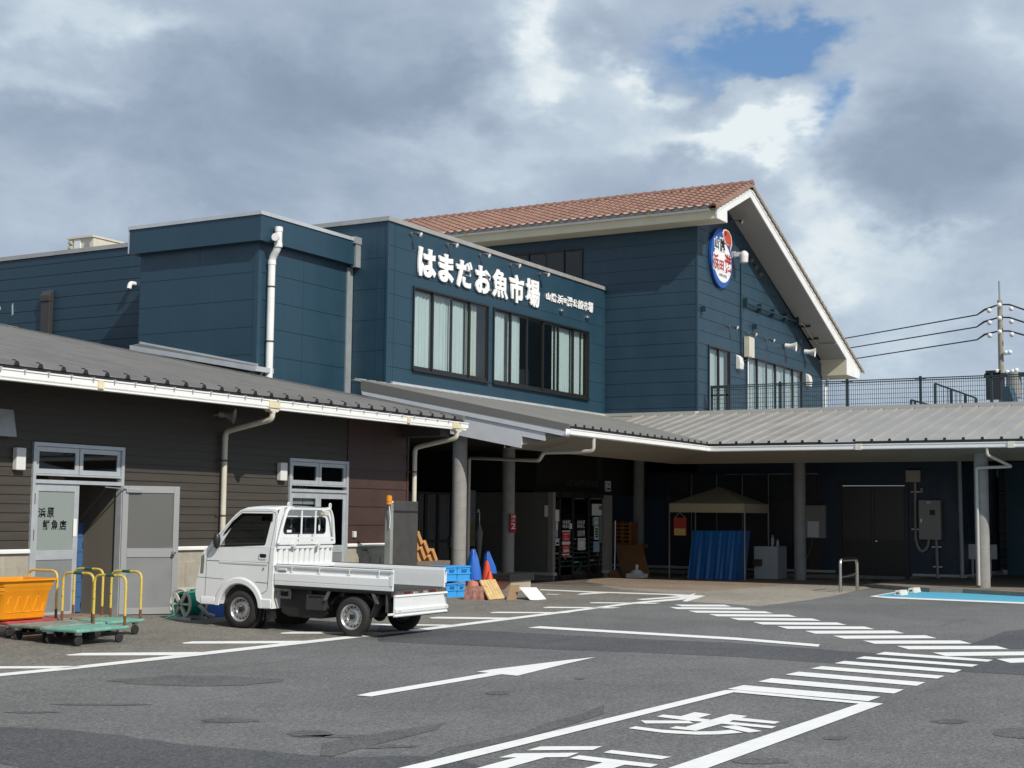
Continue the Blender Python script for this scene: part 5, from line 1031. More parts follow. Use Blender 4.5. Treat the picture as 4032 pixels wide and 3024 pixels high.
# --- glazed entrance lobby
VX, VY = 33.72, 18.02; GRAYP = mat('lobby_panel_grey', (.115, .108, .095), .7, var=.06, vs=2); GRAYL = mat('lobby_post_grey', (.23, .22, .195), .6, var=.05)
zl_ = Z(1500, 1600, 2.212); zt_ = onX(zl_(1475, 748), VX).z; yb_ = onX(zl_(852, 1000), VX).y
lob = thing('entrance_lobby', 'dark glazed entrance lobby with sliding doors covered in notices under the canopy', 'lobby', (34.5, 18.5, 0))
mb = MB(); zc_ = [.22] + [.22 + (zt_ - .22) * i / 4 for i in range(1, 5)]; siding(mb, 'X', VX, VY + .14, 24, zc_, [], groove=.010, depth=.01); mb.build('side_wall', GRAYP, lob, world=True)
mb = MB(); mb.box(VX - .02, VX + .13, VY - .01, VY + .14, .22, zt_); xr1, xr2 = onY(zl_(1945, 1200), VY).x, onY(zl_(2008, 1200), VY).x; mb.box(xr1, xr2, VY - .02, VY + .3, .2, onY(zl_(1975, 775), VY).z); mb.box(VX + .55, VX + .6, VY + 1.8, VY + 1.85, .2, 1); mb.build('post', GRAYL, lob, world=True)
mb = MB(); mb.box(VX - .06, VX + .16, VY - .05, 24, .14, .22); mb.box(xr1 - .03, xr2 + .03, VY - .05, VY + .3, .12, .2); mb.build('base_trim', mat('trim_pale', (.42, .41, .38), .5), lob, world=True); mb = MB(); mb.box(VX + .0, VX + .12, VY - .01, 24, -.02, .14); mb.box(xr1, xr2, VY - .01, VY + .28, -.02, .12); mb.build('base_blocks', MATS['plinth_block'], lob, world=True)
zh_ = onY(zl_(1700, 770), VY).z; mb = MB(); mb.box(VX + .13, xr1, VY + .02, VY + .10, zh_ - .08, zh_ + .05); mb.box(VX, XG, VY + .5, VY + .6, zh_ + .05, 3.46); mb.box(VX + .02, VX + .1, VY + .6, 24, zt_, 3.46); mb.box(VX + .02, xr2, VY + .1, 24, zh_ + .05, zh_ + .1)
xs_ = [VX + .13] + [onY(zl_(x, 1200), VY).x for x in (1566, 1682, 1820)] + [xr1]
for x in xs_[1:4]: mb.box(x - .045, x + .045, VY + .02, VY + .08, .02, zh_)
mb.box(VX + .13, xr1, VY + .02, VY + .08, .0, .13); mb.build('frame', DBR, lob, world=True)
mb = MB(); mb.quad((VX + .13, VY + 2.6, 0), (xr2, VY + 2.6, 0), (xr2, VY + 2.6, 3.4), (VX + .13, VY + 2.6, 3.4)); mb.quad((xr2, VY + .3, 0), (xr2, VY + 2.6, 0), (xr2, VY + 2.6, 3.4), (xr2, VY + .3, 3.4)); mb.build('interior', ROOM, lob, world=True)
WAVE = mat('wave_teal', (.06, .15, .16), .5); WAVEW = mat('wave_white', (.55, .58, .58), .5); PRED = mat('sticker_red', (.42, .015, .03), .5)
rnd = random.Random(3)
for i, (a, b) in enumerate(zip(xs_, xs_[1:])):
    mb = MB(); mb.box(a + .04, b - .04, VY + .045, VY + .051, .12, zh_ - .07); dr = mb.build('door', GLASSD, lob, world=True)
    dk = MB(); wt = MB(); rd = MB()
    for r in range(7):
        z = .32 + r * .125 + .03 * (i % 2); x = a + .05
        while x < b - .10:
            grp = rnd.randint(2, 4); tgt = wt if rnd.random() < .25 else dk
            for k in range(grp):
                if x > b - .09: break
                tgt.prism([(x, VY + .04, z), (x + .035, VY + .04, z + .05), (x + .07, VY + .04, z), (x + .055, VY + .04, z), (x + .035, VY + .04, z + .03), (x + .015, VY + .04, z)], (0, -.002, 0)); x += .075
            x += .05
    dk.build('wave_pattern', WAVE, dr, world=True); wt.build('wave_pattern', WAVEW, dr, world=True)
    cx_, cz_ = (a + b) / 2 + (-.2, -.05, -.15, .1)[i], .32 + (.9, .27, .62, .33)[i]; rd.prism([(cx_ + .07 * math.cos(k * .52), VY + .036, cz_ + .05 * math.sin(k * .52)) for k in range(12)], (0, -.002, 0)); rd.build('red_fish_mark', PRED, dr, world=True)
    if i in (1, 2):
        mx = (a + b) / 2; pz = onY(zl_(1615 if i == 1 else 1750, 1030), VY).z
        fit('はまだ', 'Y', VY, mx - .22, mx + .22, pz - .10, pz + .13, WAVEW, dr, 'lettering', .001, .02, .03); fit('お魚市場', 'Y', VY, mx - .22, mx + .22, pz - .33, pz - .14, WAVEW, dr, 'lettering', .001, .015, .03)
def notice(x0, y0, x1, y1, m, nm='notice', par=lob, w=.006, body=None, inkm=None):
    a, c = onY(zl_(x0, y1), VY + .03), onY(zl_(x1, y0), VY + .03); b = MB(); b.box(a.x, c.x, VY + .03 - w, VY + .034, a.z, c.z); o = b.build(nm, m, par, world=True)
    if body:
        n = len(body); dz = (c.z - a.z)
        for i, t in enumerate(body): fit(t, 'Y', VY + .03, a.x + (c.x - a.x) * .14, c.x - (c.x - a.x) * .14, c.z - dz * (.12 + (i + 1) * .76 / n) + dz * .05, c.z - dz * (.12 + i * .76 / n) - dz * .02, inkm or INK, o, 'lettering', .0006, .006, -w - .001)
    return o
PAPER = mat('notice_paper', (.60, .60, .57), .7, var=.04, vs=8); PTEAL = mat('notice_teal', (.22, .34, .33), .6); PBLU = mat('notice_blue', (.25, .34, .46), .6)
notice(1490, 900, 1551, 1002, PAPER); notice(1522, 1005, 1541, 1075, PAPER); notice(1490, 1055, 1510, 1168, PAPER); notice(1517, 1075, 1540, 1142, PBLU); notice(1519, 1150, 1551, 1212, PAPER, body=['↑', '一'])
notice(1578, 1092, 1645, 1178, PRED, 'poster', body=['シャインマスカット', '&', 'ピオーネ'], inkm=WAVEW) if False else notice(1578, 1092, 1645, 1178, PRED, 'poster', body=['一一一', '&', '一一一一'], inkm=mat('pink_print', (.6, .25, .28), .6)); notice(1578, 1178, 1645, 1205, PAPER, 'poster'); notice(1578, 1205, 1645, 1283, PRED, 'poster', body=['大', '一一一'], inkm=WAVEW); notice(1576, 1284, 1642, 1298, PAPER, 'poster'); notice(1578, 1083, 1645, 1092, PAPER, 'poster')
notice(1644, 1018, 1663, 1068, PAPER); o = notice(1716, 1148, 1779, 1252, PAPER, 'poster'); notice(1724, 1160, 1771, 1238, PTEAL, 'print', w=.008); notice(1728, 1168, 1767, 1230, PAPER, 'print', w=.0095)
notice(1838, 852, 1922, 950, PAPER, 'poster'); notice(1896, 866, 1922, 900, mat('print_slate', (.10, .12, .14), .6), 'print', w=.008); notice(1845, 966, 1893, 1040, PTEAL); notice(1860, 964, 1892, 1030, PAPER, w=.008, body=['↑']); notice(1858, 1045, 1895, 1162, PAPER, body=['一', '一', '一', '一']); notice(1851, 1176, 1902, 1270, PBLU); notice(1900, 955, 1924, 1172, mat('glass_edge_tape', (.16, .22, .23), .4))
a, c = onY(zl_(1962, 740), VY + .45), onY(zl_(2000, 652), VY + .45); mb = MB(); mb.box(a.x, c.x, VY + .44, VY + .49, a.z, c.z); o = mb.build('wall_sign', WHITE, lob, world=True); fit('↑', 'Y', VY + .44, a.x + .06, c.x - .06, a.z + .17, c.z - .06, INK, o, 'pictogram', .001, .03, -.001); fit('一', 'Y', VY + .44, a.x + .04, c.x - .04, a.z + .05, a.z + .10, INK, o, 'pictogram', .001, .03, -.001)
pz = onY(zl_(1755, 675), VY + .45); a, c = onY(zl_(1618, 700), VY + .45), onY(zl_(1898, 650), VY + .45); fit('山陰浜田港公設市場', 'Y', VY + .5, a.x, c.x, a.z, c.z, mat('dim_letters', (.07, .065, .055), .5), lob, 'sign_letter', .01, .02, -.03)
p = onX(zl_(1442, 905), VX); mb = MB(); mb.box(VX - .03, VX, p.y - .05, p.y + .05, p.z - .17, p.z + .13); mb.build('intercom', LAMP, lob, world=True)
# dark corrugated screen fence beyond the columns at the left of the lobby, shade-darkened blue wall over it
scr = thing('screen_gate', 'black corrugated metal screen gate between the shop and the first column', 'gate', (26, 20.4, 0)); YSC = 19.4
P2 = lambda x, y: onY(Z(1500, 1930, 5.0267)(x, y), YSC); a, c = P2(640, 1500), P2(1420, 75); mb = MB(); x = a.x - .4; i = 0
while x < c.x - .08: mb.quad((x, YSC + .02 * (i % 2), .1), (x + .05, YSC + .02 * ((i + 1) % 2), .1), (x + .05, YSC + .02 * ((i + 1) % 2), c.z), (x, YSC + .02 * (i % 2), c.z)); x += .05; i += 1
mb.build('sheet', mat('black_corrugated', (.030, .029, .028), .5, var=.1), scr, world=True); mb = MB(); zmid = P2(1100, 1010).z
for z in (c.z, zmid, .1): mb.box(a.x - .4, c.x, YSC - .03, YSC, z - .03, z + .03)
for px in (700, 870, 1115, 1380): x = P2(px, 500).x; mb.box(x - .05, x + .05, YSC - .04, YSC - .0, .05, c.z)
mb.build('frame', mat('black_frame', (.022, .021, .02), .5), scr, world=True); mb = MB(); p = P2(1360, 1030); mb.box(p.x - .06, p.x + .06, YSC - .08, YSC - .04, p.z - .12, p.z + .14); mb.build('latch', STEEL, scr, world=True)
mb = MB(); mb.quad((XR, 23.5, 0), (VX, 23.5, 0), (VX, 23.5, 3.5), (XR, 23.5, 3.5)); mb.build('ground_wall', BLUE_SHADED, blue, world=True)
p, q_ = onY(Z(1500, 1600, 2.212)(752, 1220), 20.4), onY(Z(1500, 1600, 2.212)(826, 732), 20.4); nb = thing('notice_board', 'tall pale notice board with yellow lower half standing behind the white downpipe', 'notice board', (p.x, 20.4, 0)); zz = p.z + (q_.z - p.z) * .42
mb = MB(); mb.box(p.x - .2, q_.x, 20.4, 20.44, zz, q_.z); mb.build('upper_panel', mat('board_pale', (.24, .25, .26), .6, var=.1, vs=5), nb, world=True); mb = MB(); mb.box(p.x - .2, q_.x, 20.4, 20.44, p.z, zz); mb.build('lower_panel', mat('board_yellow', (.26, .21, .10), .6, var=.15, vs=7), nb, world=True); mb = MB(); mb.box(p.x - .15, p.x - .1, 20.44, 20.48, 0, q_.z); mb.box(q_.x - .1, q_.x - .05, 20.44, 20.48, 0, q_.z); mb.build('stand', BLACK, nb, world=True)
# ================================================================== TERRACE OVER THE SHOPS, ITS FENCE AND STAIR RAIL
ter = thing('roof_terrace', 'flat roof terrace slab with a beige metal edge above the canopy', 'terrace', (45, 10, 4.7)); zf = Z(3200, 1050, 2.6587); XF = XG + .45
tz0 = onX((3300, 1617), XF).z; mb = MB(); mb.quad((XG, YEND, tz0 - .02), (60, YEND, tz0 - .02), (60, YG, tz0 - .02), (XG, YG, tz0 - .02)); mb.build('deck', MATS['roof_membrane'], ter, world=True)
ye = onX(zf(1435, 1500), XG - .05).y; mb = MB(); mb.box(XG - .06, XG + .3, ye, YG - .05, tz0 - .16, tz0 + .02); mb.build('edge_trim', mat('edge_trim_beige', (.36, .34, .29), .5, var=.06), ter, world=True); mb = MB(); mb.box(XG - .10, XG - .02, YG - .05, YG + .05, tz0 - .22, tz0 + .06); mb.build('corner_trim', WHITE, ter, world=True)
FEN = mat('fence_green_black', (.02, .035, .04), .45); FENW = mat('fence_wire', (.03, .055, .065), .45)
fen = thing('terrace_fence', 'dark green wire mesh fence along the edge of the roof terrace', 'fence', (XF, 8, tz0)); ftop = onX((3336, 1500), XF).z; y0f = YG - .25; ypost = [onX(zf(x, 1350), XF).y for x in (362, 1130, 1872)]; spf = (ypost[0] - ypost[2]) / 2; posts = [ypost[0] + spf, *ypost, ypost[2] - spf, ypost[2] - 2 * spf]
mb = MB(); y = y0f; w = .0055
while y > -3: mb.box(XF - w, XF + w, y - w, y + w, tz0, ftop); y -= .062
z = tz0 + .05
for z in [tz0 + .05 + i * (ftop - tz0 - .05) / 6 for i in range(7)]: mb.box(XF - w, XF + w, -3, y0f, z - w, z + w)
for z in (ftop, ftop - .06): mb.box(XF - .035, XF - .02, -3, y0f, z - .012, z + .012); mb.box(XF + .02, XF + .035, -3, y0f, z - .012, z + .012)
mb.build('mesh_panel', FENW, fen, world=True)
for y in posts: mb = MB(); mb.box(XF - .035, XF + .035, y - .035, y + .035, tz0 - .02, ftop + .06); mb.box(XF - .04, XF + .04, y - .16, y + .16, ftop - .03, ftop + .0); mb.build('post', FEN, fen, world=True)
gy0, gy1 = onX((2803, 1560), XF).y, onX((2870, 1560), XF).y; mb = MB(); frame(mb, 'X', XF - .06, gy1, gy0, tz0, ftop - .02, .06, -.03, .03); mb.box(XF - .09, XF - .03, gy1, gy0, tz0 + .55, tz0 + .60); mb.build('gate_frame', FEN, fen, world=True)
rail = thing('stair_railing', 'descending dark railing of a stair on the roof terrace', 'railing', (XF + 1.2, 5, tz0)); XS = XF + 1.4; tp = [onX(zf(*a), XS) for a in ((1280, 1222), (1447, 1285), (1600, 1340), (1707, 1375))]; 
for p in tp: mb = MB(); mb.box(XS - .03, XS + .03, p.y - .035, p.y + .035, tz0 - .3, p.z); mb.build('post', FEN, rail, world=True)
mb = MB(); mb.bar(tp[0], tp[3], .05, .05); k = 1
y = tp[0].y
while y > tp[3].y: f = (tp[0].y - y) / (tp[0].y - tp[3].y); mb.box(XS - .008, XS + .008, y - .008, y + .008, tz0 - .3, tp[0].z + (tp[3].z - tp[0].z) * f); y -= .12
mb.build('bars', FEN, rail, world=True)
rail2 = thing('low_railing', 'low dark railing in front of the stair railing on the terrace', 'railing', (XF + .8, 7, tz0)); XS2 = XF + .9; tp = [onX(zf(*a), XS2) for a in ((1030, 1395), (1072, 1408), (1235, 1450))]
for p in tp[:2]: mb = MB(); mb.box(XS2 - .03, XS2 + .03, p.y - .03, p.y + .03, tz0 - .3, p.z); mb.build('post', FEN, rail2, world=True)
mb = MB(); mb.bar(tp[0], tp[2], .05, .05); mb.build('handrail', FEN, rail2, world=True)
zw_ = Z(3700, 1400, 6.6627); XW2 = XF + 2.2; wd = thing('parapet_wedge', 'dark teal sloping parapet end standing behind the terrace fence', 'parapet', (XW2, 2, tz0)); pts = [onX(zw_(*a), XW2) for a in ((1640, 1420), (1640, 810), (1815, 800), (2010, 1420))]; mb = MB(); mb.prism(pts, (.8, 0, 0)); mb.build('wall', BLUES, wd, world=True)
# ================================================================== THE LITTLE WHITE TRUCK (local frame: +y towards its nose, x to its right, origin on the ground under the rear axle)
from mathutils.geometry import tessellate_polygon
TA = math.radians(92.4 - 90)
truck = thing('kei_truck', 'small white flatbed truck parked nose to the shop with its tailgate hanging open', 'truck', (16.9, 11.80, 0), TA)
truck.rotation_euler = (math.radians(.95), 0, TA); ROOTM[truck.name] = Matrix.Translation((16.9, 11.80, 0)) @ Euler(truck.rotation_euler).to_matrix().to_4x4()
TW_ = mat('truck_white_paint', (.76, .78, .78), .28, coat=.4, spec=.5, var=.015, vs=2); TBK = mat('truck_underbody_black', (.016, .016, .016), .6, var=.15, vs=8); TRB = mat('tyre_rubber', (.022, .021, .02), .75, bump=.1, bs=60); GAP = mat('panel_gap', (.10, .105, .105), .6)
RIMM = mat('wheel_steel', (.50, .50, .50), .35, metal=.75, var=.06, vs=12); PLB = mat('black_trim', (.02, .02, .021), .4); BEDM = mat('bed_floor_mat', (.055, .053, .05), .6, var=.15, vs=10); TGREY = mat('truck_inner_grey', (.58, .60, .60), .4, var=.04, vs=4)
TGL = glass('truck_glass', (.40, .44, .43), 1.15); TGB = glass('truck_rear_glass', (.42, .46, .45), 1.2)
def panel(mb, outer, holes, fn):
    """flat panel with openings: outlines in (u, v), fn maps them into space"""
    loops = [[Vector((a, b, 0)) for a, b in l] for l in [outer] + holes]; tris = tessellate_polygon(loops); flat_ = [p for l in loops for p in l]
    mb.add([fn(p.x, p.y) for p in flat_], [tuple(t) for t in tris])
    return flat_
def rrect(u0, u1, v0, v1, r, n=5):
    o = []
    for cx, cy, a0 in ((u1 - r, v1 - r, 0), (u0 + r, v1 - r, 90), (u0 + r, v0 + r, 180), (u1 - r, v0 + r, 270)):
        for i in range(n + 1): a = math.radians(a0 + 90 * i / n); o.append((cx + r * math.cos(a), cy + r * math.sin(a)))
    return o
def smooth_loop(pts, r=.03, n=4):         # rounded version of a closed outline
    o = []; m = len(pts)
    for i in range(m):
        a, b, c = Vector(pts[i - 1]), Vector(pts[i]), Vector(pts[(i + 1) % m]); q = min(r, (a - b).length * .4, (c - b).length * .4); p0 = b + (a - b).normalized() * q; p1 = b + (c - b).normalized() * q
        for k in range(n + 1): t = k / n; v = p0 * (1 - t) ** 2 + b * 2 * t * (1 - t) + p1 * t * t; o.append((v.x, v.y))
    return o
WX = .7375; ZBL = 1.12
def xs_at(z): return WX if z <= .70 else (WX - .004 * (z - .70) / .42 if z < ZBL else WX - .004 - (z - ZBL) * .135)
AC, AR = (1.925, .285), .345
arch = [(AC[0] + AR * math.cos(a), AC[1] + AR * math.sin(a)) for a in [math.radians(8 + 164 * i / 18) for i in range(19)]][::-1]   # rear to front
front_prof = [(2.60, .315), (2.69, .36), (2.715, .45), (2.715, .62), (2.69, .70), (2.675, .76), (2.64, 1.0), (2.59, 1.09), (2.535, 1.14), (2.50, 1.165)]
low = [(1.345, 1.165), (1.345, .40), (1.365, .335), (1.40, .305), (1.565, .305)] + arch + [(2.285, .315)] + front_prof
roof_prof = [(2.475, 1.205), (2.36, 1.335), (2.22, 1.495), (2.10, 1.62), (2.03, 1.672), (1.93, 1.698), (1.75, 1.715), (1.55, 1.718), (1.40, 1.712), (1.36, 1.695)]
upp = [(1.345, 1.165), (2.50, 1.165)] + roof_prof + [(1.345, 1.655)]
win = smooth_loop([(2.315, 1.145), (1.505, 1.195), (1.435, 1.63), (1.985, 1.615), (2.10, 1.50)], .03)
for s in (-1, 1):
    mb = MB(); panel(mb, low, [], lambda u, v: (s * xs_at(v), u, v)); panel(mb, upp, [win], lambda u, v: (s * xs_at(v), u, v))
    # arch return and flare
    for (a, b) in zip(arch, arch[1:]): mb.quad((s * WX, a[0], a[1]), (s * WX, b[0], b[1]), (s * (WX - .10), b[0], b[1]), (s * (WX - .10), a[0], a[1]))
    fl = []
    for i in range(23):
        a = math.radians(-6 + 192 * i / 22); r0, r1 = AR + .004, AR + .105; fl.append([(WX + .004, r0), (WX + .016, r0 + .012), (WX + .016, r1 - .03), (WX - .001, r1)])
        fl[-1] = [(s * x, AC[0] + r * math.cos(a), max(AC[1] + r * math.sin(a), .315)) for x, r in fl[-1]]
    for a, b in zip(fl, fl[1:]):
        for k in range(3): mb.quad(a[k], b[k], b[k + 1], a[k + 1])
    mb.prism([(s * WX, 1.35, .31), (s * (WX + .014), 1.355, .32), (s * (WX + .014), 1.36, .43), (s * WX, 1.355, .45)], (0, .21, 0)); mb.prism([(s * WX, 2.36, .318), (s * (WX + .010), 2.36, .325), (s * (WX + .010), 2.36, .41), (s * WX, 2.36, .43)], (0, .24, 0))
    if s == -1: side_l = mb
    else: side_r = mb
mb = MB(); mb.v += side_l.v; mb.f += side_l.f; o_ = len(mb.v); mb.v += side_r.v; mb.f += [[i + o_ for i in f] for f in side_r.f]; mb.mi = [0] * len(mb.f)
# nose and roof lofted across the width
nx = [(-1, 0.), (-.955, .028), (-.85, .05), (-.5, .072), (0, .08), (.5, .072), (.85, .05), (.955, .028), (1, 0.)]
vs = []; fs = []; npf = len(front_prof)
for fx, dy in nx:
    for u, v in front_prof: vs.append((fx * xs_at(v), u + dy * (1. if v < 1.1 else .5), v))
for i in range(len(nx) - 1):
    for j in range(npf - 1): fs.append((i * npf + j, (i + 1) * npf + j, (i + 1) * npf + j + 1, i * npf + j + 1))
mb.add(vs, fs)
rp = roof_prof[4:]; nr = len(rp); vs = []; fs = []
for fx, dz in ((-1, 0.), (-.97, .022), (-.90, .036), (-.6, .046), (0, .05), (.6, .046), (.90, .036), (.97, .022), (1, 0.)):
    for k, (u, v) in enumerate(rp): vs.append((fx * xs_at(v), u + (.02 * (1 - fx * fx) if k == 0 else 0), v + dz * (.6 if k in (0, nr - 1) else 1)))
for i in range(8):
    for j in range(nr - 1): fs.append((i * nr + j, (i + 1) * nr + j, (i + 1) * nr + j + 1, i * nr + j + 1))
mb.add(vs, fs)
YC = 1.345; xb = lambda z: xs_at(z) - .004
bk = [(-xb(.90), .90), (xb(.90), .90), (xb(1.1), 1.1), (xb(1.6), 1.62), (xb(1.69) - .02, 1.70), (xb(1.69) - .08, 1.745), (-xb(1.69) + .08, 1.745), (-xb(1.69) + .02, 1.70), (-xb(1.6), 1.62), (-xb(1.1), 1.1)]
rw = rrect(-.525, .525, 1.365, 1.605, .055); panel(mb, bk, [rw], lambda u, v: (u, YC, v))
mb.box(-.70, .70, YC - .002, YC + .3, .55, .62); mb.quad((-WX, YC, .31), (WX, YC, .31), (WX, YC, .92), (-WX, YC, .92))
body = mb.build('cab', TW_, truck, smooth=28)
# cab floor and inside
mb = MB(); mb.box(-.69, .69, 1.36, 2.6, .60, .66); mb.box(-.68, .68, 2.25, 2.5, .66, 1.08); mb.build('dashboard', PLB, truck)
for s in (-1, 1):
    mb = MB(); mb.box(s * .36 - .24, s * .36 + .24, 1.42, 1.90, .75, .90); mb.prism([(s * .36 - .24, 1.48, .9), (s * .36 - .24, 1.40, 1.42), (s * .36 - .24, 1.46, 1.46), (s * .36 - .24, 1.60, .9)], (.48, 0, 0)); mb.prism([(s * .36 - .13, 1.44, 1.43), (s * .36 - .13, 1.42, 1.58), (s * .36 - .13, 1.50, 1.58), (s * .36 - .13, 1.51, 1.43)], (.26, 0, 0)); mb.build('seat', mat('seat_cloth', (.05, .05, .052), .9), truck, bevel=.03)
mb = MB(); c = Vector((.36, 2.13, 1.07)); ax = Vector((0, -.75, .66)).normalized(); u_ = Vector((1, 0, 0)); w_ = ax.cross(u_); mb.tube([c + u_ * (.18 * math.cos(2 * PI * i / 20)) + w_ * (.18 * math.sin(2 * PI * i / 20)) for i in range(20)], .014, 6, closed=True); mb.bar(c - u_ * .17, c + u_ * .17, .03, .02); mb.build('steering_wheel', PLB, truck, smooth=40)
mb = MB(); mb.box(-.12, .12, 2.02, 2.05, 1.53, 1.60); mb.build('rear_view_mirror', PLB, truck)
mb = MB(); mb.quad((-.60, 2.05, 1.67), (.60, 2.05, 1.67), (.70, 2.49, 1.185), (-.70, 2.49, 1.185)); mb.build('windscreen', TGL, truck)
mb = MB(); panel(mb, rrect(-.53, .53, 1.36, 1.61, .055), [], lambda u, v: (u, YC + .008, v)); rg = mb.build('rear_window', TGB, truck)
mb = MB(); l0, l1 = rrect(-.528, .528, 1.362, 1.608, .055), rrect(-.508, .508, 1.382, 1.588, .045)
for i in range(len(l0)): j = (i + 1) % len(l0); mb.quad((l0[i][0], YC - .006, l0[i][1]), (l0[j][0], YC - .006, l0[j][1]), (l1[j][0], YC - .006, l1[j][1]), (l1[i][0], YC - .006, l1[i][1]))
mb.build('rubber_seal', PLB, rg); mb = MB(); mb.box(-.44, -.33, YC - .004, YC - .001, 1.385, 1.42); mb.build('sticker', WHITE, rg); mb = MB(); mb.prism([(.36 + .022 * math.cos(k * .7), YC - .004, 1.45 + .05 * math.sin(k * .7)) for k in range(9)], (0, .002, 0)); mb.build('sticker', LAMP, rg)
for s in (-1, 1):
    mb = MB(); panel(mb, win, [], lambda u, v: (s * (xs_at(v) - .012), u, v)); sw = mb.build('side_window', TGL, truck)
    mb = MB(); cxw, czw = 1.8, 1.4; wl_ = [(cxw + (a - cxw) * .972, czw + (b - czw) * .945) for a, b in win]
    for i in range(len(win)): j = (i + 1) % len(win); mb.quad(*[(s * (xs_at(b) + .001), a, b) for a, b in (win[i], win[j], wl_[j], wl_[i])])
    mb.build('rubber_seal', PLB, sw)
    mb = MB(); mb.prism([(s * (xs_at(1.60) + .001), 1.425, 1.54), (s * (xs_at(1.60) + .001), 1.425, 1.652), (s * (xs_at(1.6) + .001), 1.96, 1.645), (s * (xs_at(1.5) + .001), 2.12, 1.52), (s * (xs_at(1.35) + .001), 2.26, 1.34), (s * (xs_at(1.35) + .001), 2.225, 1.34), (s * (xs_at(1.5) + .001), 2.08, 1.50), (s * (xs_at(1.6) + .001), 1.95, 1.60), (s * (xs_at(1.6) + .001), 1.455, 1.61), (s * (xs_at(1.6) + .001), 1.45, 1.54)], (s * .022, 0, 0)); mb.build('window_visor', glass('smoked_visor', (.10, .11, .11), 1.2), sw)
    mb = MB(); mb.ball((0, 0, 0), .06, 14, 2.0)
    for i in range(len(mb.v)): v = mb.v[i]; mb.v[i] = Vector((s * .785 + v.x * .9, 2.325 + v.y * .9, 1.24 + v.z))
    mb.bar((s * .70, 2.34, 1.15), (s * .78, 2.33, 1.19), .05, .035); mb.build('wing_mirror', PLB, truck, smooth=45)
    # door shut lines, waist crease and lower line
    def line(pts, w=.007, name='door_gap', par=body):
        b = MB()
        for a, c in zip(pts, pts[1:]):
            d = Vector((c[0] - a[0], c[1] - a[1])).normalized(); nn = Vector((-d.y, d.x)) * w / 2
            b.quad(*[(s * (xs_at(v) + .0012), u, v) for u, v in ((a[0] - nn.x, a[1] - nn.y), (c[0] - nn.x, c[1] - nn.y), (c[0] + nn.x, c[1] + nn.y), (a[0] + nn.x, a[1] + nn.y))])
        return b.build(name, GAP, par)
    line([(2.30, 1.255), (2.45, 1.13), (2.515, 1.05), (2.535, .95), (2.535, .70), (2.54, .45), (2.545, .32)]); line([(1.425, .60), (1.415, .95), (1.405, 1.15), (1.375, 1.45), (1.372, 1.62), (1.395, 1.665), (1.48, 1.682), (1.98, 1.672), (2.10, 1.58), (2.30, 1.355), (2.45, 1.18)]); line([(1.425, .60), (1.445, .555), (1.50, .522), (1.56, .51), (1.66, .512)]); line([(2.53, .945), (1.42, .951)], .010, 'waist_crease'); line([(2.69, .70), (2.21, .69)], .007); line([(1.64, .675), (1.43, .668)], .007)
    mb = MB(); mb.prism([(s * (WX + .0015), 2.30, .948), (s * (WX + .006), 2.30, .94), (s * (WX + .0015), 2.30, .915)], (0, -.86, 0)); mb.build('waist_moulding', TW_, body)
    mb = MB(); panel(mb, rrect(1.452, 1.592, 1.005, 1.085, .03), [rrect(1.463, 1.581, 1.020, 1.076, .026)], lambda u, v: (s * (WX + .006), u, v)); hd = mb.build('door_handle', TW_, truck); mb = MB(); panel(mb, rrect(1.46, 1.584, 1.018, 1.078, .026), [], lambda u, v: (s * (WX + .003), u, v)); mb.build('recess', INK, hd); mb = MB(); mb.box(s * WX, s * (WX + .012), 1.468, 1.576, 1.050, 1.074); mb.build('pull', PLB, hd)
    mb = MB(); mb.cyl((s * WX, 1.505, .868), (s * (WX + .006), 1.505, .868), .016, n=12); mb.build('lock', STEEL, truck)
    mb = MB(); mb.prism([(s * (WX + .002), 2.64, .755), (s * (WX + .002), 2.585, .755), (s * (WX + .002), 2.575, .95), (s * (WX + .002), 2.585, 1.03), (s * (WX + .002), 2.605, 1.03), (s * (WX + .0), 2.635, 1.0), (s * .72, 2.68, .76)], (-s * .02, 0, 0)); mb.build('headlight', mat('headlight_plastic', (.16, .165, .16), .12, spec=.8, coat=.6), truck)
# guard frame behind the cab
YGd = 1.27; mb = MB(); mb.tube(pipe_path([(-.70, YGd + .03, 1.23), (-.60, YGd, 1.60), (-.525, YGd, 1.735), (.525, YGd, 1.735), (.60, YGd, 1.60), (.70, YGd + .03, 1.23)], .07), .022, 8); mb.bar((-.69, YGd + .02, 1.235), (.69, YGd + .02, 1.235), .025, .045); mb.bar((-.62, YGd, 1.30), (.62, YGd, 1.30), .018, .03)
for x in (-.19, .155): mb.tube([(x, YGd, 1.735), (x, YGd, 1.30)], .014, 8)
mb.box(-.50, .50, YGd - .02, YGd + .02, 1.715, 1.752); mb.build('guard_frame', TW_, truck, smooth=35)
for x in (-.52, .52): mb = MB(); mb.tube(pipe_path([(x - .02, YGd, 1.74), (x - .02, YGd, 1.81), (x + .02, YGd, 1.81), (x + .02, YGd, 1.74)], .02), .010, 6); mb.build('rope_hook', TW_, truck, smooth=40)
mb = MB(); mb.box(.315, .405, YGd - .06, YGd + .03, 1.635, 1.70); mb.build('work_lamp', CREAM, truck, bevel=.006)
mb = MB(); mb.box(-.40, .40, YGd - .025, YGd + .025, 1.752, 1.760); mb.build('rack_pad', BLACK, truck)
mb = MB(); x = -.64
while x < .6: mb.prism([(x, YC - .005, .93), (x + .02, YC - .045, .93), (x + .075, YC - .045, .93), (x + .095, YC - .005, .93)], (0, 0, .22)); x += .128
mb.box(-.68, .68, YC - .05, YC - .005, 1.15, 1.19); mb.box(-.69, .69, YC - .07, YC - .0, .88, .935); mb.build('headboard', TW_, truck, bevel=.006, seg=1)
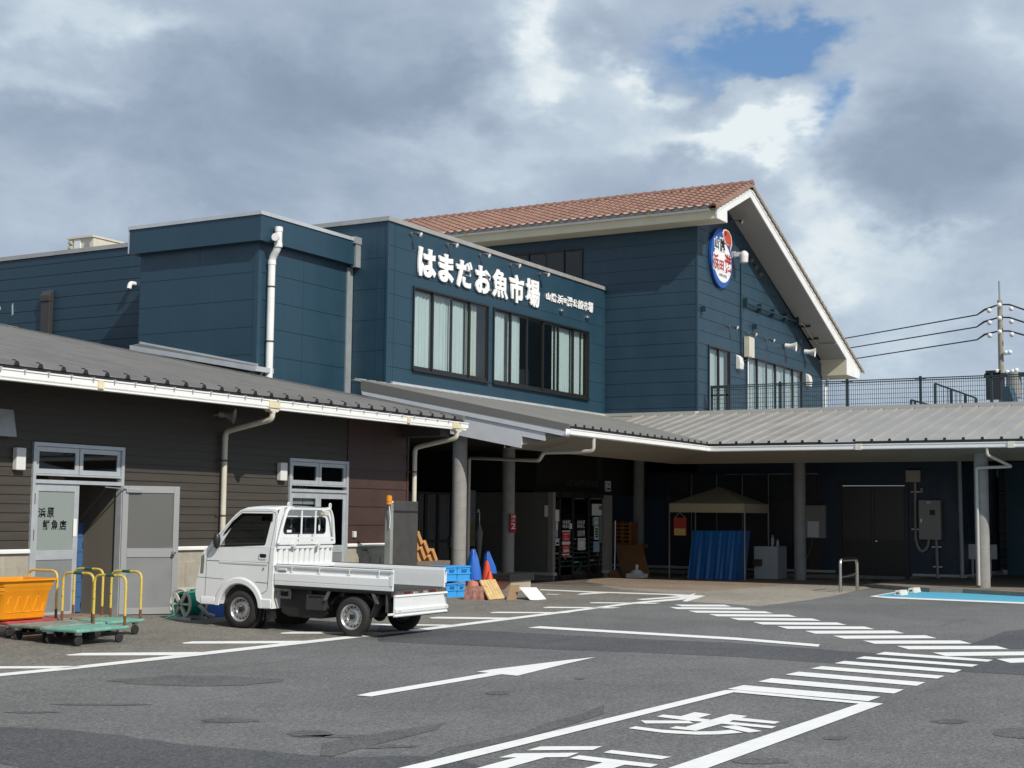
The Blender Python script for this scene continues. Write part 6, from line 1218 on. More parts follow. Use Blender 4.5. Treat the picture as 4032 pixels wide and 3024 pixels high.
for x in (-.38, .22): mb = MB(); mb.box(x - .025, x + .025, YC - .12, YC - .03, 1.17, 1.225); mb.build('stopper', TGREY, truck, bevel=.01)
# bed
YR0, YR1 = -.645, 1.325; mb = MB(); x = -.66
mb.box(-.695, .695, YR0, YR1, .625, .655)
while x < .64: mb.box(x, x + .05, YR0 + .01, YR1 - .02, .655, .664); x += .085
mb.build('bed_floor', BEDM, truck)
gp_ = [(0, .652), (.012, .652), (.016, .70), (.008, .706), (.018, .715), (.018, .812), (.002, .835), (-.012, .84), (-.012, .895), (.010, .902), (.016, .925), (.010, .938), (-.022, .938), (-.026, .915), (-.030, .90), (-.030, .84), (-.026, .70), (-.026, .655)]
for s in (-1, 1):
    mb = MB(); mb.prism([(s * (.705 + a), YR0 + .004, z) for a, z in gp_], (0, YR1 - YR0 - .01, 0)); gt_ = mb.build('side_gate', TW_, truck)
    mb = MB(); mb.box(s * .683, s * .716, YR0 + .03, YR1 - .02, .939, .946); mb.build('top_rubber', BLACK, gt_)
    for y in (-.43, .05, .55, 1.02): mb = MB(); mb.tube(pipe_path([(s * .69, y, .91), (s * .727, y, .91), (s * .727, y, .845), (s * .70, y, .845)], .015), .006, 6); mb.build('rope_hook', LAMP, gt_)
    mb = MB(); mb.obox((s * .712, 1.20, .868), (.010, 0, 0), (0, .085, 0), (0, 0, .026)); mb.obox((s * .726, 1.18, .868), (.008, 0, 0), (0, .06, 0), (0, 0, .013)); mb.build('latch', TGREY, gt_, bevel=.005)
    mb = MB(); mb.obox((s * .725, -.635, .80), (.006, 0, 0), (0, .02, 0), (0, 0, .08)); mb.build('end_plate', TW_, gt_)
# tailgate folded down behind the bed
tg = [(0, .60), (-.025, .60), (-.032, .575), (-.016, .565), (-.016, .425), (-.045, .405), (-.045, .365), (-.026, .35), (-.026, .335), (-.04, .322), (-.036, .308), (.0, .308)]
mb = MB(); mb.prism([(-.705, -.662 + a, z) for a, z in tg], (1.41, 0, 0)); tl_ = mb.build('tailgate', TW_, truck)
mb = MB(); mb.box(-.712, .712, -.70, -.66, .297, .309); mb.build('edge_rubber', BLACK, tl_)
mb = MB(); mb.prism([(.705, -.682, .585), (.68, -.690, .585), (.665, -.70, .55), (.69, -.70, .45), (.705, -.69, .40)], (.004, 0, 0)); mb.tube([(.62, -.69, .57), (.66, -.70, .52), (.695, -.70, .42)], .010, 6); mb.build('stay', STEEL, tl_)
for x in (-.60, .66): 
    for d in (0, .035): mb = MB(); mb.cyl((x + d - .03, -.708, .385), (x + d - .03, -.712, .385), .008, n=8); mb.build('bolt', STEEL, tl_)
mb = MB(); mb.box(-.82, -.70, -.66, -.645, .33, .36); mb.build('latch', TW_, tl_)
# chassis
mb = MB()
for x in (-.36, .36): mb.box(x - .04, x + .04, -.62, 2.5, .42, .54)
for y in (-.55, .2, .75, 1.2): mb.box(-.66, .66, y - .03, y + .03, .54, .625)
mb.box(-.69, .69, -.62, 1.34, .60, .627); mb.build('chassis', TBK, truck)
mb = MB(); mb.box(-.70, .70, -.665, -.62, .575, .65); mb.build('rear_crossbeam', mat('rusty_underside', (.09, .07, .06), .7, var=.5, vs=22), truck)
for x in (-.36, .33): mb = MB(); mb.box(x - .075, x + .075, -.672, -.664, .60, .64); mb.build('reflector', mat('reflector_red', (.10, .012, .012), .2), truck)
for x in (-.15, .12): mb = MB(); mb.box(x - .06, x + .06, -.670, -.664, .595, .63); mb.build('lamp_lens', mat('dirty_lens', (.30, .29, .26), .4, var=.4, vs=25), truck)
mb = MB(); mb.cyl((-.60, 0, .272), (.60, 0, .272), .04, n=12); mb.ball((0, 0, .272), .10); mb.cyl((-.55, 1.905, .272), (.55, 1.905, .272), .03, n=10); mb.cyl((0, 0, .30), (0, 1.6, .38), .03, n=10); mb.box(-.25, .3, .9, 1.9, .26, .6); mb.cyl((.30, -.6, .33), (.30, .5, .33), .05, n=12); mb.build('drivetrain', TBK, truck)
mb = MB(); mb.prism([(-.56, 1.32, .60), (-.56, 1.32, .26), (-.56, 1.18, .20), (-.56, .62, .20), (-.56, .50, .28), (-.56, .46, .60)], (.5, 0, 0)); mb.build('fuel_tank', TBK, truck, bevel=.02)
mb = MB(); mb.box(-.66, -.46, .475, .815, .325, .545); bx_ = mb.build('battery_box', mat('battery_box_grey', (.035, .036, .037), .5), truck, bevel=.015); mb = MB(); mb.box(-.664, -.655, .53, .76, .50, .525); mb.build('slot', INK, bx_)
mb = MB(); frame(mb, 'X', -.69, 1.06, 1.35, .46, .60, .035, -.0, .02); mb.build('step_bracket', mat('bracket_grey', (.06, .06, .06), .6, var=.3, vs=15), truck)
for s in (-1, 1):
    a_ = [(.42 * math.cos(math.radians(t)), .272 + .36 * math.sin(math.radians(t))) for t in range(25, 160, 9)]; mb = MB()
    for p, q in zip(a_, a_[1:]): mb.quad((s * .50, p[0], p[1]), (s * .50, q[0], q[1]), (s * .69, q[0], q[1]), (s * .69, p[0], p[1]))
    mb.build('rear_mudguard', TBK, truck); mb = MB(); mb.obox((s * .60, -.34, .43), (.085, 0, 0), (0, .012, .0), (0, -.06, .15)); mb.build('mud_flap', PLB, truck); mb = MB(); mb.box(s * .60 - .085, s * .60 + .085, -.545, -.525, .36, .60); mb.build('lamp_bracket', mat('bracket_grey', (.06, .06, .06), .6), truck)
    mb = MB(); mb.prism([(s * .69, -.30, .62), (s * .69, -.34, .62), (s * .69, -.42, .47), (s * .69, -.36, .47)], (-s * .01, 0, 0)); mb.prism([(s * .69, .42, .62), (s * .69, .36, .62), (s * .69, .45, .48), (s * .69, .50, .48)], (-s * .01, 0, 0)); mb.build('mudguard_stay', mat('stay_grey', (.10, .10, .10), .6, var=.2, vs=9), truck) if s > 0 else [MB().prism([(s * .69, y0, .62), (s * .69, y0 - .05, .62), (s * .69, y1 - .03, .47), (s * .69, y1 + .03, .47)], (-s * .01, 0, 0)).build('mudguard_stay', mat('stay_grey', (.10, .10, .10), .6, var=.2, vs=9), truck) for y0, y1 in ((-.28, -.39), (.42, .47))]
    mb = MB(); mb.obox((s * .60, 1.50, .30), (.08, 0, 0), (0, .010, 0), (0, -.03, .16)); mb.build('mud_flap', PLB, truck); mb = MB(); mb.box(s * .62 - .06, s * .62 + .06, 1.38, 1.47, .16, .33); mb.build('mud_flap_weight', TBK, truck)
# wheels
def wheel(x, y, s):
    c = Vector((x, y, .272)); ax = Vector((s, 0, 0)); b = MB()
    b.lathe(c, ax, [(-.072, .165), (-.072, .215), (-.066, .245), (-.045, .266), (-.02, .272), (.02, .272), (.045, .266), (.066, .245), (.072, .215), (.071, .180), (.060, .165)], 48, False); ty = b.build('tyre', TRB, truck, smooth=40)
    b = MB(); b.lathe(c, ax, [(-.06, .150), (.055, .152), (.070, .166), (.071, .174), (.064, .172), (.050, .158), (.020, .150), (.014, .143), (.026, .118), (.044, .098), (.048, .080), (.036, .072), (.030, .060), (.032, .001)], 48, False); rm = b.build('rim', RIMM, ty, smooth=25)
    b = MB(); b.lathe(c, ax, [(.030, .036), (.058, .036), (.062, .030), (.063, .001)], 20); b.build('hub_cap', PLB, rm, smooth=40)
    for i in range(14):
        a = 2 * PI * i / 14; p = c + Vector((0, .132 * math.cos(a), .132 * math.sin(a))) + ax * .0215; nrm = Vector((s * .76, .55 * math.cos(a), .55 * math.sin(a))).normalized(); b = MB(); b.cyl(p - nrm * .004, p + nrm * .003, .0125, n=10); b.build('vent_hole', INK, rm)
    for i in range(4): a = 2 * PI * (i + .5) / 4; p = c + Vector((0, .052 * math.cos(a), .052 * math.sin(a))) + ax * .030; b = MB(); b.cyl(p, p + ax * .022, .011, n=6); b.build('wheel_nut', CHROME, rm)
    return ty
wheel(-.655, 0, -1); wheel(.655, 0, 1); wheel(-.655, 1.905, -1); wheel(.655, 1.905, 1)
for s in (-1, 1): mb = MB(); mb.lathe((s * .45, 1.925, .285), (s, 0, 0), [(0, .34), (.19, .342)], 28); mb.build('wheel_house', TBK, truck)
# ================================================================== LOOSE THINGS IN THE YARD
GRN = mat('worn_green_deck', (.16, .36, .29), .75, var=.25, vs=9); RED = mat('worn_red_deck', (.40, .06, .07), .7, var=.25, vs=9); YEL = mat('chipped_yellow', (.62, .46, .09), .5, speck=(38, .60, .66, (.10, .06, .03))); RST = mat('rust', (.16, .07, .03), .8, var=.3, vs=30); TAPE2 = mat('green_tape', (.02, .10, .07), .5); GRIM = mat('grimy_deck', (.22, .24, .20), .8, var=.35, vs=8)
def trolley(x, y, m, label, taped=True, rz=0.):
    t = thing('platform_trolley', label, 'trolley', (x, y, GZ(x, y)), rz, 'platform trolleys by the shop door'); w, d = .44, .325
    b = MB(); b.box(-w, w, -d, d, .165, .205); b.build('deck', m, t, bevel=.012)
    b = MB(); b.tube(pipe_path([(w - .04, -d + .05, .205), (w - .04, -d + .05, .83), (w - .04, d - .05, .83), (w - .04, d - .05, .205)], .11), .017, 10); b.build('handle', YEL, t, smooth=40)
    for s in (-1, 1): b = MB(); b.cyl((w - .04, s * (d - .05), .206), (w - .04, s * (d - .05), .33), .0185, n=10); b.build('rust_collar', RST, t)
    if taped: b = MB(); b.cyl((w - .04, -.07, .83), (w - .04, .07, .83), .021, n=10); b.build('tape', TAPE2, t)
    for sx in (-1, 1):
        for sy in (-1, 1):
            b = MB(); b.lathe((sx * (w - .10), sy * (d - .08) - .016, .062), (0, 1, 0), [(0, .03), (.0, .055), (.004, .062), (.028, .062), (.032, .055), (.032, .03)], 18); c = b.build('castor', TRB, t, smooth=40); b = MB(); b.box(sx * (w - .10) - .03, sx * (w - .10) + .03, sy * (d - .08) - .028, sy * (d - .08) + .028, .13, .165); b.build('fork', STEEL, c)
    return t
trolley(13.13, 13.64, GRN, 'green platform trolley nearest the road, corner edging torn'); trolley(13.18, 14.26, GRIM, 'grimy green topped trolley between the near green one and the red one'); trolley(14.03, 14.25, GRN, 'green platform trolley nearest the truck in front of the open door leaf'); trolley(14.05, 14.98, mat('rusty_deck', (.24, .16, .12), .8, var=.3, vs=7), 'rust brown trolley in the shop doorway behind the others'); trolley(13.27, 15.02, RED, 'red decked trolley under the orange tub', False)
ORG = mat('orange_plastic', (.82, .30, .008), .4, var=.05, vs=5, spec=.45); tb = thing('plastic_tub', 'big orange plastic tub standing on the red trolley', 'tub', (13.15, 15.02, .275 + .0)); b = MB(); secs = [(.205, .0, .36, .25), (.36, .26, .40, .28), (.40, .42, .43, .31), (.44, .44, .455, .335), (.50, .50, .47, .35), (.535, .53, .50, .37)]
hs = [0, .02, .36, .38, .42, .44, .49, .50, .52]; ws = [.34, .36, .41, .425, .43, .445, .45, .49, .49]; ds = [.24, .26, .30, .315, .32, .335, .34, .375, .375]
def ringp(w, d, h): return [(w * a, d * c, h) for a, c in ((-1, -.86), (-.9, -1), (.9, -1), (1, -.86), (1, .86), (.9, 1), (-.9, 1), (-1, .86))]
rs = [ringp(w, d, h) for w, d, h in zip(ws, ds, hs)] + [ringp(.44, .33, .52), ringp(.42, .30, .38), ringp(.34, .24, .03)]; b.add([v for r in rs for v in r], [(i * 8 + k, i * 8 + (k + 1) % 8, (i + 1) * 8 + (k + 1) % 8, (i + 1) * 8 + k) for i in range(len(rs) - 1) for k in range(8)] + [tuple(range(8)), tuple(range((len(rs) - 1) * 8, len(rs) * 8))]); b.build('body', ORG, tb, smooth=35)
b = MB(); pts = []; 
for i in range(25): u = -.30 + .6 * i / 24; z = .20 + .10 * math.sin(i * 1.05); pts.append((u, -(.245 + (z) * .155) - .006, z))
b.tube(pts, .009, 6); b.tube([(-.31, -.266, .10), (.31, -.266, .10)], .009, 6); b.build('moulded_rib', ORG, tb, smooth=40)
# cartons stacked inside the doorway
CART = mat('pale_carton', (.40, .35, .28), .8, var=.06, vs=4); BBOX = mat('blue_carton', (.05, .13, .30), .6, var=.08, vs=4)
DX = onY((346, 2150), 17.25).x - 15.35
for i in range(6):
    z = .1 + i * .235; o = thing('blue_carton', ('lowest', 'second lowest', 'third from the floor', 'fourth from the floor', 'second from the top', 'topmost')[i] + ' blue carton of the N-16 stack in the doorway', 'carton', (15.35 + DX + .02 * (i % 2), 17.4, z), 0, 'blue cartons in the doorway'); b = MB(); b.box(-.24, .24, -.16, .16, 0, .23); b.build('box', BBOX, o, bevel=.006); text('lettering', 'N-16', .13, INK, o, (-.13, -.163, .06), (1, 0, 0), (0, 0, 1), .0005, .006, world=False)
for i, (x, y, z, w, h, l) in enumerate(((15.30, 17.75, 1.52, .34, .42, 'wide pale carton just above the blue stack'), (15.95, 17.6, .1, .22, .75, 'tall pale carton low on the right of the blue stack'), (15.95, 17.6, .86, .22, .5, 'pale carton on top of the tall one right of the blue stack'), (15.2, 17.9, 1.95, .3, .42, 'grey carton at the upper left of the doorway'), (15.85, 17.8, 1.95, .28, .30, 'carton with brush lettering at the upper right of the doorway'))):
    o = thing('carton', l, 'carton', (x + DX, y, z), 0, 'pale cartons in the doorway'); b = MB(); b.box(-w, w, -.2, .2, 0, h); b.build('box', CART, o, bevel=.008); b = MB(); b.box(-w, w, -.202, -.200, h * .48, h * .52); b.build('tape', WHITE, o)
# hose reel and blue bin in front of the truck
zz = Z(660, 2330, 5.2875); hp = onG(zz(330, 600)); hr = thing('hose_reel', 'green garden hose on a grey reel in front of the truck', 'hose reel', (hp.x + .05, hp.y + .12, hp.z), .0); TEAL = mat('green_hose', (.0, .30, .20), .35); REEL = mat('reel_grey', (.50, .50, .45), .5)
for s in (0, .36): b = MB(); b.tube([(s, .20 * math.cos(a * PI / 12), .24 + .22 * math.sin(a * PI / 12)) for a in range(24)], .022, 8, closed=True); b.bar((s, -.2, .24), (s, .2, .24), .05, .03); b.bar((s, -.12, .42), (s, .12, .05), .03, .05); b.bar((s, .12, .42), (s, -.12, .05), .03, .05); b.box(s - .02, s + .02, -.2, .2, 0, .04); b.build('side_wheel', REEL, hr, smooth=40)
b = MB()
for i in range(8): b.tube([(.05 + i * .037, .155 * math.cos(a * PI / 10), .24 + .165 * math.sin(a * PI / 10)) for a in range(20)], .021, 8, closed=True)
b.build('hose', TEAL, hr, smooth=50); b = MB(); b.tube([(0, 0, .24), (-.12, -.03, .22), (-.18, -.05, .08), (-.2, .1, .03)], .014, 8); b.build('hose_tail', TEAL, hr, smooth=50); b = MB(); b.tube([(.2, -.19, .22), (.3, -.28, .08), (.42, -.3, .05)], .03, 8); b.build('nozzle', REEL, hr, smooth=50); b = MB(); b.box(0, .36, .05, .12, .45, .48); b.build('carry_bar', REEL, hr)
bp = onG(zz(850, 545)); o = thing('blue_bin', 'blue plastic fish box standing low behind the front wheel', 'box', (bp.x + .35, bp.y + .25, bp.z)); BLP = mat('blue_plastic', (.01, .10, .42), .4); b = MB(); b.box(-.40, .40, -.25, .25, 0, .26); b.box(-.44, -.38, -.12, .12, .12, .25); b.build('box', BLP, o, bevel=.012); b = MB(); b.box(.02, .40, -.254, -.251, .02, .24); b.build('pale_panel', mat('pale_blue', (.10, .25, .50), .5), o)
# dark upright panel with a beacon, wooden trays in a low container
zp = Z(1500, 1930, 5.0267); YP = 15.45; A = lambda x, y: onY(zp(x, y), YP); q0, q1 = A(230, 1480), A(740, 225); pn = thing('tail_lift_panel', 'dark grey upright metal panel with an amber beacon standing beyond the truck', 'panel', ((q0.x + q1.x) / 2, YP, .05))
b = MB(); b.box(q0.x, q1.x, YP, YP + .05, .35, q1.z); b.build('panel', mat('dark_grey_sheet', (.060, .058, .055), .5, var=.1, vs=4), pn, world=True, bevel=.01); b = MB(); b.box(q0.x - .10, q0.x - .005, YP, YP + .12, .06, q1.z - .05); b.build('side_frame', mat('frame_grey', (.26, .27, .26), .5, var=.15), pn, world=True); b = MB(); b.box(q0.x, q1.x, YP - .01, YP, A(500, 440).z, A(500, 410).z); b.build('crease', BLACK, pn, world=True)
bc = A(160, 280); b = MB(); b.lathe((bc.x, YP, bc.z), (0, 0, 1), [(0, .03), (.0, .055), (.05, .05), (.055, .06), (.15, .055), (.17, .03), (.172, .001)], 16); b.build('beacon', mat('amber_beacon', (.75, .27, .01), .15, coat=.5), pn, world=True, smooth=40); b = MB(); b.tube([(bc.x, YP, bc.z), (bc.x + .02, YP - .02, bc.z - .25), (bc.x + .03, YP, bc.z - .45)], .008, 6); b.bar((bc.x, YP, bc.z + .02), (q0.x, YP + .02, bc.z + .05), .03, .03); b.build('cord', WHITE, pn, world=True)
WOOD = mat('pine_tray', (.52, .27, .10), .6, var=.15, vs=5, stretch=(1, 6, 6)); n_ = 0
ct = thing('tray_container', 'weathered low wooden container full of tilted fish trays', 'container', (24.6, 17.2, .1)); YT_ = 17.0; T = lambda x, y: onY(zp(x, y), YT_); c0, c1 = T(690, 1490), T(1370, 1390); b = MB(); b.box(c0.x - .6, c1.x, YT_, YT_ + .8, .55, c1.z); b.build('box', mat('weathered_wood', (.17, .14, .11), .8, var=.2, vs=8), ct, world=True); b = MB(); b.box(c0.x - .5, c1.x - .1, YT_ + .1, YT_ + .7, .08, .55); b.build('base', BLACK, ct, world=True)
names = ['topmost', 'second from the top', 'third from the top', 'lowest']
for col_, (dx, dz) in enumerate(((0, 0), (-70, 120), (-150, 240))):
    for i, (x, y) in enumerate(((770, 760), (870, 950), (1000, 1130), (1160, 1290))):
        if y + dz > 1480 or x + dx < 690: continue
        p = T(x + dx, y + dz); o = thing('wooden_tray', f"{names[i]} pine fish tray in the {('front', 'middle', 'back')[col_]} row leaning in the container", 'tray', (p.x, YT_ + .42, p.z), 0, 'pine fish trays'); b = MB(); d = Vector((.55, 0, -.80)).normalized(); u = Vector((.80, 0, .55)).normalized(); b.obox((0, 0, 0), d * .15, (0, .30, 0), u * .05); b.obox(u * .055, d * .15, (0, .012, 0), u * .004); b.build('tray', WOOD, o, bevel=.006)
# blue folding crates
CRB = mat('crate_blue', (.05, .36, .80), .45); zc = Z(1700, 2100, 3.687); base = onG(zc(225, 935)); YCr = base.y
for i, (x0, y0, x1, y1, l) in enumerate(((205, 470, 365, 700, 'upper left'), (375, 465, 555, 700, 'upper right'), (215, 715, 365, 935, 'lower left'), (372, 715, 480, 930, 'lower right'))):
    a, c = onY(zc(x0, y1), YCr), onY(zc(x1, y0), YCr); o = thing('plastic_crate', l + ' light blue plastic crate of the four beside the truck tail', 'crate', ((a.x + c.x) / 2, YCr + .2, a.z), 0, 'light blue crates'); w, h = (c.x - a.x) / 2, c.z - a.z; b = MB(); b.box(-w, w, -.2, .2, 0, h - .03); b.build('box', CRB, o, bevel=.006)
    b = MB()
    for z in (.015, h * .5, h - .02): b.box(-w - .012, w + .012, -.215, .215, z - .015, z + .015)
    b.build('rim', CRB, o); b = MB(); b.box(-w * .4, w * .4, -.222, -.2, h * .62, h * .78); b.build('grip', mat('crate_shadow', (.02, .16, .42), .5), o)
# cones under blue netting, blocks, boards
CONE = mat('cone_red', (.62, .07, .03), .5, var=.08); NETM = mat('blue_net', (.01, .12, .50), .6)
def cone(p, h, l, net, m=CONE):
    o = thing('traffic_cone', l, 'cone', (p.x, p.y, p.z), 0, 'traffic cones'); b = MB(); b.box(-.19, .19, -.19, .19, 0, .04); b.lathe((0, 0, 0), (0, 0, 1), [(.04, .15), (h, .03), (h + .01, .001)], 20); b.build('cone', m, o, smooth=40)
    if net: b = MB(); n = 16; vs = [(.9 * (r + .02 * math.sin(k * 2.3 + j)) * math.cos(2 * PI * k / n) + off, (r + .02 * math.sin(k * 1.7)) * math.sin(2 * PI * k / n), z) for j, (r, z, off) in enumerate(((.03, h + .03, 0), (.09, h * .85, .02), (.15, h * .6, net), (.18, h * .32, net * 1.3))) for k in range(n)]; b.add(vs, [(j * n + k, j * n + (k + 1) % n, (j + 1) * n + (k + 1) % n, (j + 1) * n + k) for j in range(3) for k in range(n)]); tag(b.build('netting', NETM, None, smooth=60), 'blue netting draped over a ' + ('tall pale cone by the crates' if net < .05 else 'red cone near the second column'), 'netting', 'blue nets'); bpy.data.objects[[x.name for x in bpy.data.objects if x.name.startswith('netting')][-1]].location = (p.x, p.y, p.z)
cone(onG(zc(590, 875)), .90, 'tall cone under blue net right beside the light blue crates', .03, mat('cone_faded', (.55, .20, .14), .5)); cone(onG(zc(800, 800)), .82, 'red cone under blue net left of the second column', .10); cone(onG(zc(840, 830)), .42, 'short orange red cone in front of the netted cone', 0)
for x, l in ((675, 'left of the two wedge shaped reddish weights by the cones'), (775, 'right of the two wedge shaped reddish weights by the cones')): p = onG(zc(x, 965)); o = thing('cone_weight', l, 'weight', (p.x, p.y + .1, p.z), 0, 'cone weights'); b = MB(); b.prism([(-.26, -.12, 0), (.26, -.12, 0), (.13, -.08, .26), (-.13, -.08, .26)], (0, .2, 0)); b.build('block', mat('red_concrete', (.30, .15, .12), .9, var=.4, vs=12), o)
p = onG(zc(950, 965)); o = thing('wood_bundle', 'bundle of pale pine slats leaning low by the board', 'slats', (p.x, p.y + .1, p.z)); 
for i in range(5): b = MB(); b.prism([(-.32 + i * .12, -.1, 0), (-.21 + i * .12, -.1, 0), (-.09 + i * .12, .2, .36), (-.20 + i * .12, .2, .36)], (0, -.02, .02)); b.build('slat', mat('pine_slat', (.60, .42, .19), .6, var=.15, vs=9), o)
def board(x0, x1, yb, xt0, xt1, yt, l, m, dy, cat='board', nm='board'): p = onG(zc((x0 + x1) / 2, yb)); f = lambda x, y, Y: onY(zc(x, y), Y); a, c, e, g_ = f(x0, yb, p.y), f(x1, yb, p.y), f(xt1, yt, p.y + dy), f(xt0, yt, p.y + dy); o = thing(nm, l, cat, tuple(p)); b = MB(); b.prism([a, c, e, g_], (0, .03, .0)); b.build('sheet', m, o, world=True); return o
board(1100, 1225, 968, 1150, 1285, 750, 'small brown hardboard panel leaning beside the slats', mat('hardboard', (.26, .17, .09), .7), .25); board(1445, 1675, 968, 1285, 1520, 785, 'white board lying tilted at the end of the row', WHITE, .35); p = onG(zc(1280, 830)); o = thing('black_tray', 'black plastic tray on a pale box behind the white board', 'tray', tuple(p)); b = MB(); b.box(-.6, .5, -.1, .4, .22, .38); b.build('tray', BLACK, o, bevel=.02); b = MB(); b.box(-.5, .4, -.05, .35, 0, .22); b.build('box', CART, o)
p = onY(zc(680, 700), 19.6); o = thing('umbrella', 'pale closed umbrella hanging by its handle left of the lobby', 'umbrella', (p.x, 19.6, .5)); b = MB(); b.lathe((p.x, 19.6, .35), (0, 0, 1), [(0, .01), (.3, .05), (.9, .10), (1.15, .02)], 10); b.build('canopy', mat('umbrella_cloth', (.30, .30, .28), .6), o, world=True); b = MB(); b.tube([(p.x, 19.6, 1.45), (p.x, 19.6, 1.8), (p.x - .06, 19.6, 1.86), (p.x - .11, 19.6, 1.78)], .015, 8); b.build('handle', WHITE, o, world=True)
# red plate on the second column
cbx = cols[1]; o = thing('extinguisher_sign', 'red and white fire point sign on the second column', 'sign', (cbx[0] + .12, cbx[1] - .17, 1.6)); s0, s1 = onY((2008, 2098), cbx[1] - .17), onY((2022, 2024), cbx[1] - .17); b = MB(); b.box(s0.x, s1.x + .12, cbx[1] - .175, cbx[1] - .165, s0.z, s1.z); b.build('plate', PRED, o, world=True)
for ch, f0, f1 in (('消', .78, .97), ('火', .58, .75), ('2', .20, .54)): fit(ch, 'Y', cbx[1] - .175, s0.x + .04, s1.x + .09, s0.z + (s1.z - s0.z) * f0, s0.z + (s1.z - s0.z) * f1 - .01, WHITE, o, 'lettering', .001, .015, -.001)
# stall under the gazebo
zm = Z(2200, 1700, 2.212); GX = 37.5; gz_ = thing('gazebo', 'beige pop-up gazebo tent over the blue stall', 'tent', (38.4, 15.3, 0)); v0, v1 = onX(zm(965, 700), GX), onX(zm(1620, 712), GX); ztop, zval = onX(zm(1200, 625), GX).z, v0.z; pk = onX(zm(1400, 480), GX + .9); xr_ = GX + 1.9; TENT = mat('tent_beige', (.34, .29, .19), .8)
b = MB(); cs = [(GX, v0.y), (xr_, v0.y), (xr_, v1.y), (GX, v1.y)]
for (a, c), (e, f) in zip(cs, cs[1:] + cs[:1]): b.quad((a, c, zval), (e, f, zval), (e, f, ztop), (a, c, ztop)); b.quad((a, c, ztop), (e, f, ztop), (GX + .95, (v0.y + v1.y) / 2, pk.z))
b.build('cover', TENT, gz_, world=True)
for a, c in cs: b = MB(); b.box(a - .015, a + .015, c - .015, c + .015, 0, ztop); b.build('leg', STEEL, gz_, world=True)
TARP = mat('blue_tarpaulin', (.008, .11, .34), .4, var=.12, vs=3, stretch=(1, 5, .4)); t0, t1, t2, t3 = onX(zm(1120, 1285), GX + .15), onX(zm(1550, 1295), GX + .15), onX(zm(1590, 862), GX + .35), onX(zm(1165, 862), GX + .35); o = thing('tarp_stall', 'cooking stall wrapped in a blue tarpaulin under the gazebo', 'stall', (GX + .5, 15, 0)); b = MB(); nn = 40; vs = []
for i in range(nn + 1):
    f = i / nn
    for k in range(9): h = k / 8; q = t0.lerp(t1, f).lerp(t3.lerp(t2, f), h); vs.append((q.x + (.016 * math.sin(f * 29 + 2 * h) + .014 * math.sin(f * 61 + 5 * f * f)) * (1 - h * .7), q.y, max(q.z, .01)))
b.add(vs, [(i * 9 + k, (i + 1) * 9 + k, (i + 1) * 9 + k + 1, i * 9 + k + 1) for i in range(nn) for k in range(8)]); b.quad(t3, t2, t2 + Vector((.7, 0, 0)), t3 + Vector((.7, 0, 0))); b.quad(t1, t2, t2 + Vector((.7, 0, 0)), t1 + Vector((.7, 0, 0))); b.build('tarpaulin', TARP, o, world=True, smooth=60)
for x, y, l in ((1175, 1265, 'grey hollow concrete block at the left foot of the blue tarpaulin'), (1425, 1285, 'grey hollow concrete block at the right foot of the blue tarpaulin')):
    p = onG(zm(x, y)); o = thing('concrete_block', l, 'block', (p.x - .02, p.y, p.z), 0, 'blocks holding the tarpaulin'); b = MB(); b.box(-.09, .09, -.28, .28, 0, .03); b.box(-.09, .09, -.28, .28, .13, .16); [b.box(-.09, .09, -.28 + k * .1775, -.25 + k * .1775, .03, .13) for k in range(4)]; b.build('block', mat('cast_concrete', (.30, .29, .27), .9, var=.1), o)
a, c = onX(zm(1002, 905), GX), onX(zm(1110, 750), GX); o = thing('hanging_poster', 'red food poster hanging from the gazebo edge', 'poster', (GX, (a.y + c.y) / 2, a.z)); b = MB(); b.box(GX, GX + .01, c.y, a.y, a.z, c.z); b.build('sheet', mat('poster_red', (.35, .04, .02), .5), o, world=True); b = MB(); b.box(GX - .003, GX - .001, c.y + .02, a.y - .02, a.z + .02, a.z + (c.z - a.z) * .4); b.build('food_picture', mat('noodle_yellow', (.50, .36, .12), .6, var=.4, vs=30), o, world=True); b = MB(); b.tube([(GX, a.y - .03, c.z), (GX, (a.y + c.y) / 2, zval), (GX, c.y + .03, c.z)], .004, 4); b.build('string', WHITE, o, world=True)
WG = mat('appliance_white', (.42, .43, .44), .45); o = thing('freezer_cabinet', 'white cabinet with a sink unit beside the gazebo', 'cabinet', (39.6, 13.4, 0)); a, c = onX(zm(1700, 1275), 39.2), onX(zm(1905, 1000), 39.2); b = MB(); b.box(39.2, 40.0, c.y, a.y, 0, c.z); b.build('body', WG, o, world=True, bevel=.015); b = MB(); b.box(39.05, 39.2, c.y + .45, a.y - .02, c.z * .40, c.z * .60); b.build('drawer', mat('dark_brown_drawer', (.06, .04, .03), .6), o, world=True)
for y, h, l in ((c.y + .25, .32, 'tall pump bottle on the white cabinet'), (c.y + .1, .2, 'short bottle on the white cabinet')): q = thing('bottle', l, 'bottle', (39.5, y, c.z)); b = MB(); b.lathe((0, 0, 0), (0, 0, 1), [(0, .045), (h * .7, .045), (h * .8, .02), (h, .02)], 10); b.build('bottle', WG, q)
BRD = mat('plywood_brown', (.24, .12, .045), .6, var=.1, vs=2); pts = [onX(zm(*q), 37.6) for q in ((545, 1270), (795, 1262))] + [onX(zm(*q), 38.1) for q in ((725, 985), (490, 980))]; o = thing('plywood_sheet', 'large brown plywood sheet leaning against stacked crates', 'plywood', tuple(pts[0])); b = MB(); b.prism(pts, (.03, 0, 0)); b.build('sheet', BRD, o, world=True)
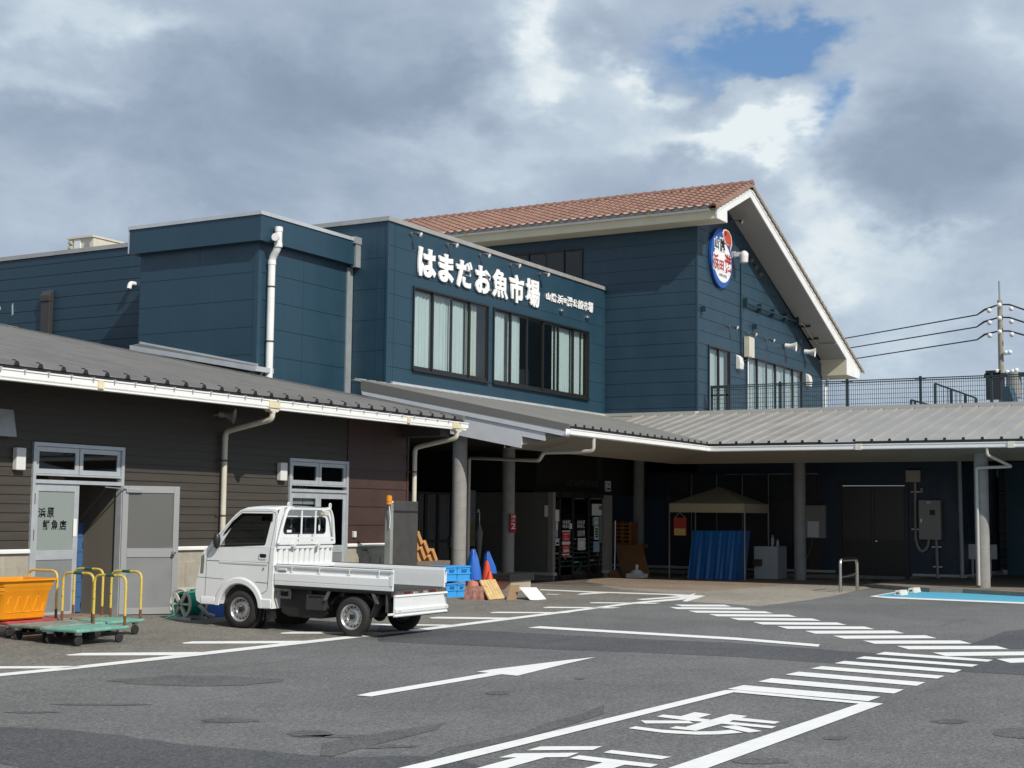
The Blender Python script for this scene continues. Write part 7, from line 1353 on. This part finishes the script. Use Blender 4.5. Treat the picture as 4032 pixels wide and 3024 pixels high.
for i in range(7): a, c = onX(zm(470, 978 - i * 33 + 32), 38.5), onX(zm(635 if i else 725, 978 - i * 33), 38.5); o = thing('wooden_crate', f"{('lowest', 'second', 'third', 'fourth', 'fifth', 'sixth', 'topmost')[i]} wooden crate counted up from the plywood sheet", 'crate', (38.7, (a.y + c.y) / 2, a.z), 0, 'stacked wooden crates'); b = MB(); h = c.z - a.z; b.box(38.5, 38.95, c.y, a.y, a.z, a.z + h * .45); [b.box(38.5, 38.95, y - .04, y + .04, a.z + h * .45, c.z - .01) for y in (c.y + .05, (a.y + c.y) / 2, a.y - .05)]; b.build('crate', mat('crate_wood_dark', (.26, .10, .03), .6, var=.2, vs=6), o, world=True)
p = onG(zm(680, 1272)); o = thing('parasol_base', 'white plastic parasol base in front of the plywood', 'parasol base', tuple(p)); b = MB(); b.box(-.2, .2, -.25, .25, 0, .12); b.lathe((0, 0, .12), (0, 0, 1), [(0, .2), (.1, .12), (.11, .04), (.25, .045)], 16); b.build('base', WHITE, o, bevel=.01)
p = onG(zm(482, 1268)); o = thing('broom', 'long handled broom leaning by the lobby pillar', 'broom', tuple(p)); b = MB(); b.prism([(0, -.2, 0), (0, .2, 0), (0, .08, .2), (0, -.08, .2)], (.06, 0, 0)); b.build('bristles', BRD, o); b = MB(); b.tube([(.03, 0, .2), (.2, .06, 1.6)], .013, 8); b.build('handle', STEEL, o)
# barrier hoop, wheel stops, small stands
hl, hr_ = onG(zq(663, 1355)), onG(zq(806, 1340)); ht = onX(zq(663, 1080), hl.x).z; o = thing('hoop_barrier', 'stainless steel hoop barrier with a crossbar at the apron edge', 'barrier', tuple(hl)); b = MB(); b.tube(pipe_path([(hl.x, hl.y, 0), (hl.x, hl.y, ht), (hr_.x, hr_.y, ht), (hr_.x, hr_.y, 0)], .16), .042, 14); b.build('hoop', mat('stainless_warm', (.62, .58, .50), .22, metal=1.), o, world=True, smooth=50); b = MB(); b.tube([(hl.x, hl.y, ht * .47), (hr_.x, hr_.y, ht * .53)], .022, 10); b.build('crossbar', MATS['stainless_warm'], o, world=True, smooth=50)
for q, l in (((1160, 1383), 'nearer white concrete wheel stop in the blue bay'), ((1272, 1361), 'farther white concrete wheel stop in the blue bay')): p = onG(zq(*q)); o = thing('wheel_stop', l, 'wheel stop', (p.x + .15, p.y, p.z + .006), 0, 'wheel stops in the blue bay'); b = MB(); b.prism([(-.3, -.09, 0), (-.3, .09, 0), (-.3, .06, .11), (-.3, -.06, .11)], (.6, 0, 0)); b.build('block', mat('wheel_stop_white', (.62, .61, .56), .8, var=.1, vs=12), o, bevel=.008); b = MB(); b.box(-.306, -.301, -.03, .03, .04, .07); b.build('mark', BLACK, o)
for q, l in (((1352, 835), 'small white box on a thin stand left of the right hand column'), ((1660, 835), 'small white box on a thin stand right of the right hand column')): p = onX(zq2(*q), 41.6 if q[0] < 1500 else 43.0); p.y = min(p.y, YCOR - .1); o = thing('meter_post', l, 'post box', (p.x, p.y, .1), 0, 'small boxes on stands'); b = MB(); b.box(-.05, .05, -.18, .18, p.z - .1, p.z + .32); b.build('box', LAMP, o, bevel=.01); b = MB(); b.box(-.02, .02, -.03, .03, 0, p.z - .1); b.build('stand', STEEL, o)
# utility pole with its wires, far beyond the building
zf_ = Z(3200, 1050, 2.6587); D = 80.; pd = onX(zf_(1972, 1000), 0.0001 + ray(*zf_(1972, 1000))[0] * D / ray(*zf_(1972, 1000)).dot(RM[:, 2])); U = lambda x, y: onX(zf_(x, y), pd.x); o = thing('utility_pole', 'concrete utility pole with insulators and transformer behind the terrace fence', 'utility pole', (pd.x, pd.y, 0)); b = MB(); b.cyl((pd.x, pd.y, 0), (pd.x, pd.y, U(1968, 350).z), .19, .14, 16); b.build('pole', mat('pole_concrete', (.30, .27, .22), .8, var=.15, vs=3), o, world=True, smooth=40); b = MB(); b.cyl((pd.x, pd.y, U(1968, 360).z), (pd.x, pd.y, U(1965, 150).z), .06, n=8); b.build('top_pipe', mat('pole_top_steel', (.35, .37, .38), .5), o, world=True)
PORC = mat('porcelain', (.75, .75, .74), .2); tp_ = U(2108, 1240); b = MB(); b.cyl((pd.x, tp_.y, tp_.z - .7), (pd.x, tp_.y, tp_.z + .7), .42, n=18); b.build('transformer', mat('transformer_grey', (.30, .30, .29), .5, metal=.2), o, world=True, smooth=40); tp_ = U(1900, 1240); b = MB(); b.box(pd.x - .3, pd.x + .3, tp_.y - .4, tp_.y + .4, tp_.z - .8, tp_.z + .8); b.build('switch_box', BLACK, o, world=True); tp_ = U(2000, 1140); b = MB(); b.box(pd.x - .3, pd.x - .2, tp_.y - 1.9, tp_.y + 1, tp_.z - .12, tp_.z + .12); b.build('cross_arm', BLACK, o, world=True)
for x, y in ((1960, 408), (1962, 545), (1964, 688), (1855, 465), (1860, 592), (1862, 725), (2085, 445), (2088, 580), (2092, 715), (2045, 1110), (2100, 1100), (2140, 1090), (1940, 1100), (2030, 905), (2070, 900)): p = U(x, y); b = MB(); b.ball((pd.x - .2, p.y, p.z), .14, 8); b.build('insulator', PORC, o, world=True, smooth=60)
WIRE = mat('wire_black', (.03, .035, .04), .5)
for i, ((x0, y0), (xm, ym), (x1, y1), (xr, yr)) in enumerate((((340, 750), (1720, 505), (1950, 395), (2300, 480)), ((395, 850), (1715, 632), (1952, 530), (2300, 610)), ((465, 960), (1720, 765), (1955, 672), (2300, 740)))):
    e = onX(zf_(x0 - 900, y0 + 170), pd.x + 12); s = onX(zf_(x0, y0), pd.x + 5); b = MB(); b.tube([e, s, U(xm, ym), U(xm + 80, ym - 55), U(x1, y1), U(2060, y1 + 2), U(xr, yr)], [.035, .035, .04, .06, .04, .05, .05], 6); tag(b.build('power_line', WIRE), ('top', 'middle', 'lowest')[i] + ' of the three black power lines running to the utility pole', 'power line', 'power lines')
